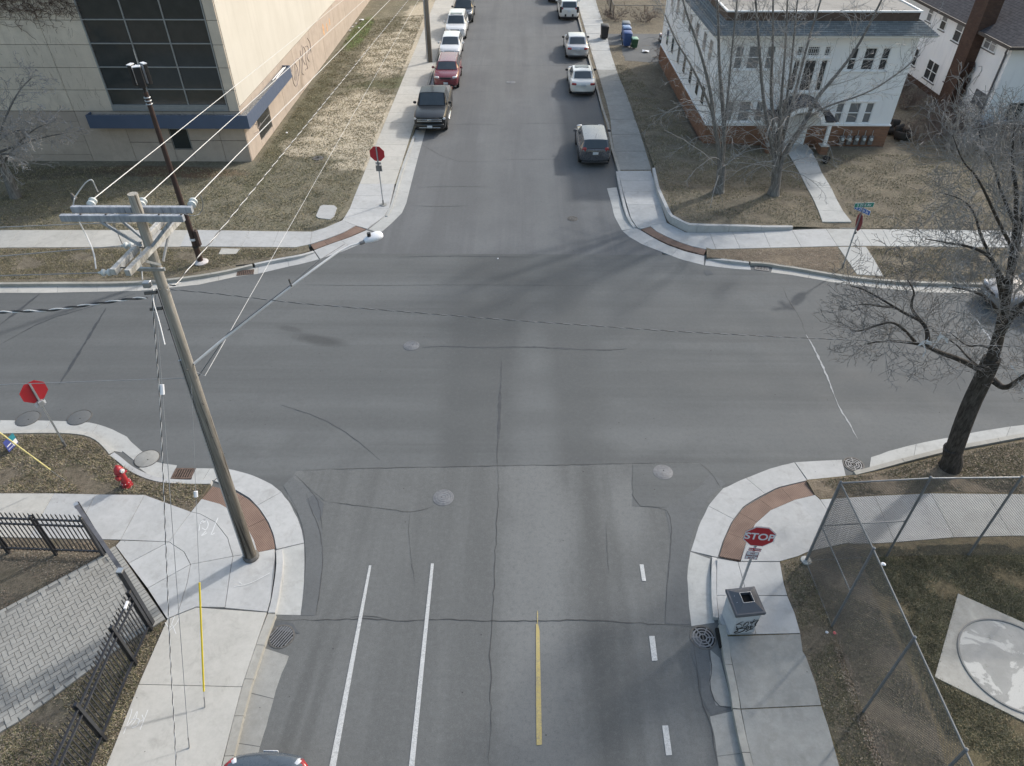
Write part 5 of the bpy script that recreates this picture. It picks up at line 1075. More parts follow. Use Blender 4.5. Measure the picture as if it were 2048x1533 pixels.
# ---- brush between the two houses
def shrub(base, r, h, n, m, label, group):
    T = EW('bare_shrub', base, label=label, cat='shrub', group=group); cb = MB(); b0 = Vector(base)
    for i in range(int(n * 1.6)):
        a = random.uniform(0, 6.283); d = nv(Vector((math.cos(a) * r, math.sin(a) * r, h * random.uniform(.6, 1.2)))); L = math.hypot(r, h) * random.uniform(.6, 1)
        q = wander(b0 + Vector((math.cos(a), math.sin(a), 0)) * random.uniform(0, .25) * r, d, L, 4, .15, .02); cb.tube(q, [.012, .01, .008, .006, .004], 3, cap=False)
        sprout(cb, q, .008, L, 0, [(5, (25, 60), .5, .03, .2, .25), (6, (25, 60), .45, 0, .25, .2)])
    cb.build('twigs', m, T)
spots = [((24.0, 41.6), 1.1, 1.3), ((25.6, 42.6), 1.2, 1.6), ((27.0, 42.2), 1.2, 1.7), ((25.0, 39.9), 1.1, 1.3), ((27.2, 40.2), 1.2, 1.4), ((26.3, 44.6), 1.0, 1.6), ((29.4, 41.6), 1.2, 1.6), ((31.0, 41.0), 1.2, 1.7), ((28.8, 38.8), 1.1, 1.3), ((25.5, 47.3), .9, 1.3), ((26.3, 50.2), .9, 1.2), ((31.3, 38.6), 1.2, 1.4)]
lab = ['grey brush nearest the white house in the gap between houses', 'brush behind the first clump in the gap between houses', 'brush clump in front of the brown chimney foot', 'low front clump of brush beside the brown yard', 'front brush clump left of the stucco house corner', 'brush against the wall beside the brown chimney', 'brush clump against the south front of the stucco house', 'brush before the dark lower window of the stucco house', 'low brush clump in the yard under the big tree crown', 'brush in the narrow gap behind the white house', 'farthest brush clump in the narrow gap between houses', 'rightmost low brush clump in the yard']
for ((x, y), r, h), lb in zip(spots, lab): shrub((x, y, .1), r, h, 17, M['twigbrown'] if y > 41 else M['twig'], lb, 'bare brush between the houses')
for i, (u, v, lb) in enumerate([(1335, 120, 'tangled brush by the red car in the back yard'), (1230, 40, 'brush clump beside the far pavement behind the wire fence'), (1290, 45, 'brush clump in the middle of the wire-fenced yard')]): shrub(G(u, v, .1), 1.2, 1.0, 14, M['twigbrown'], lb, 'brush in the back yards')
# evergreen at the right edge
def leafmass(name, m, parent, pts, size, **k):
    pts = np.asarray(pts); n = len(pts); d = np.random.randn(n, 3); d /= np.linalg.norm(d, axis=1)[:, None]; e = np.random.randn(n, 3); e -= d * (e * d).sum(1)[:, None]; e /= np.linalg.norm(e, axis=1)[:, None]; s = np.random.uniform(.6, 1.2, (n, 1)) * size
    V = np.stack([pts - d * s * .35, pts + e * s, pts + d * s * .35, pts - e * s], 1).reshape(-1, 3); F = np.arange(4 * n).reshape(n, 4); return place(raw_mesh(name, V, F, [m]), name, parent, **k)
M['evergreen'] = simple('dark_evergreen_needles', (.028, .045, .022), .8, .4, 2)
M['deadvine'] = simple('brown_dead_vine_leaf', (.085, .05, .038), .9, .4, 2)
T = EW('evergreen_shrub', (31.6, 42.0, .1), label='dark evergreen against the stucco house at the right edge', cat='tree'); P_ = []
for _ in range(9000):
    h = random.random() ** .8; rr = 1.0 * (1 - h * .75) * random.uniform(.6, 1) * (1 + .25 * math.sin(h * 25)); a = random.uniform(0, 6.283); P_.append((31.6 + rr * math.cos(a), 42.0 + rr * math.sin(a) * .8, .2 + h * 3.3))
leafmass('foliage', M['evergreen'], T, P_, .07); MB().tube([(31.6, 42, 0), (31.6, 42, 3)], [.1, .03], 6).build('trunk', M['bark'], T)
T = EW('climbing_vine', (XH - .4, 46.4, .1), label='brown dead creeper on the side of the brick chimney', cat='vine'); P_ = []
for _ in range(7000):
    h = random.random(); z = .3 + 3.0 * h; w = .75 * (1 - .5 * h) * (1 + .3 * math.sin(z * 9)); P_.append((XH - .55 + random.uniform(0, .5), 46.48 - random.random() * w * .6, z))
leafmass('foliage', M['deadvine'], T, P_, .05)
T = EW('climbing_vine', (-24, YB - .04, 8.0), label='bare creeper spreading over the top left of the stone wall', cat='vine'); cb = MB()
for _ in range(60):
    p = Vector((random.uniform(-27.5, -22.2), YB - .03, random.uniform(7.6, 9.3))); q = [p]
    for i in range(9): 
        a = random.uniform(-2.4, .4) if i else random.uniform(0, 6.283); q.append(q[-1] + Vector((math.cos(a) * .28, random.uniform(-.02, .01), math.sin(a) * .14)))
        q[-1].y = min(q[-1].y, YB - .015)
    cb.tube(q, .009, 3, cap=False)
for _ in range(900):
    p = Vector((random.uniform(-27.6, -21.9), YB - random.uniform(.02, .12), 7.45 + abs(random.gauss(0, .9)) + .25)); a = random.uniform(0, 6.283); q = [p]
    for i in range(3): a += random.uniform(-.8, .8); q.append(q[-1] + Vector((math.cos(a) * .12, random.uniform(-.03, .02), math.sin(a) * .12))); q[-1].y = min(q[-1].y, YB - .012)
    cb.tube(q, .006, 3, cap=False)
for _ in range(90):
    p = Vector((random.uniform(-28, -22.3), YB - .014, random.uniform(3.2, 7.4))); q = [p]; a = random.uniform(-1.9, -1.2)
    for i in range(3): a += random.uniform(-.25, .25); q.append(q[-1] + Vector((math.cos(a) * .12, 0, math.sin(a) * .14)))
    cb.tube(q, .0025, 3, cap=False)
cb.build('stems', M['deadvine'], T)
# ================================================================ POLES, WIRES, SIGNS
def ln(p0, p1, t): return Vector(p0).lerp(Vector(p1), t)
PB = Vector((-7.2, 11.5, .1)); PT = Vector(G(265, 388, 10.6))
def pole_at(z): return PB.lerp(PT, (z - PB.z) / (PT.z - PB.z))
UP = EW('utility_pole', tuple(PB), label='tall weathered wooden utility pole with two pairs of crossarms on the near left corner', cat='utility pole')
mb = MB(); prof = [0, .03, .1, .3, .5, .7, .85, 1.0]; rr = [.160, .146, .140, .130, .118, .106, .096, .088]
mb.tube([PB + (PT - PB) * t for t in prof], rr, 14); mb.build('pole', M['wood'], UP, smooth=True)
mb = MB(); mb.lathe([(.21, 0), (.22, .06), (.19, .10), (.155, .12)], PB + Vector((0, 0, 0)), (0, 0, 1), 14); mb.build('base_collar', M['irondark'], UP, smooth=True)
# conduit and guard strip up the left side of the pole
d_ = Vector((-.155, -.03, 0)); mb = MB(); mb.tube([PB + d_ + Vector((0, 0, .05)), pole_at(3) + d_ * .98, pole_at(6.9) + d_ * .8], .042, 8); mb.build('conduit', M['steel'], UP, smooth=True)
mb = MB(); mb.tube([PB + Vector((-.1, -.13, .05)), pole_at(5) + Vector((-.1, -.11, 0)), pole_at(8.7) + Vector((-.08, -.1, 0))], .008, 5); mb.build('ground_wire', M['wireblack'], UP)
for i in range(26):
    z = .8 + i * .33; p = pole_at(z); a = random.uniform(3.6, 5.6); r = .15
    if i % 3 == 0: MB().tube([p + Vector((math.cos(a) * (r - .03), math.sin(a) * (r - .03), 0)), p + Vector((math.cos(a) * (r + .02), math.sin(a) * (r + .02), 0))], .012, 6).build('bolt', M['irondark'], UP)
def beam(a, b, w, h):
    a, b = Vector(a), Vector(b); t = nv(b - a); s_ = nv(t.cross(Vector((0, 0, 1)))); u = s_.cross(t); mb = MB()
    vs = [p + s_ * (x * w / 2) + u * (y * h / 2) for p in (a, b) for x, y in ((-1, -1), (1, -1), (1, 1), (-1, 1))]
    mb.add(vs, [(3, 2, 1, 0), (4, 5, 6, 7), (0, 1, 5, 4), (1, 2, 6, 5), (2, 3, 7, 6), (3, 0, 4, 7)]); return mb
# upper pair, running east-west
zt_ = 10.22; pc = pole_at(zt_)
La, Ra = Vector(G(147, 413, zt_)), Vector(G(386, 414, zt_)); ctr = (La + Ra) / 2
for k, oy in (('f', -.17), ('b', .17)):
    sh = .03 if k == 'b' else 0
    beam((La.x + sh, pc.y + oy, zt_), (Ra.x + sh, pc.y + oy, zt_), .09, .12).build('crossarm', M['woodblue'], UP, bevel=.006)
for sx in (-.62, .62):
    for oy in (-.2, .2): beam((pc.x + sx, pc.y + oy, zt_ - .06), (pole_at(9.66).x + math.copysign(.1, sx), pole_at(9.66).y + oy * .5, 9.62), .035, .05).build('arm_brace', M['woodblue'], UP)
for x in (-.95, -.5, .45, .85): MB().tube([(pc.x + x, pc.y - .17, zt_ + .055), (pc.x + x, pc.y - .17, zt_ + .085)], .018, 6).build('bolt', M['irondark'], UP)
# lower pair, running north-south
zl_ = 9.55
for (n0, n1, f0, f1, ox) in [((255, 547), 0, (360, 437), 0, .0), ((226, 545), 0, (333, 434), 0, 0)]:
    a = Vector(G(*n0, zl_)); b = Vector(G(*f0, zl_)); beam(a, b, .10, .12).build('crossarm', M['woodpale'], UP, bevel=.006)
fa, fb = Vector(G(255, 547, zl_)), Vector(G(360, 437, zl_)); ba, bb_ = Vector(G(226, 545, zl_)), Vector(G(333, 434, zl_))
for t_ in (.08, .42, .92): MB().tube([fa.lerp(fb, t_), ba.lerp(bb_, t_)], .012, 6).build('spacer_bolt', M['irondark'], UP)
for t_ in (.25, .75):
    p = fa.lerp(fb, t_); q = pole_at(9.2); beam(p + Vector((0, 0, -.05)), q + Vector((.12, (p.y - q.y) * .12, 0)), .03, .045).build('arm_brace', M['steel'], UP)
beam(pole_at(9.15) + Vector((-.3, -.13, 0)), pole_at(9.15) + Vector((.22, -.13, 0)), .05, .06).build('brace_bracket', M['steel'], UP)
MB().tube([fb + Vector((-.04, -.06, .06)), fb + Vector((-.04, -.06, .12))], .02, 6).build('insulator_pin', M['irondark'], UP)
def insul(p, d, n=2, r=.075, name='insulator', m='porcelain'):
    p = Vector(p); pr = []; h = 0
    pr.append((.02, 0))
    for i in range(n): pr += [(.03, h + .01), (r, h + .03), (r, h + .06), (r * .62, h + .085), (.03, h + .095)]; h += .1
    pr.append((.018, h + .04)); MB().lathe(pr, p, d, 14).build(name, M[m], UP, smooth=True); return p + nv(d) * (h + .04)
FP = Vector((-6.85, 57.7, 0)); FT = FP + Vector((.05, .1, 8.6))
wires = []
tops = []
for (u, v, tu, tv) in [(190, 400, 688, 0), (290, 400, 730, 0), (392, 398, 781, 0)]:
    st = Vector((G(u, v, zt_ + .06)[0], pc.y + .23, zt_ + .04)); far = Vector(YP(tu, tv, 50.0)); far = st + (far - st) * 1.5; d = nv(far - st)
    tip = insul(st, (d.x, d.y, .15), 2); tops.append(tip); wires.append((tip, far))
def cable(pts, r, m, name, label, cat='cable', group=None, n=5, sag=0.0, k=24):
    if sag and len(pts) == 2:
        a, b = Vector(pts[0]), Vector(pts[1]); pts = [a.lerp(b, i / k) - Vector((0, 0, 4 * sag * (i / k) * (1 - i / k))) for i in range(k + 1)]
    o = MB().tube(pts, r, n).build(name, M[m], None, smooth=True); return setp(o, label, cat, group)
def twisted(pts, r, name, label, m1='wireblack', m2='wire', pitch=.5, parent=None, group=None):
    """insulated cable lashed to a pale messenger: two strands wound round each other"""
    pts = [Vector(p) for p in pts]; L = sum((pts[i + 1] - pts[i]).length for i in range(len(pts) - 1)); n = max(12, int(L / pitch * 8)); q = res(pts, n); mb = MB(); 
    for s_, mi in ((0, 0), (math.pi, 1)):
        o = []
        for i, p in enumerate(q):
            t = nv(q[min(i + 1, n - 1)] - q[max(i - 1, 0)]); a = nv(t.cross(Vector((0, 0, 1)) if abs(t.z) < .95 else Vector((1, 0, 0)))); b = t.cross(a); w = i / 8 * 2 * math.pi + s_; o.append(p + (a * math.cos(w) + b * math.sin(w)) * r * .8)
        mb.tube(o, r if mi == 0 else r * .75, 5, mi=mi)
    ob = mb.build(name, [M[m1], M[m2]], parent, smooth=True)
    return setp(ob, label, 'cable', group) if parent is None else ob
for (a, b), lb in zip(wires, ['leftmost of the three white power lines running to the far street', 'middle of the three white power lines running to the far street', 'rightmost of the three white power lines running to the far street']):
    cable([a, b], .009, 'wire', 'power_line', lb, 'power line', 'power lines along the street', sag=.0)
# jumper loops on the arms
jl = [Vector(G(u, v, z)) for u, v, z in [(196, 384, 10.4), (190, 372, 10.6), (184, 358, 10.75), (172, 364, 10.7), (160, 380, 10.5), (149, 396, 10.38)]]
MB().tube(smooth_line(jl), .011, 5).build('jumper_wire', M['wire'], UP, smooth=True)
jl = [Vector(G(u, v, z)) for u, v, z in [(149, 398, 10.38), (146, 412, 10.2), (156, 440, 9.95), (175, 475, 9.6), (188, 505, 9.65), (192, 538, 9.52)]]
MB().tube(smooth_line(jl), .013, 5).build('jumper_wire', M['wire'], UP, smooth=True)
jl = [Vector(G(u, v, z)) for u, v, z in [(402, 392, 10.3), (407, 410, 10.1), (402, 428, 9.8), (385, 433, 9.95), (368, 428, 9.85), (352, 422, 9.75)]]
MB().tube(smooth_line(jl), .008, 5).build('jumper_wire', M['wiregrey'], UP, smooth=True)
insul(fb + Vector((-.04, -.06, .1)), (0, 0, 1), 1, .06); insul(Vector(G(152, 401, 10.25)), (-.3, 0, 1), 1, .05, m='irondark')
jl = [Vector(G(u, v, z)) for u, v, z in [(281, 440, 9.6), (281, 470, 9.35), (281, 510, 9.1), (285, 560, 8.7)]]
MB().tube(smooth_line(jl), .012, 5).build('jumper_wire', M['wire'], UP, smooth=True)
# three lines leaving west from the lower arms
for (u, v, z, su, sv, lb) in [(318, 442, 9.5, 0, 455, 'uppermost of the three pale lines leaving left from the pole'), (268, 491, 9.5, 0, 513, 'middle of the three pale lines leaving left from the pole'), (224, 545, 9.5, 0, 552, 'lowest of the three pale lines leaving left from the pole')]:
    p = Vector(G(u, v, z)); tip = insul(p, (-1, -.06, -.02), 2, .065); e = Vector(G(su, sv, 9.45)); cable([tip, tip + (e - tip) * 3], .009, 'wiregrey', 'power_line', lb, 'power line', 'lines leaving left')
# telecom cluster
kz = 8.55; pk = pole_at(kz)
for i, z in enumerate((8.62, 8.25)): MB().tube([pole_at(z) + Vector((-.1, -.1, 0)), pole_at(z) + Vector((-.32, -.14, 0))], .035, 8).build('cable_clamp', M['irondark'], UP, smooth=True)
MB().box(tuple(pole_at(8.75) + Vector((-.26, -.05, .02))), (.14, .12, .12)).build('splice_box', M['steel'], UP, bevel=.01)
aL = pole_at(8.5) + Vector((-.32, -.12, 0)); twisted([aL, G(271, 597, 8.5), G(100, 621, 8.45), tuple(Vector(G(0, 625, 8.4))), tuple(Vector(G(-500, 650, 8.2)))], .018, 'service_cable', 'black and white twisted cable leaving left across the street')
aR = pole_at(8.62) + Vector((.14, 0, 0)); e = Vector(G(2048, 694, 7.6))
twisted([aR, G(425, 587, 8.55), G(601, 607.6, 8.4), G(1008, 640, 8.0), G(1350, 663.5, 7.8), G(1615, 677, 7.7), tuple(e), tuple(Vector(G(2400, 700, 7.5)))], .0055, 'service_cable', 'thin grey cable crossing the whole junction to the right', 'wireblack', 'wiregrey', .35)
aU = pole_at(8.7) + Vector((.12, .05, 0)); st = Vector(G(350, 572, 8.72)); e1_ = Vector(YP(817, 0, 50))
twisted([aU, st, st.lerp(e1_, .12), st.lerp(e1_, .3), e1_, e1_ + (e1_ - st) * .3], .010, 'service_cable', 'black and white twisted cable running up the left street', pitch=.7)
st = Vector(G(410, 752, 6.6)); e1_ = Vector(YP(837, 0, 50)); cable([pole_at(6.55) + Vector((.14, 0, 0)), st, e1_, e1_ + (e1_ - st) * .2], .0055, 'wire', 'span_wire', 'thin pale wire running up the left street from the lamp arm', 'cable')
st = pole_at(6.42); cable([st + Vector((-.14, -.03, 0)), G(0, 770, 6.3), G(-600, 768, 6.1)], .008, 'wiregrey', 'span_wire', 'thin straight wire leaving left below the arms', 'cable')
for z0, lst in ((8.55, [(335, 580), (322, 578), (306, 582), (300, 590)]), (8.5, [(308, 578), (305, 600), (318, 640), (330, 690)]), (8.45, [(335, 572), (352, 568), (362, 566)])):
    MB().tube(smooth_line([G(u, v, z0 + .1 - .03 * i) for i, (u, v) in enumerate(lst)]), .011, 5).build('loop_wire', M['wire'], UP, smooth=True)
# guys
def guy(top, anchor, name, label, r=.006, m='wiregrey', guard=None, ins=None, gm=None):
    T = EW(name, tuple(anchor), label=label, cat='guy wire'); a, b = Vector(top), Vector(anchor); MB().tube([a, b], r, 5).build('cable', M[m], T, smooth=True)
    MB().tube([b + Vector((0, 0, -.05)), b + (a - b) * .03 * (9 / max(1, (a - b).length))], .012, 6).build('anchor_rod', M['steeldk'], T)
    if guard: MB().tube([a.lerp(b, guard[0]), a.lerp(b, guard[1])], .021, 10).build('guard', gm or M['yellow'], T, smooth=True)
    if ins: p = a.lerp(b, ins); MB().tube([p, p.lerp(b, .025)], .045, 8).build('strain_insulator', M['signwhite'], T, smooth=True)
    return T
guy(pole_at(6.35) + Vector((0, -.12, 0)), G(409, 1417, ZS), 'guy_wire', 'guy wire with upright yellow guard standing on the near left pavement', .005, guard=(.60, .945), ins=.32)
guy(pole_at(8.55) + Vector((-.15, -.1, 0)), G(378, 1498, ZS), 'guy_wire', 'plain grey guy wire anchored near the bottom left pavement edge', .007, ins=.18)
twisted([pole_at(8.6) + Vector((-.2, -.1, 0)), G(320, 800, 6.6), G(340, 1300, 2.4), G(353, 1540, .8), G(357, 1600, .2)], .008, 'guy_wire', 'twisted pale guy line coming down left of the pole to the bottom edge', 'wireblack', 'wire', .3); bpy.data.objects['guy_wire.002']['category'] = 'guy wire' if 'guy_wire.002' in bpy.data.objects else ''
an = Vector(G(130, 962, ZL)); tp = Vector(G(-60, 822, 3.6)); guy(an + (tp - an) * 2.5, an, 'guy_wire', 'slanting guy wire with pale yellow guard at the far left verge', .006, guard=(.3, .93), gm=simple('faded_yellow_guard', (.66, .58, .26), .6, .15, 5))

# ---- street lamp on its long arm (bolted to the wooden pole)
arm0 = pole_at(6.78) + Vector((.12, 0, 0)); hz = 8.3
LP = EW('street_lamp', tuple(arm0), label='white cobra-head street lamp on a long grey arm over the junction', cat='street lamp')
pts = [arm0, G(455, 672, 7.15), G(583, 573, 7.9), G(640, 530, 8.15), G(690, 495, 8.27), G(732, 483, hz)]
MB().tube(smooth_line(pts, 1), [.030] * 4 + [.027] * 4 + [.022] * (len(smooth_line(pts, 1)) - 8), 8).build('arm', M['wire'], LP, smooth=True)
MB().tube([pole_at(6.45) + Vector((.14, 0, 0)), G(455, 668, 7.2), G(583, 569, 8.0)], .012, 6).build('arm_stay', M['steeldk'], LP)
MB().tube([G(583, 568, 8.02), G(640, 520, 8.45), G(690, 488, 8.5)], .006, 5).build('arm_stay', M['steeldk'], LP)
MB().tube([G(583, 573, 7.9), Vector(G(583, 573, 7.9)) + Vector((-.02, 0, .18))], .02, 6).build('stay_bracket', M['irondark'], LP)
h0 = Vector(G(728, 484, hz)); h1 = Vector(G(765, 468, hz + .05)); ax_ = nv(h1 - h0); sd_ = nv(ax_.cross(Vector((0, 0, 1)))); hl = (h1 - h0).length
mb = MB(); n = 12; rings = [(0, .05, .05), (.06, .075, .06), (.25, .12, .085), (.5, .16, .1), (.75, .165, .095), (.92, .12, .07), (1.0, .02, .02)]; vs = []
for t_, w, h in rings:
    c = h0 + ax_ * hl * t_
    for j in range(n): a = 2 * math.pi * j / n; vs.append(c + sd_ * math.cos(a) * w + Vector((0, 0, 1)) * (math.sin(a) * h * (1.0 if math.sin(a) > 0 else .55)))
mb.add(vs, [(i * n + j, i * n + (j + 1) % n, (i + 1) * n + (j + 1) % n, (i + 1) * n + j) for i in range(len(rings) - 1) for j in range(n)] + [tuple(range(n))[::-1]]); mb.build('lamp_head', M['signwhite'], LP, smooth=True, ang=60)
c = h0 + ax_ * hl * .3; MB().cyl(tuple(c + Vector((0, 0, .08))), .045, .08, 12).build('photocell', M['black'], LP, smooth=True)
MB().tube([h0 - ax_ * .1, h0 + ax_ * .05], .042, 10).build('collar', M['steeldk'], LP, smooth=True)

# ---- dark brown antenna pole in the north-west verge
b0 = Vector(G(402, 526, ZL)); t0 = Vector(YP(286, 178, b0.y + .02)); hh = 8.2
AP = EW('antenna_pole', tuple(b0), label='dark brown slender pole with small white-sided antennas on top, by the left pavement', cat='pole')
top_ = Vector((b0.x + .0, b0.y, 7.45)); 
MB().tube([b0, top_], [.13, .085], 14).build('pole', M['brownpole'], AP, smooth=True)
MB().lathe([(.3, 0), (.32, .05), (.24, .1), (.15, .12)], b0 + Vector((.02, 0, 0)), (0, 0, 1), 12).build('base_plate', simple('pale_base_ring', (.5, .47, .46), .8, .3, 6), AP, smooth=True)
MB().tube([top_, top_ + Vector((0, 0, .25))], .06, 8).build('neck', M['black'], AP)
for z in (7.0, 7.12, 7.24): MB().lathe([(.12, 0), (.13, .02), (.12, .04)], Vector((b0.x, b0.y, z)), (0, 0, 1), 12).build('strap', M['steel'], AP)
zc_ = 8.0
MB().box((b0.x, b0.y, zc_), (.22, .22, .75)).build('antenna_core', M['black'], AP, bevel=.02); MB().box((b0.x, b0.y - .0, zc_ + .385), (.2, .2, .02)).build('antenna_cap', M['signwhite'], AP)
for a in (0, 1, 2):
    an_ = R(20 + 120 * a + 30); c = Vector((b0.x + math.cos(an_) * .26, b0.y + math.sin(an_) * .26, zc_ + .05))
    MB().box(tuple(c), (.13, .26, .72), an_).build('antenna_panel', M['black'], AP, bevel=.015); MB().box(tuple(c - Vector((math.cos(an_), math.sin(an_), 0)) * .065), (.02, .15, .66), an_).build('antenna_side', M['signwhite'], AP); MB().box(tuple(c + Vector((0, 0, .375))), (.15, .27, .03), an_).build('antenna_cap', M['signwhite'], AP)
MB().tube([Vector((b0.x + .06, b0.y, zc_ + .4)), Vector((b0.x + .06, b0.y, zc_ + .95))], .012, 5).build('whip', M['steel'], AP)
MB().box((b0.x + .2, b0.y - .02, 1.35), (.14, .2, .72)).build('control_box', M['brownpole'], AP, bevel=.01)
for z in (.9, 1.25): MB().lathe([(.138, 0), (.14, .1)], Vector((b0.x, b0.y, z)), (0, 0, 1), 12).build('white_band', M['signwhite'] if z > 1 else M['black'], AP)
# ---- far pole with steel conduit, and its cable ends
F = EW('utility_pole', tuple(FP), label='far wooden utility pole with grey conduit beside the parked cars', cat='utility pole')
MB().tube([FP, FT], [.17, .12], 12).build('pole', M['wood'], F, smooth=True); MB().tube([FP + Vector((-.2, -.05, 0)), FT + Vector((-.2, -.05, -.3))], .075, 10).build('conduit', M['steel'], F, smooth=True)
MB().box((FT.x, FT.y - .1, FT.z - .3), (2.4, .1, .12)).build('crossarm', M['woodpale'], F)
MB().box((FP.x - .1, FP.y - .3, .06), (.5, .5, .06)).build('base_plate', M['conc_mid'], F)

# ================================================================ SIGNS
def text_mesh(txt, size, m, parent, loc, rot, name='lettering', sx=1.0, bold=.0, ext=.002, shear=0):
    c = bpy.data.curves.new(name, 'FONT'); c.body = txt; c.size = size; c.align_x = 'CENTER'; c.align_y = 'CENTER'; c.extrude = ext; c.offset = bold; c.shear = shear
    o = bpy.data.objects.new(name, c); COL.objects.link(o); dg = bpy.context.evaluated_depsgraph_get(); me = bpy.data.meshes.new_from_object(o.evaluated_get(dg)); bpy.data.objects.remove(o); bpy.data.curves.remove(c)
    me.materials.clear(); me.materials.append(m); q = place(me, name, parent); q.location = loc; q.rotation_euler = rot; q.scale = (sx, 1, 1); return q
def octa(r, th, m_idx=0):
    p = [(r * math.cos(R(22.5 + 45 * i)), r * math.sin(R(22.5 + 45 * i))) for i in range(8)]
    mb = MB(); mb.add([(x, -th / 2, z) for x, z in p] + [(x, th / 2, z) for x, z in p], [tuple(range(8)), tuple(range(15, 7, -1))] + [(i, 8 + i, 8 + (i + 1) % 8, (i + 1) % 8) for i in range(8)]); return mb
def stop_sign(base, face, h, label, backm='signredback', lean=(0, 0), sub=True):
    """octagon faces direction `face` (radians, 0 = faces -Y, towards the camera)"""
    T = E('stop_sign', base, face, label=label, cat='sign'); T.rotation_euler = (lean[0], lean[1], face)
    MB().box((0, .035, h / 2), (.05, .045, h)).build('post', M['steel'], T)
    for i in range(int(h / .5)): pass
    MB().tube([(0, .035, -.02), (0, .035, .25)], .04, 8).build('post_sleeve', M['steeldk'], T)
    pz = h - .33; pl = octa(.385, .006).build('sign_plate', M[backm], T); pl.location = (0, 0, pz)
    w = octa(.381, .004).build('sign_border', M['signwhite'], T); w.location = (0, -.006, pz); r_ = octa(.358, .004).build('sign_face', M['signred'], T); r_.location = (0, -.0105, pz)
    text_mesh('STOP', .325, M['signwhite'], T, (0, -.0145, pz), (R(90), 0, 0), sx=.88, bold=.007)
    MB().box((0, .008, pz - .1), (.07, .012, .5)).build('bracket', M['steeldk'], T)
    return T, pz
b = G(1476, 1192, ZS); T, pz = stop_sign(b, R(-6), 2.78, 'red STOP sign facing the camera behind the litter bin')
MB().box((0, -.004, pz - .49), (.3, .008, .115)).build('plaque', M['signwhite'], T); MB().box((0, -.0095, pz - .49), (.29, .003, .105)).build('plaque_face', M['signred'], T)
text_mesh('ALL WAY', .075, M['signwhite'], T, (0, -.013, pz - .49), (R(90), 0, 0), bold=.002)
MB().box((-.02, -.004, pz - .73), (.31, .008, .31)).build('plaque', M['signwhite'], T, bevel=.004); o = MB()
for q0, q1 in [((-.16, -.011, pz - .87), (-.153, -.009, pz - .59)), ((.113, -.011, pz - .87), (.12, -.009, pz - .59)), ((-.153, -.011, pz - .87), (.113, -.009, pz - .863)), ((-.153, -.011, pz - .597), (.113, -.009, pz - .59))]: o.bb(q0, q1)
o.build('plaque_border', M['signred'], T)
for i, s_ in enumerate(['NO', 'PARKING', '30 FT']): text_mesh(s_, .07, M['signredback'], T, (-.02, -.0115, pz - .65 - i * .085), (R(90), 0, 0), bold=.0015)
b = G(131, 893, ZL); T, pz = stop_sign(b, R(-128), 2.62, 'bright red stop sign seen from behind at the far left verge', 'signred', (R(0), R(0)))
MB().box((0, .05, pz - .42), (.16, .12, .18)).build('sign_bracket', M['steel'], T, bevel=.01); MB().box((0, -.02, pz - .48), (.3, .008, .12)).build('plaque', M['signwhite'], T)
b = G(767, 409, ZS); T, pz = stop_sign(b, R(180 - 4), 2.95, 'red stop sign seen from behind at the far left corner', 'signred')
MB().box((0, .0, pz - .48), (.28, .01, .12)).build('plaque', M['steel'], T); MB().box((0, .0, pz - .73), (.3, .01, .3)).build('plaque', M['steeldk'], T); MB().box((0, .045, pz - .6), (.08, .03, .5)).build('sign_bracket', M['steeldk'], T)
MB().lathe([(.18, 0), (.17, .012)], (0, .03, .0), (0, 0, 1), 10).build('footing', M['conc_old'], T)
b = G(1686, 537, ZL); T, pz = stop_sign(b, R(84), 2.55, 'dull red stop sign with green and blue street names at the far right corner')
MB().box((0, .0, pz - .48), (.1, .06, .12)).build('sign_bracket', M['steeldk'], T)
MB().tube([(0, .035, 2.5), (0, .035, 3.12)], .02, 8).build('post_top', M['steeldk'], T)
def blade(T, z, ang, m, txt, w, face_z):
    T2 = MB().box((0, 0, 0), (w, .006, .2)).build('name_blade', M['signwhite'], T); T2.location = (0, .035, z); T2.rotation_euler = (0, 0, ang)
    for sy in (-1, 1):
        MB().box((0, sy * .005, 0), (w - .03, .003, .17)).build('blade_face', M[m], T2); text_mesh(txt, .155, M['signwhite'], T2, (0, sy * .0085, 0), (R(90), 0, 0 if sy < 0 else R(180)), bold=.003, shear=.0)
rz_ = -R(84)
blade(T, 2.98, rz_ + R(4), 'signgreen', 'S 21st Av', .82, 0); blade(T, 2.76, rz_ + R(-58), 'signblue', 'E 27th St', .74, 0)
# ---- small lawn sign at far left
p = Vector(G(18, 918, ZL)); T = EW('lawn_sign', tuple(p), label='small blue, teal and white lawn sign leaning at the far left verge', cat='sign')
a_ = Vector(G(18, 905, .22)); b_ = Vector(G(37, 885, .22)); u_ = Vector((0, 0, .42)); w_ = b_ - a_
def pq(x0, x1, z0, z1, m, off=0.0, nm='sign_panel'):
    n_ = nv(w_.cross(Vector((0, 0, 1)))) * off; v = [a_ + w_ * x + u_ * z + n_ for x, z in ((x0, z0), (x1, z0), (x1, z1), (x0, z1))]; n2 = nv(w_.cross(Vector((0, 0, 1)))) * .006; v2 = [q + n2 for q in v]
    MB().add(v + v2, [(0, 1, 2, 3), (7, 6, 5, 4), (0, 4, 5, 1), (1, 5, 6, 2), (2, 6, 7, 3), (3, 7, 4, 0)]).build(nm, m, T)
pq(0, 1, 0, 1, simple('sign_royal_blue', (.06, .08, .28), .5)); pq(.55, 1, .5, 1, simple('sign_teal', (.03, .22, .28), .5), .004, 'sign_print'); pq(.55, .97, .08, .48, M['signwhite'], .004, 'sign_print'); pq(.08, .5, .42, .5, M['signwhite'], .004, 'sign_print'); pq(.08, .5, .16, .2, M['signwhite'], .004, 'sign_print')
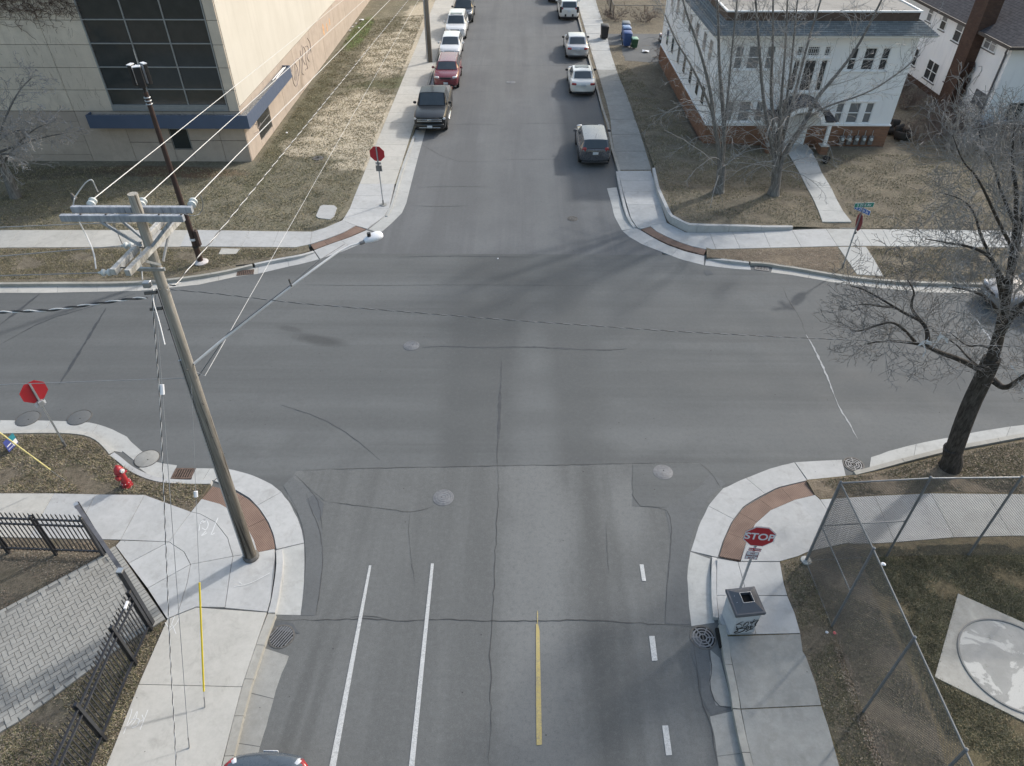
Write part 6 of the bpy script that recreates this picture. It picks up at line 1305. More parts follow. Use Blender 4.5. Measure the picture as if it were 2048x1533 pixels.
for x in (.2, .8): q = a_ + w_ * x; MB().tube([Vector((q.x, q.y, ZL - .05)), Vector((q.x, q.y, .3))], .004, 4).build('wire_leg', M['steel'], T)

# ================================================================ HYDRANT, BIN, DRAINS, MANHOLES
p = G(256, 972, ZL); HY = E('fire_hydrant', p, R(-20), label='red fire hydrant with white caps on the leafy verge', cat='hydrant'); HY.rotation_euler = (R(1), R(-3), R(-20))
mred = paint('hydrant_red', (.36, .018, .025), .4, .3); mwh = paint('hydrant_white', (.72, .72, .72), .45, .3)
MB().lathe([(.155, 0), (.155, .035), (.10, .04), (.095, .1), (.095, .14), (.15, .145), (.15, .175), (.10, .18), (.10, .5), (.115, .52), (.115, .6)], n=18).build('barrel', mred, HY, smooth=True, ang=35)
MB().lathe([(.15, .6), (.15, .635), (.12, .64)], n=18).build('flange', mred, HY, smooth=True, ang=35); MB().lathe([(.125, .64), (.13, .7), (.115, .76), (.07, .815), (.03, .83), (.03, .87), (.001, .875)], n=18).build('bonnet', mred, HY, smooth=True)
for a, r_ in ((0, .065), (90, .045), (180, .065), (270, .085)):
    d = (math.cos(R(a)), math.sin(R(a)), 0); MB().lathe([(r_ * .9, .08), (r_ * .9, .15), (r_ * 1.05, .165), (r_ * 1.0, .18), (.02, .185), (.02, .2)], (0, 0, .47 if a in (90, 270) else .7 if a == 0 else .5), d, 12).build('nozzle_cap', mred if a != 0 else mwh, HY, smooth=True)
for i in range(8): a = i * math.pi / 4; MB().cyl((math.cos(a) * .135, math.sin(a) * .135, .175), .012, .02, 6).build('bolt', mwh, HY)
# litter bin
c0 = Vector(G(1477, 1258, ZS)); c0 = Vector((5.56, 9.62, ZS)); LB = E('litter_bin', tuple(c0), R(7), label='square pale litter bin with dark hooded lid and black graffiti', cat='bin')
M['bin'] = concrete('pale_bin_panel', (.50, .52, .55), .1, .1); M['binlid'] = paint('dark_grey_bin_lid', (.085, .09, .105), .5, .2)
MB().box((0, 0, .45), (.62, .62, .9), taper=1.05).build('body', M['bin'], LB, bevel=.03)
mb = MB()
def rg(w, z): return [(-w, -w, z), (w, -w, z), (w, w, z), (-w, w, z)]
rs = [rg(.34, .86), rg(.36, .86), rg(.375, .95), rg(.36, .975), rg(.325, .975), rg(.155, 1.10), rg(.14, 1.115), rg(.13, 1.115), rg(.13, 1.02)]; mb.add(sum(rs, []), [(i * 4 + j, i * 4 + (j + 1) % 4, i * 4 + 4 + (j + 1) % 4, i * 4 + 4 + j) for i in range(8) for j in range(4)]); lid = mb.build('lid', M['binlid'], LB, bevel=.004)
MB().box((0, 0, 1.015), (.262, .262, .01)).build('opening', M['void'], lid)
mb = MB(); bm_ = M['binlid']
for q0, q1 in [((-.142, -.142, 1.113), (.142, -.13, 1.122)), ((-.142, .13, 1.113), (.142, .142, 1.122)), ((-.142, -.13, 1.113), (-.13, .13, 1.122)), ((.13, -.13, 1.113), (.142, .13, 1.122))]: mb.bb(q0, q1)
mb.build('opening_rim', M['steel'], lid)
for y in (.12, -.06): MB().cyl((-.25, y, 1.02), .008, .012, 6).build('rivet', M['signwhite'], lid)
def gq(l): return [(-.27 + .54 * (x - 440) / 660, -.335 + .0 - .012 * ((1350 - y) / 400), .08 + .62 * (1350 - y) / 400) for x, y in l]
for l, w in [([(440, 1075), (520, 1050), (600, 1075), (640, 1110), (640, 1130)], .008), ([(560, 1210), (690, 1160)], .008), ([(760, 1020), (700, 1050), (680, 1110), (710, 1155), (780, 1150), (830, 1090), (810, 1030), (750, 1015)], .008), ([(730, 1065), (700, 1080)], .006), ([(960, 960), (930, 1110)], .008), ([(870, 1020), (880, 1080), (920, 1040)], .008), ([(930, 1060), (1030, 985)], .007), ([(1095, 990), (1040, 1100), (1070, 1130)], .012), ([(1085, 1150), (1000, 1220)], .007),
             ([(480, 1135), (530, 1190), (580, 1275)], .014), ([(500, 1215), (620, 1200), (740, 1195), (800, 1215), (770, 1280), (650, 1325), (510, 1335), (475, 1300), (560, 1270)], .010), ([(850, 1155), (805, 1190), (820, 1250), (870, 1240), (880, 1180), (850, 1155)], .010), ([(940, 1140), (900, 1200), (960, 1180), (940, 1220), (990, 1160)], .009), ([(840, 1320), (930, 1260), (1050, 1250)], .009), ([(940, 1235), (1040, 1258)], .009), ([(1040, 1110), (1060, 1160), (1095, 1150)], .010), ([(470, 1060), (560, 1010), (640, 1000)], .006)]:
    MB().tube(smooth_line(gq(l), 2), w, 5).build('graffiti_stroke', M['blackpaint'], LB)
def manhole(px, r, label, m='iron', z=.012, ring=True, group=None, cov='manhole_cover'):
    c = G(*px, 0); T = E(cov, (c[0], c[1], 0), random.uniform(0, 3), label=label, cat='manhole cover', group=group)
    MB().lathe([(r, -.02), (r, z), (r * .9, z + .003), (r * .9, z - .006), (r * .87, z - .006)], n=32).build('frame', M[m], T, smooth=True, ang=30)
    MB().lathe([(r * .865, -.02), (r * .865, z), (r * .84, z + .002), (.001, z + .002)], n=32).build('cover', M[m], T, smooth=True, ang=30)
    for k in range(1, 4):
        q = r * .8 * k / 3.4; MB().lathe([(q, z), (q + .004, z + .008), (q + .016, z + .008), (q + .02, z)], n=28).build('raised_ring', M[m], T, smooth=True, ang=30)
    for k in range(8): a = k * math.pi / 4; MB().box((math.cos(a) * r * .72, math.sin(a) * r * .72, z + .004), (r * .14, .015, .008), a).build('raised_rib', M[m], T)
    MB().box((r * .2, .03, z + .004), (.05, .02, .006), .6).build('pick_hole', M['void'], T); return T
manhole((823, 692), .30, 'grey manhole cover at the left end of the long tar seam'); manhole((887, 996), .31, 'grey manhole cover on the coarse asphalt left of the centre crack', z=.014)
manhole((1326, 945), .30, 'grey manhole cover near the right-hand patch edge', z=.016); manhole((1022, 165), .34, 'faint manhole cover far up the street'); manhole((1145, 438), .26, 'small dark valve cover left of the far right corner', 'irondark')
for (px, lb) in [((56, 838), 'worn round cover set in the gutter, leftmost of three'), ((159, 836), 'worn round cover by the stop sign post, middle of three'), ((294, 918), 'worn round cover above the hydrant, rightmost of three')]:
    c = G(*px, 0); T = E('round_cover', (c[0], c[1], 0), label=lb, cat='manhole cover', group='round covers in the left gutter')
    mc = M['asph_patch'] if px[0] < 200 else M['conc_old']; MB().lathe([(.36, -.02), (.36, .016), (.355, .018), (.001, .018)], n=32).build('lid', mc, T, smooth=True, ang=30); MB().lathe([(.365, -.02), (.375, .020), (.385, .014), (.385, -.02)], n=32).build('rim', M['irondark'], T, smooth=True, ang=30); MB().cyl((.05, -.05, .015), .02, .006, 8).build('pick_hole', M['void'], T)
def drain_round(px, r, rz, label, style, z=.016):
    c = G(*px, 0); T = E('storm_drain', (c[0], c[1], 0), rz, label=label, cat='storm drain'); MB().lathe([(r * .86, z - .01), (r * .88, z + .004), (r, z), (r, -.01)], n=36).build('frame', M['irondark'], T, smooth=True, ang=30)
    MB().lathe([(r * .87, .006), (r * .87, .009), (.001, .009)], n=32).build('pit', M['void'], T)
    if style == 'bars':
        for i in range(-4, 5):
            y = i * r * .19; w = 2 * math.sqrt(max(0, (r * .87) ** 2 - y * y)); MB().box((0, y, z), (w, r * .085, .016)).build('bar', M['iron'], T)
    else:
        for k in (.22, .45, .68): MB().lathe([(r * k, z - .008), (r * k, z + .003), (r * (k + .10), z + .003), (r * (k + .10), z - .008)], n=30).build('ring', M['iron'], T, smooth=True, ang=30)
        for k in range(6): a = k * math.pi / 3; MB().box((math.cos(a) * r * .55, math.sin(a) * r * .55, z + .001), (r * .64, r * .09, .014), a).build('spoke', M['iron'], T)
        MB().box((0, 0, z), (r * .1, r * .4, .014)).build('hub', M['irondark'], T)
    return T
drain_round((563, 1274), .325, R(60), 'round barred storm drain at the near left kerb', 'bars'); drain_round((1406, 1276), .33, 0, 'round ringed storm drain at the near right kerb by the litter bin', 'ring'); drain_round((1707, 930), .32, .4, 'round ringed storm drain in front of the chain-link corner', 'ring')
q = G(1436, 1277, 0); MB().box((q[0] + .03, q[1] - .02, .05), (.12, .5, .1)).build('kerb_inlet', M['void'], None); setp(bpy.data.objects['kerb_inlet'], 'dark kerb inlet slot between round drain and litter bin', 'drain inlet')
def drain_rect(cpx, w, d, rz, n, label, m='rust', z=.02):
    c = G(*cpx, 0); T = E('storm_drain', (c[0], c[1], 0), rz, label=label, cat='storm drain'); MB().box((0, 0, .008), (w, d, .014)).build('pit', M['void'], T); o = MB()
    for q0, q1 in [((-w / 2, -d / 2, .0), (w / 2, -d / 2 + .05, z + .006)), ((-w / 2, d / 2 - .05, .0), (w / 2, d / 2, z + .006)), ((-w / 2, -d / 2 + .05, .0), (-w / 2 + .05, d / 2 - .05, z + .006)), ((w / 2 - .05, -d / 2 + .05, .0), (w / 2, d / 2 - .05, z + .006))]: o.bb(q0, q1)
    o.build('frame', M[m], T)
    for i in range(n): x = -w / 2 + .05 + (w - .1) * (i + .5) / n; MB().box((x, 0, z), ((w - .1) / n * .5, d - .1, .016)).build('bar', M[m], T)
    return T
drain_rect((367, 948), .62, .44, 0, 7, 'rusty rectangular storm drain between hydrant and pole'); drain_rect((491, 546), .72, .42, R(12), 8, 'small rusty grate in the far left gutter', 'rust', .016); drain_rect((1523, 537), .6, .42, R(-12), 8, 'pale and dark slatted grate in the far right gutter', 'steeldk', .016)
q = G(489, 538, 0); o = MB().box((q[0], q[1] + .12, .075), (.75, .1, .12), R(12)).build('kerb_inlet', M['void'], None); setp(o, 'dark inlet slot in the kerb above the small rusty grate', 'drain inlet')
c = G(636, 317, ZL); T = E('yard_drain', c, label='small round dark grate in the left lawn', cat='yard drain'); MB().lathe([(.34, 0), (.34, .02), (.001, .02)], n=24).build('frame', M['irondark'], T)
for k in (.3, .6): MB().lathe([(.34 * k, .02), (.34 * k, .03), (.34 * (k + .15), .03), (.34 * (k + .15), .02)], n=20).build('ring', M['steeldk'], T)
# chalk-white sprayed marks on the pavements
def scrawl(l, w, z, name='spray_mark'):
    for s_ in l: mb = MB(); ribbon_quad(mb, dense(smooth_line(PX(s_, z), 2), .05, .004), w, z); mb.build(name, M['chalk'], sw)
scrawl([[(398, 1062), (400, 1045), (412, 1038)], [(398, 1050), (408, 1045), (414, 1040)], [(404, 1056), (412, 1062), (418, 1048), (410, 1036), (404, 1048)], [(412, 1062), (400, 1074), (414, 1066)], [(436, 1036), (422, 1070)], [(424, 1070), (430, 1066)]], .022, ZS + .004)
scrawl([[(247, 1468), (262, 1430), (264, 1418)], [(252, 1455), (266, 1440), (276, 1418), (272, 1440), (262, 1452)], [(262, 1440), (280, 1436), (276, 1452), (264, 1456)], [(275, 1445), (288, 1440), (284, 1430)], [(280, 1460), (296, 1420)]], .016, ZS + .004)
scrawl([[(330, 1245), (340, 1260), (346, 1240), (350, 1232)], [(338, 1262), (352, 1250), (360, 1232)], [(345, 1250), (352, 1268)]], .016, ZS + .004)
scrawl([[(468, 1174), (500, 1168), (540, 1146)], [(478, 1164), (484, 1168)]], .012, ZS + .004)
# ================================================================ FENCES, THROWING CIRCLE
M['fence'] = paint('black_fence_paint', (.022, .023, .028), .35, .3)
def picket_run(T, a, b, n, h=1.62):
    a, b = Vector(a), Vector(b); d = nv(b - a); L = (b - a).length; rz = math.atan2(d.y, d.x)
    for z in (h - .12, h - .34, .22): beam(a + Vector((0, 0, z)), b + Vector((0, 0, z)), .045, .04).build('rail', M['fence'], T)
    me = None
    for i in range(n):
        p = a + d * (L * (i + .5) / n)
        if me is None: mb = MB(); mb.box((0, 0, .1 + (h - .06) / 2), (.022, .022, h - .06)); mb.box((0, 0, .1 + h - .04), (.022, .022, .06), taper=.3); me = mb.mesh('picket', M['fence'])
        o = place(me, 'picket', T); o.matrix_parent_inverse = Matrix.Translation(-T.location); o.location = p + d.cross(Vector((0, 0, 1))) * .033; o.rotation_euler = (0, 0, rz)
def fpost(T, p, h, w=.075, cap=True, m='fence'):
    p = Vector(p); MB().box((p.x, p.y, h / 2), (w, w, h)).build('post', M[m], T)
    if cap: MB().box((p.x, p.y, h + .012), (w + .02, w + .02, .025), taper=.7).build('post_cap', M[m], T)
fA = [Vector(G(208.5, 1113, ZL)), Vector(G(113, 1109.5, ZL))]; sp_ = fA[1] - fA[0]
T = EW('picket_fence', tuple(fA[1]), label='black metal picket fence running off the left edge', cat='fence')
for i in range(5): fpost(T, fA[0] + sp_ * i, 1.74); 
for i in range(5): picket_run(T, fA[0] + sp_ * i, fA[0] + sp_ * (i + 1), 11)
f2 = [Vector((-9.03, 9.30, ZL)), Vector((-9.03, 8.40, ZL)), Vector((-8.98, 6.66, ZL)), Vector((-8.93, 4.9, ZL))]
T = EW('picket_fence', tuple(f2[1]), label='black metal picket fence beside the near left pavement', cat='fence')
for p in f2: fpost(T, p, 1.76)
for (a, b), n in zip(zip(f2[:-1], f2[1:]), (9, 16, 16)): picket_run(T, a, b, n)
MB().box((-9.0, 9.02, 1.66), (.05, .2, .05), .1).build('white_tape', M['signwhite'], T)
T = EW('gate_frame', (-9.07, 9.45, 0), label='tall dark gate post with an overhead beam across the paver drive', cat='gate')
fpost(T, (-9.07, 9.45), 2.36, .11, m='fence'); pc_ = Vector((fA[0].x + .02, fA[0].y + .12, 0)); fpost(T, pc_, 2.2, .08, False)
ba_ = Vector(G(153, 1011, 2.28)); bb2 = Vector(G(244, 1143, 2.36)); beam(ba_, bb2 + Vector((0, 0, -.02)), .09, .09).build('beam', M['greytrim'], T); MB().box(tuple(ba_), (.11, .11, .11), .8).build('beam_cap', M['steel'], T)
MB().box((-9.07, 9.45, 2.40), (.13, .13, .03)).build('post_cap', M['steel'], T)

def chain_panel(T, a, b, z0, z1, s_=.065, r=.0044):
    a, b = Vector(a), Vector(b); d = nv(Vector((b.x - a.x, b.y - a.y, 0))); L = (Vector((b.x, b.y, 0)) - Vector((a.x, a.y, 0))).length; Hh = z1 - z0; nn = Vector((-d.y, d.x, 0)); V = []; F = []
    def seg(x0, h0, x1, h1, off):
        p = Vector((a.x, a.y, z0 + h0)) + d * x0 + nn * off; q = Vector((a.x, a.y, z0 + h1)) + d * x1 + nn * off; t = nv(q - p); u_ = nn * r; w_ = t.cross(nn) * r; k = len(V)
        for c in (p, q): V.extend([c + u_, c - u_ * .5 + w_ * .87, c - u_ * .5 - w_ * .87])
        F.extend([(k, k + 1, k + 4, k + 3), (k + 1, k + 2, k + 5, k + 4), (k + 2, k, k + 3, k + 5)])
    for i in range(int((L + Hh) / s_) + 1):
        c = i * s_; x0 = max(0, c - Hh); h0 = c - x0; x1 = min(L, c); h1 = c - x1
        if x1 - x0 > .01: seg(x0, h0, x1, h1, r)
        if x1 - x0 > .01: seg(x0, Hh - h0, x1, Hh - h1, -r)
    place(raw_mesh('mesh_fabric', np.array([tuple(v) for v in V]), np.array(F), [M['meshwire']]), 'mesh_fabric', T, kind='stuff')
HF = 3.28; cA = Vector((7.86, 11.5, 0)); east = [cA] + [Vector((7.86 + 2.24 * i, 11.62 + .05 * i, 0)) for i in range(1, 9)]; south = [cA, Vector((7.9, 9.55, 0)), Vector((7.88, 7.42, 0)), Vector((7.86, 5.3, 0)), Vector((7.84, 3.2, 0))]
M['meshwire'] = simple('dull_mesh_wire', (.13, .13, .13), .6, .15, 10, .1, .3)
M['galv'] = simple('grey_fence_pipe', (.20, .21, .225), .55, .15, 10, .1, .3); M['galvpale'] = simple('pale_fence_pipe', (.20, .20, .198), .85, .15, 10, .1, 0)
for pts, lb, ms in ((east, 'tall chain-link fence running right behind the pavement', 'galv'), (south, 'tall chain-link fence running toward the bottom edge beside the throwing circle', 'galv')):
    T = EW('chain_link_fence', tuple(pts[1]), label=lb, cat='fence')
    for i, p in enumerate(pts):
        if p is cA and pts is south: continue
        MB().tube([p, p + Vector((0, 0, HF))], .038 if p is cA else .03, 8).build('post', M['galv'], T, smooth=True); MB().lathe([(.032, 0), (.034, .02), (.001, .04)], p + Vector((0, 0, HF)), (0, 0, 1), 8).build('post_cap', M['galv'], T)
    up = Vector((0, 0, 1))
    for a, b in zip(pts[:-1], pts[1:]):
        MB().tube([a + up * (HF - .03), b + up * (HF - .03)], .022, 6).build('top_rail', M['galvpale' if pts is south else 'galv'], T, smooth=True)
        chain_panel(T, a, b, .06, HF - .04)
    a, b = pts[0], pts[1]; MB().tube([a + up * 1.62, b + up * 1.62], .02, 6).build('mid_rail', M['galv' if pts is east else 'galvpale'], T, smooth=True); MB().tube([a + up * .12, b + up * .12], .018, 6).build('bottom_rail', M['galvpale'], T, smooth=True)
    if pts is east:
        for a, b in zip(pts[2:-1], pts[3:]): MB().tube([a + up * .12, b + up * .12], .012, 6).build('bottom_rail', M['galvpale'], T, smooth=True)
        MB().lathe([(.16, 0), (.14, .06), (.05, .08)], tuple(cA + Vector((0, 0, ZL - .02))), (0, 0, 1), 10).build('footing', M['conc_mid'], T)
# throwing circle
q0 = Vector((11.48, 10.5, 0)); dd = Vector((.834, -.552, 0)); ee = Vector((-.584, -.812, 0)); S_ = 2.78
T = E('throwing_circle', (11.88, 8.55, 0), label='round metal-ringed throwing circle on a pale square slab', cat='throwing circle')
sq = [q0 - T.location, q0 + dd * S_ - T.location, q0 + dd * S_ + ee * S_ - T.location, q0 + ee * S_ - T.location]; t = NT('worn_patchy_slab'); base_ = t.mix((.30, .30, .285), (.37, .365, .35), t.rng(t.noise(1.4, 6, .65), .4, .65))
base_ = t.mix(base_, (.52, .515, .49), t.math('MULTIPLY', t.rng(t.noise(1.1, 7, .62, t.coord(loc=(3.2, 1.4, 0)), .9), .5, .53), .85)); base_ = t.mix(base_, (.14, .13, .11), t.math('MULTIPLY', t.rng(t.noise(4, 8, .75), .6, .72), .5)); v = t.noise(90, 3, .7); base_ = t.mix(base_, (.16, .155, .145), t.math('MULTIPLY', t.rng(v, .52, .7), .35)); M['worn'] = t.fin(base_, .9, v, .3, .006, spec=.2)
MB().slab([(p.x, p.y, ZL + .03) for p in dense(sq, 1.4, 0, True) for p in [Vector(p)]], .1).build('slab', M['conc_pad'], T)
MB().lathe([(1.17, ZL), (1.17, ZL + .032), (.001, ZL + .032)], n=48).build('inner_slab', M['worn'], T); MB().lathe([(1.19, ZL), (1.19, ZL + .055), (1.225, ZL + .055), (1.225, ZL)], n=64).build('steel_ring', M['galvpale'], T, smooth=True, ang=40)

# ================================================================ CARS
def car(name, spec, loc, rz, label, cat='car', group=None):
    T = E(name, (loc[0], loc[1], 0), rz, label=label, cat=cat, group=group); L, W, Hh = spec['L'], spec['W'] / 2, spec['H']; bodym = spec['m']; f, b = L / 2, -L / 2
    st = [(y * L, w * W, zb, zs, cr) for y, w, zb, zs, cr in spec['st']]; mb = MB(); rows = []
    prof = [(0, 0, 0), (.82, 0, 0), (.95, .10, 0), (1.0, .38, 0), (1.0, .72, 0), (.975, .90, 0), (.90, 1.0, 0), (.62, 1.0, .75), (.3, 1.0, .95), (0, 1.0, 1)]
    for y, w, zb, zs, cr in st:
        half = [(w * px, zb + (zs - zb) * pz + cr * pc) for px, pz, pc in prof]; rows.append([(x, y, z) for x, z in half] + [(-x, y, z) for x, z in half[-2:0:-1]])
    n = len(rows[0]); vs = sum(rows, []); fs = [(i * n + j, (i + 1) * n + j, (i + 1) * n + (j + 1) % n, i * n + (j + 1) % n) for i in range(len(rows) - 1) for j in range(n)]
    bw = spec.get('bow', .14)
    def bowed(p): y_ = abs(p[1]) / f; k_ = max(0, (y_ - .72) / .28) ** 1.5; return (p[0], p[1] - math.copysign(bw * k_ * (p[0] / W) ** 2, p[1]), p[2])
    vs = [bowed(p) for p in vs]
    cap0 = tuple(range(n)); cap1 = tuple((len(rows) - 1) * n + j for j in range(n))[::-1]; mb.add(vs, fs + [cap0, cap1]); me = mb.mesh('body', bodym, True, 0, 38); bm = bmesh.new(); bm.from_mesh(me); bmesh.ops.recalc_face_normals(bm, faces=bm.faces); bm.to_mesh(me); bm.free(); place(me, 'body', T)
    # greenhouse
    g = spec['g']; y0, y1, t0, t1 = g['y0'] * L, g['y1'] * L, g['t0'] * L, g['t1'] * L; wb, wt, zb, zr = g['wb'] * W, g['wt'] * W, g['zb'], Hh; cw = .035
    def P(u, v):   # u along roof 0 front..1 rear, v -1..1 across; top surface
        e = 1 - (2 * u - 1) ** 4 * .6; return (wt * v, t0 + (t1 - t0) * u, zr - .03 + .03 * e * (1 - v * v * .9) - .02 * abs(v) ** 3)
    N = 6; vs = []; fs = []
    for i in range(N + 1):
        for j in range(7): vs.append(P(i / N, -1 + j / 3))
    for i in range(N):
        for j in range(6): fs.append((i * 7 + j, i * 7 + j + 1, (i + 1) * 7 + j + 1, (i + 1) * 7 + j))
    bl = [(-wb * .90, y0, zb), (wb * .90, y0, zb), (wb, y0 - .25, zb), (wb, y1 + .2, zb), (wb * .88, y1, zb), (-wb * .88, y1, zb), (-wb, y1 + .2, zb), (-wb, y0 - .25, zb)]
    k = len(vs); vs += bl; tl = 0; tr = 6; rl = N * 7; rr_ = N * 7 + 6
    fs += [(k, k + 1, tr) + tuple(range(5, -1, -1)), (k + 4, k + 5) + tuple(range(rl, rr_ + 1)), (k + 1, k + 2, tr), (k + 2, k + 3) + tuple(i * 7 + 6 for i in range(N, -1, -1)), (k + 3, k + 4, rr_), (k + 5, k + 6, rl), (k + 6, k + 7) + tuple(i * 7 for i in range(0, N + 1)), (k + 7, k, tl)]
    mb = MB(); mb.add(vs, fs); me = mb.mesh('cabin', spec.get('roofm', bodym), True, 0, 30); bm = bmesh.new(); bm.from_mesh(me); bmesh.ops.recalc_face_normals(bm, faces=bm.faces); bm.to_mesh(me); bm.free(); cabin = place(me, 'cabin', T)
    def pane(a, b, c, d, nm, mg=(.04, .04, .04, .05), m='glass', bow=0.0):
        """glass on quad a,b (bottom) c,d (top), margins l,r,b,t as fractions, 5 mm proud"""
        a, b, c, d = map(Vector, (a, b, c, d)); nn = nv((b - a).cross(d - a)); 
        def q(s_, t_): return a.lerp(b, s_).lerp(d.lerp(c, s_), t_) + nn * (.006 + bow * (1 - (2 * s_ - 1) ** 2))
        l, r, bo, to = mg; vs = []; k = 6
        for t_ in (bo, 1 - to):
            for i in range(k + 1): vs.append(q(l + (1 - r - l) * i / k, t_))
        bk = [v - nn * .012 for v in vs]; m_ = len(vs)
        fs = [(i, i + 1, k + 2 + i, k + 1 + i) for i in range(k)] + [(m_ + k + 1 + i, m_ + k + 2 + i, m_ + i + 1, m_ + i) for i in range(k)] + [(i + 1, i, m_ + i, m_ + i + 1) for i in range(k)] + [(k + 1 + i, k + 2 + i, m_ + k + 2 + i, m_ + k + 1 + i) for i in range(k)] + [(0, k + 1, m_ + k + 1, m_), (2 * k + 1, k, m_ + k, m_ + 2 * k + 1)]
        return MB().add(vs + bk, fs).build(nm, M[m], cabin, smooth=True, ang=30)
    tz = zr - .035
    pane((wb * .90, y0, zb), (-wb * .90, y0, zb), (-wt, t0, tz), (wt, t0, tz), 'windscreen', (.05, .05, .04, .06), bow=.03)
    pane((-wb * .88, y1, zb), (wb * .88, y1, zb), (wt, t1, tz), (-wt, t1, tz), 'rear_window', spec.get('rw', (.08, .08, .10, .10)), bow=.025)
    for sx in (1, -1):
        A_, B_ = Vector((sx * wb, y1 + .2, zb)), Vector((sx * wb, y0 - .25, zb)); C_, D_ = Vector((sx * wt, t0, tz)), Vector((sx * wt, t1, tz))
        cuts = spec.get('side', [0, .34, .66, 1])
        for i in range(len(cuts) - 1):
            s0, s1 = cuts[i] + .02, cuts[i + 1] - .02; a, b, c, d = A_.lerp(B_, s0), A_.lerp(B_, s1), D_.lerp(C_, s1), D_.lerp(C_, s0)
            if sx > 0: pane(a, b, c, d, 'side_window', (.03, .03, .06, .12))
            else: pane(b, a, d, c, 'side_window', (.03, .03, .06, .12))
    # wheels
    r = spec.get('r', .33); wy = spec.get('wy', (.305, -.29))
    for fy in wy:
        for sx in (1, -1):
            wh = E('wheel', (sx * (W - .105), fy * L, r), parent=T)
            MB().lathe([(r * .6, -.1), (r * .93, -.1), (r, -.07), (r, .07), (r * .93, .1), (r * .6, .1)], (0, 0, 0), (1, 0, 0), 22).build('tyre', M['rubber'], wh, smooth=True, ang=35)
            MB().lathe([(r * .62, -.07), (r * .62, .085), (r * .55, .09), (r * .5, .06), (.06, .07), (.05, .09), (.001, .09)], (0, 0, 0), (sx, 0, 0), 18).build('rim', M['rim'], wh, smooth=True, ang=35)
            o = MB(); c_ = (sx * (W + .002), fy * L, r); vs = []; k = 14
            for i in range(k + 1): a = math.pi * i / k * 1.0; vs += [(sx * (W + .006), fy * L + math.cos(a) * (r + .02), r + math.sin(a) * (r + .02)), (sx * (W + .006), fy * L + math.cos(a) * (r + .065), r + math.sin(a) * (r + .065)), (sx * (W - .03), fy * L + math.cos(a) * (r + .065), r + math.sin(a) * (r + .065)), (sx * (W - .03), fy * L + math.cos(a) * (r + .02), r + math.sin(a) * (r + .02))]
            o.add(vs, [(4 * i + a, 4 * i + (a + 1) % 4, 4 * i + 4 + (a + 1) % 4, 4 * i + 4 + a) for i in range(k) for a in range(4)]); o.build('wheel_arch', M['black'], T)
    for it in spec['parts']:
        nm, c, d, m = it[:4]; rzz = it[4] if len(it) > 4 else 0
        for sx in ((1, -1) if c[0] > .01 else (1,)):
            MB().box((sx * c[0] * W, c[1] * L - math.copysign(bw * .9 * c[0] ** 2 * (abs(c[1]) > .4), c[1]), c[2]), d, sx * rzz, taper=it[5] if len(it) > 5 else 1).build(nm, M[m] if isinstance(m, str) else m, T, bevel=min(d) * .3, smooth=True, ang=50)
    my = g['y0'] * L - .42
    for sx in (1, -1): 
        mm = MB().box((sx * (W + .10), my, zb + .07), (.2, .11, .15)).build('mirror', spec.get('mirm', bodym), T, bevel=.035, smooth=True, ang=60)
    for i, yy in enumerate(spec.get('roofrails', [])): pass
    if spec.get('rails'):
        for sx in (1, -1): MB().tube([(sx * wt * .93, t0 - .25, zr), (sx * wt * .93, t0 - .3, zr + .04), (sx * wt * .93, t1 + .3, zr + .03), (sx * wt * .93, t1 + .25, zr - .01)], .016, 6).build('roof_rail', M['steel'], T)
    if spec.get('sunroof'): MB().box((0, t0 - .42, zr + .002), (wt * 1.5, .52, .02)).build('sunroof', M['glass'], T, bevel=.005)
    if spec.get('aerial'): MB().tube([(0, t1 + .2, zr - .01), (0, t1 - .05, zr + .32)], .006, 4).build('aerial', M['black'], T)
    return T
SED = [(.5, .62, .34, .60, .0), (.492, .74, .27, .66, .01), (.47, .88, .22, .71, .02), (.42, .955, .2, .77, .03), (.30, 1, .2, .86, .035), (.17, 1, .2, .92, .03), (0, 1, .2, .95, .02), (-.2, 1, .2, .98, .02), (-.33, .985, .22, 1.0, .02), (-.42, .95, .25, 1.0, .02), (-.47, .88, .3, .97, .02), (-.492, .78, .36, .90, .01), (-.5, .66, .42, .80, .0)]
SUVS = [(.5, .64, .38, .72, .0), (.49, .78, .3, .82, .01), (.46, .9, .25, .90, .03), (.38, .97, .23, .98, .04), (.25, 1, .23, 1.04, .03), (0, 1, .23, 1.06, .0), (-.3, 1, .24, 1.08, .0), (-.42, .97, .27, 1.08, .0), (-.475, .90, .32, 1.06, .0), (-.495, .82, .38, 1.0, .0), (-.5, .7, .45, .9, .0)]
def front(zl=.70, w=.34, y=.478, grille='black'): return [('headlight', (.70, y, zl), (w, .16, .14), 'clearlens', -.45), ('grille', (0, .497, zl - .03), (.75, .05, .12), grille), ('bumper_intake', (0, .5, .36), (1.0, .04, .12), 'black'), ('licence_plate', (0, .5045, .5), (.31, .02, .15), 'plate'), ('lower_bumper', (0, .485, .25), (1.45, .1, .1), 'black')]
def rear(zt=.84, w=.36, h=.15, y=-.483, plate=.78): return [('taillight', (.70, y, zt), (w, .14, h), 'redlens', .42), ('licence_plate', (0, -.501, plate), (.31, .02, .15), 'plate'), ('lower_bumper', (0, -.487, .30), (1.5, .1, .14), 'black')]
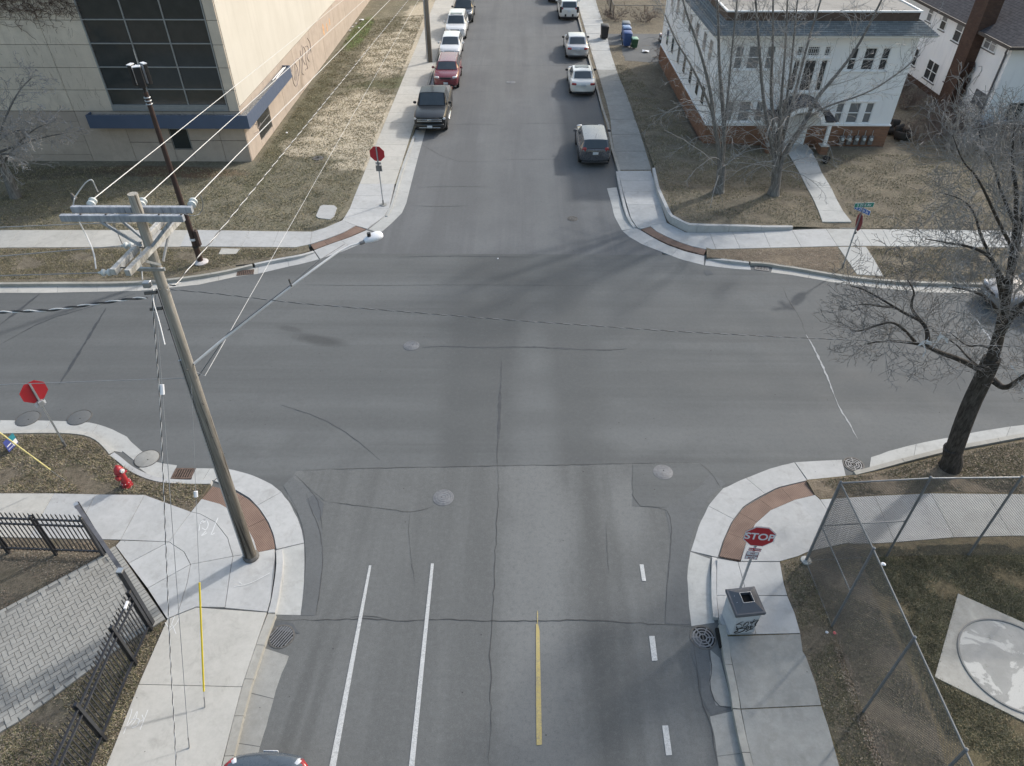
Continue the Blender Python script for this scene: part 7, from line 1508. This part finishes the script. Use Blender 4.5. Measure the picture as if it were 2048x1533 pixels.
P_bk = paint('black_pearl_car_paint', (.007, .009, .011), .3, .3, 0, .003); P_red = paint('dark_red_car_paint', (.17, .018, .03), .25, .9); P_wh = paint('white_car_paint', (.70, .71, .72), .25, .8); P_dk = paint('dark_grey_car_paint', (.035, .04, .05), .22, 1.0); P_gr = paint('slate_grey_car_paint', (.10, .105, .12), .22, .9, .4); P_si = paint('silver_car_paint', (.46, .47, .49), .26, .8, .35); P_off = paint('off_white_car_paint', (.66, .66, .64), .28, .7); P_maroon = paint('faded_maroon_car_paint', (.16, .03, .035), .35, .5)
P_slate = paint('blue_grey_car_paint', (.055, .07, .09), .22, .9)
# pickup with crew cab
PK = [(.5, .80, .42, 1.0, .0), (.493, .92, .36, 1.08, .01), (.46, .97, .32, 1.14, .03), (.36, 1, .32, 1.2, .04), (.22, 1, .32, 1.22, .03), (0, 1, .32, 1.22, .0), (-.2, 1, .32, 1.22, .0), (-.46, 1, .36, 1.22, .0), (-.49, .98, .42, 1.2, .0), (-.5, .95, .46, 1.18, .0)]
pk = dict(L=5.8, W=2.0, H=1.88, m=P_bk, st=PK, g=dict(y0=.20, y1=-.17, t0=.10, t1=-.12, wb=.95, wt=.78, zb=1.22), side=[0, .48, 1], r=.40, wy=(.31, -.31), parts=[
    ('headlight', (.76, .487, .98), (.40, .10, .13), 'clearlens', -.12), ('grille', (0, .497, .95), (1.15, .06, .24), 'black'), ('grille_bar', (0, .502, .96), (1.5, .03, .035), 'chrome'), ('grille_bar', (0, .502, .87), (1.5, .03, .03), 'chrome'), ('emblem', (0, .509, .965), (.26, .02, .07), 'chrome'), ('bumper', (0, .495, .58), (1.72, .14, .26), P_bk), ('bumper_strip', (0, .510, .50), (1.3, .03, .04), 'chrome'), ('fog_lamp', (.66, .509, .62), (.12, .03, .14), 'clearlens'), ('licence_plate', (0, .513, .56), (.31, .02, .15), 'plate'),
    ('bed_cover', (0, -.335, 1.225), (1.66, 1.82, .03), 'greytrim'), ('bed_rib', (.28, -.335, 1.243), (.03, 1.75, .015), 'steeldk'), ('side_step', (.97, -.02, .36), (.14, 2.2, .05), 'chrome'), ('door_handle', (1.005, -.02, 1.08), (.03, .16, .03), 'chrome'), ('door_handle', (1.005, .12, 1.08), (.03, .16, .03), 'chrome'), ('taillight', (.9, -.495, 1.0), (.16, .08, .36), 'redlens')], mirm=M['black'])
xk = -5.38; T = car('pickup_truck', pk, (xk, G(865, 262, .3)[1] + 2.9), math.pi, 'black crew-cab pickup truck, nearest of the cars parked on the left kerb', 'pickup truck')
def emb(T, pts, w, m, y, z): MB().tube([(x, y, z + h) for x, h in pts], w, 4).build('emblem', M[m], T)
suv = lambda m, L=4.5, W=1.82, H=1.66, **k: dict(dict(L=L, W=W, H=H, m=m, st=SUVS, g=dict(y0=.23, y1=-.475, t0=.10, t1=-.41, wb=.94, wt=.72, zb=1.05), side=[0, .26, .62, 1], r=.35, parts=front(.86) + rear(1.0, .26, .24, -.478, .82) + [('door_handle', (1.0, -.02, .92), (.03, .15, .025), m), ('door_handle', (1.0, -.2, .92), (.03, .15, .025), m)], rails=True), **k)
def cx(u, v): return G(u, v, .3)[0]
g_w = 'cars parked facing down the left kerb'; g_e = 'cars parked facing up the right kerb'
car('parked_car', suv(P_red, 4.5, 1.8, 1.52, sunroof=False), (cx(889, 184), 51.2 + 2.25), math.pi, 'dark red crossover car directly behind the black pickup', group=g_w)
hb = dict(L=4.05, W=1.72, H=1.48, m=P_wh, st=[(y, w, zb, zs * .96, c) for y, w, zb, zs, c in SUVS], g=dict(y0=.24, y1=-.47, t0=.07, t1=-.36, wb=.94, wt=.72, zb=.99), side=[0, .25, .6, 1], r=.31, parts=front(.76, .36) + rear(.92, .22, .26, -.478, .75))
car('parked_car', hb, (cx(898, 122), 58.1 + 2.03), math.pi, 'small white hatchback between the red crossover and the white crossover', group=g_w)
car('parked_car', suv(P_wh, 4.6, 1.84, 1.64, sunroof=True), (cx(909, 80), 64.3 + 2.3), math.pi, 'white crossover car with roof window, fourth on the left kerb', group=g_w)
car('parked_car', suv(P_dk, 4.6, 1.86, 1.68), (cx(925, 44), 70.0 + 2.3), math.pi, 'dark grey crossover car, farthest visible on the left kerb', group=g_w)
car('parked_car', suv(P_gr, 4.3, 1.78, 1.50, aerial=True, roofm=paint('sky_sheen_car_roof', (.13, .135, .145), .25, .9, .3), rails=False, rw=(.05, .05, .04, .06)), (cx(1189, 322), G(1188, 326, .3)[1] + 2.15), 0, 'slate grey hatchback, nearest of the cars parked on the right kerb', group=g_e)  # roof colour paler than the body: sky reflection put into the paint
sed = lambda m, L=4.8, W=1.82, H=1.44, **k: dict(dict(L=L, W=W, H=H, m=m, st=SED, g=dict(y0=.20, y1=-.34, t0=.06, t1=-.21, wb=.92, wt=.70, zb=.945), side=[0, .2, .56, 1], r=.33, parts=front(.70) + rear(.86, .34, .15, -.487, .82) + [('door_handle', (1.0, -.02, .84), (.03, .15, .025), m), ('door_handle', (1.0, -.19, .84), (.03, .15, .025), m)]), **k)
car('parked_car', sed(P_off, 4.75, 1.8, 1.42, sunroof=True, mirm=M['black']), (cx(1166, 187), G(1166, 187, .3)[1] + 2.4), 0, 'white sedan with dark red tail lamps, second on the right kerb', group=g_e)
car('parked_car', sed(P_si, 4.85, 1.82, 1.46, mirm=M['black']), (cx(1155, 114), G(1155, 114, .3)[1] + 2.42), 0, 'silver sedan, third on the right kerb', group=g_e)
wp = suv(P_off, 4.7, 1.9, 1.62, rails=False); wp['parts'] = wp['parts'] + [('tail_surround', (.82, -.497, .95), (.22, .05, .5), 'black'), ('bumper_pad', (.35, -.503, .5), (.16, .05, .2), 'black')]
car('parked_car', wp, (cx(1138, 36), G(1138, 36, .3)[1] + 2.35), 0, 'boxy white truck-like car with black-edged tailgate, fourth on the right kerb', group=g_e)
car('parked_car', sed(P_dk), (cx(1118, 6) - .1, G(1118, 2, .3)[1] + 2.6), 0, 'dark car cut off by the top edge of the picture', group=g_e)
car('parked_car', sed(P_maroon, 4.6, 1.78, 1.42), (14.1, 63.6), R(100), 'maroon car half hidden behind the white house', 'car')
car('parked_car', sed(paint('dull_silver_car_paint', (.24, .25, .27), .3, .6), 4.7, 1.82, 1.46), (G(1992, 600, .6)[0] + 2.35, 24.25), R(90), 'silver car at the right edge behind the big tree trunk', 'car')
nr = sed(P_slate, 4.6, 1.82, 1.5); nr['parts'] = front(.7) + [('taillight', (.79, -.452, .90), (.28, .20, .17), 'redlens', .80), ('taillight_clear', (.70, -.454, .925), (.16, .22, .14), 'clearlens', .6), ('licence_plate', (0, -.501, .8), (.31, .02, .15), 'plate')]
yb_ = G(530, 1499, 1.0)[1]; car('parked_car', nr, ((G(458, 1533, 1.0)[0] + G(600, 1533, 1.0)[0]) / 2, yb_ - 2.3 + .02), math.pi, 'blue-grey car with red and clear tail lamps, cut off by the bottom edge', 'car')

# ================================================================ BINS, CHAIRS, ODDMENTS
def wheelie(loc, rz, m, lidm, label, h=1.05, w=.6, group=None):
    T = E('wheelie_bin', (loc[0], loc[1], loc[2]), rz, label=label, cat='bin', group=group); d = w * 1.15; mb = MB()
    vs = [(-w * .40, -d * .36, .08), (w * .40, -d * .36, .08), (w * .40, d * .40, .08), (-w * .40, d * .40, .08), (-w * .5, -d * .5, h * .92), (w * .5, -d * .5, h * .92), (w * .5, d * .5, h * .92), (-w * .5, d * .5, h * .92)]
    mb.add(vs, [(3, 2, 1, 0), (4, 5, 6, 7), (0, 1, 5, 4), (1, 2, 6, 5), (2, 3, 7, 6), (3, 0, 4, 7)]); mb.build('body', m, T, bevel=.025, smooth=True)
    mb = MB(); vs = [(-w * .53, -d * .55, h * .92), (w * .53, -d * .55, h * .92), (w * .53, d * .55, h * .94), (-w * .53, d * .55, h * .94), (-w * .45, -d * .42, h * 1.0), (w * .45, -d * .42, h * 1.0), (w * .45, d * .45, h * 1.03), (-w * .45, d * .45, h * 1.03)]
    mb.add(vs, [(3, 2, 1, 0), (4, 5, 6, 7), (0, 1, 5, 4), (1, 2, 6, 5), (2, 3, 7, 6), (3, 0, 4, 7)]); mb.build('lid', lidm, T, bevel=.02, smooth=True)
    MB().tube([(-w * .42, d * .6, h * .93), (w * .42, d * .6, h * .93)], .02, 6).build('handle', M['black'], T)
    for sx in (-1, 1): MB().tube([(sx * w * .36, d * .42, .12), (sx * w * .46, d * .42, .12)], .12, 12).build('wheel', M['rubber'], T, smooth=True)
    return T
bl = simple('blue_bin_plastic', (.045, .09, .24), .5, .15, 5); bp = simple('pale_blue_bin_lid', (.17, .26, .42), .45, .25, 5); gn = simple('green_bin_plastic', (.02, .07, .035), .5, .2, 5); gy = simple('grey_lid_plastic', (.16, .18, .20), .45, .2, 5)
wheelie(G(1208, 78, ZS), 0, M['black'], M['black'], 'black wheeled bin standing on the far right pavement', 1.1, .66)
wheelie(G(1253, 93, .14), .05, bl, bl, 'blue wheeled bin at the front of the cluster of bins', 1.12, .68, 'bins behind the white house'); wheelie(G(1251, 82, .14), .1, bl, bp, 'blue wheeled bin with pale worn lid, middle of the cluster', 1.12, .66, 'bins behind the white house'); wheelie(G(1250, 72, .14), 0, bl, gy, 'wheeled bin with dark grey lid at the back of the cluster', 1.1, .66, 'bins behind the white house')
wheelie(G(1268, 97, .14), .1, gn, simple('pale_green_lid', (.25, .42, .32), .5, .2), 'small green bin with pale lid beside the blue bins', .8, .5, 'bins behind the white house')
def armchair(loc, rz, label):
    T = E('armchair', loc, rz, label=label, cat='armchair'); m = simple('dark_mouldy_upholstery_' + str(int(rz * 100)), (.035, .032, .030), .9, .4, 4, .5)
    MB().box((0, 0, .22), (.62, .6, .28)).build('seat', m, T, bevel=.06, smooth=True, ang=70); MB().box((0, .36, .5), (.8, .2, .62)).build('backrest', m, T, bevel=.07, smooth=True, ang=70)
    for sx in (-1, 1): MB().box((sx * .38, -.02, .34), (.18, .72, .42)).build('armrest', m, T, bevel=.06, smooth=True, ang=70)
    for sx in (-1, 1):
        for sy in (-1, 1): MB().box((sx * .32, sy * .28, .04), (.06, .06, .1)).build('leg', M['black'], T)
armchair(G(1779, 269, .1), R(-25), 'dark discarded armchair against the white house corner'); armchair(G(1803, 280, .1), R(35), 'dark discarded armchair standing out in the yard')
q = G(1650, 327, .26); T = E('plant_pot', q, label='black plant pot by the right brick pier of the porch', cat='plant pot'); MB().lathe([(.13, 0), (.2, .3), (.22, .3), (.22, .34), (.19, .34), (.17, .26), (.001, .25)], n=18).build('pot', M['black'], T, smooth=True, ang=40)
T = EW('wire_fence', G(1227, 38, .1), label='low rusty wire fence round the yard behind the white house', cat='fence'); a = Vector(G(1226.6, 37.8, .1)); yy = a.y; rr_ = Vector((a.x + 8.5, yy, .1)); nx = Vector((a.x, yy + 9, .1))
for p in [a + (rr_ - a) * t_ for t_ in (0, .33, .66, 1)] + [a + (nx - a) * t_ for t_ in (.33, .66, 1)]: MB().tube([p, p + Vector((0, 0, 1.15))], .03, 6).build('post', M['rust'], T)
for z in (1.12,): MB().tube([a + Vector((0, 0, z)), rr_ + Vector((0, 0, z))], .025, 6).build('top_rail', M['galvpale'], T); MB().tube([a + Vector((0, 0, z)), nx + Vector((0, 0, z))], .02, 6).build('top_rail', M['galvpale'], T)
chain_panel(T, a, rr_, .15, 1.2, .12, .003); chain_panel(T, a, nx, .15, 1.2, .12, .003)
q = G(1220, 31, .1); T = E('fence_post', q, label='lone black post beside the far right pavement', cat='post'); MB().cyl((0, 0, 0), .05, 1.5, 8).build('post', M['black'], T); MB().cyl((0, 0, 1.5), .06, .03, 8).build('post_cap', M['black'], T)
# ribbons tied round the big tree's low limb
def ribbon(paths, label, w=.10):
    T = EW('ribbon', tuple(paths[0][0]), label=label, cat='ribbon')
    for p in paths:
        p = smooth_line(p, 2); mb = MB(); vs = []
        for i, q in enumerate(p): a = i * .7; e = Vector((math.cos(a) * .3, math.sin(a) * .3, .9)).normalized() * w / 2; vs += [q - e, q + e]
        mb.add(vs, [(2 * i, 2 * i + 2, 2 * i + 3, 2 * i + 1) for i in range(len(p) - 1)]); mb.build('strip', M['signwhite'], T)
ribbon([[TA(1838, 689, -.45), TA(1850, 684, -.45), TA(1856, 678, -.45)], [TA(1846, 686, -.45), TA(1852, 700, -.45), TA(1847, 712, -.45)], [TA(1852, 684, -.45), TA(1866, 688, -.5), TA(1876, 680, -.5), TA(1884, 672, -.5)], [TA(1866, 696, -.5), TA(1874, 682, -.5), TA(1880, 668, -.5)], [TA(1880, 672, -.5), TA(1890, 676, -.5), TA(1896, 684, -.5)]], 'white plastic ribbon knotted round the low left limb of the big tree')
ribbon([[TA(2022, 730, -.6), TA(2030, 742, -.6), TA(2040, 752, -.7)], [TA(2036, 762, -.8), TA(2042, 772, -.8), TA(2050, 784, -.8)]], 'white ribbon on the right limb of the big tree', .07)
# litter
def scrap(px, s_, m, label, z=ZL):
    q = Vector(G(*px, z)); vs = []; k = 7
    for i in range(k): a = 6.283 * i / k; r = s_ * random.uniform(.5, 1); vs.append((q.x + r * math.cos(a), q.y + r * math.sin(a), z + .03 + random.uniform(0, s_ * .4)))
    mb = MB(); mb.add([(q.x, q.y, z + .05 + s_ * .3)] + vs, [(0, 1 + i, 1 + (i + 1) % k) for i in range(k)]); o = mb.build('litter', m); setp(o, label, 'litter')
pr = simple('pink_red_scrap', (.5, .12, .12), .7)
scrap((1653, 1267), .05, M['signwhite'], 'white scrap beside the pink one at the fence foot'); scrap((1668, 1268), .06, pr, 'pinkish red scrap at the foot of the chain-link fence')
scrap((1291, 105), .38, M['signwhite'], 'crumpled white bag on the ground behind the white house'); scrap((574, 267), .1, M['signwhite'], 'white scrap in the left lawn near the stone building'); scrap((724, 42), .3, M['signwhite'], 'pale bag lying by the green grass at the far left wall')
for i, (u, v, lb) in enumerate([(705, 55, 'small white scrap by the green grass, nearest the wall'), (712, 48, 'small white scrap by the green grass, second'), (700, 62, 'small white scrap below the green grass'), (718, 57, 'small white scrap by the bare earth patch')]): scrap((u, v), .13, M['signwhite'], lb)
scrap((996, 519), .06, M['signwhite'], 'tiny white scrap in the middle of the junction', .01); scrap((1765, 1131), .07, M['signwhite'], 'white scrap caught at the top of the chain-link rail', 3.2); scrap((1855, 310), .12, M['signwhite'], 'white scrap in the dark yard between the houses')
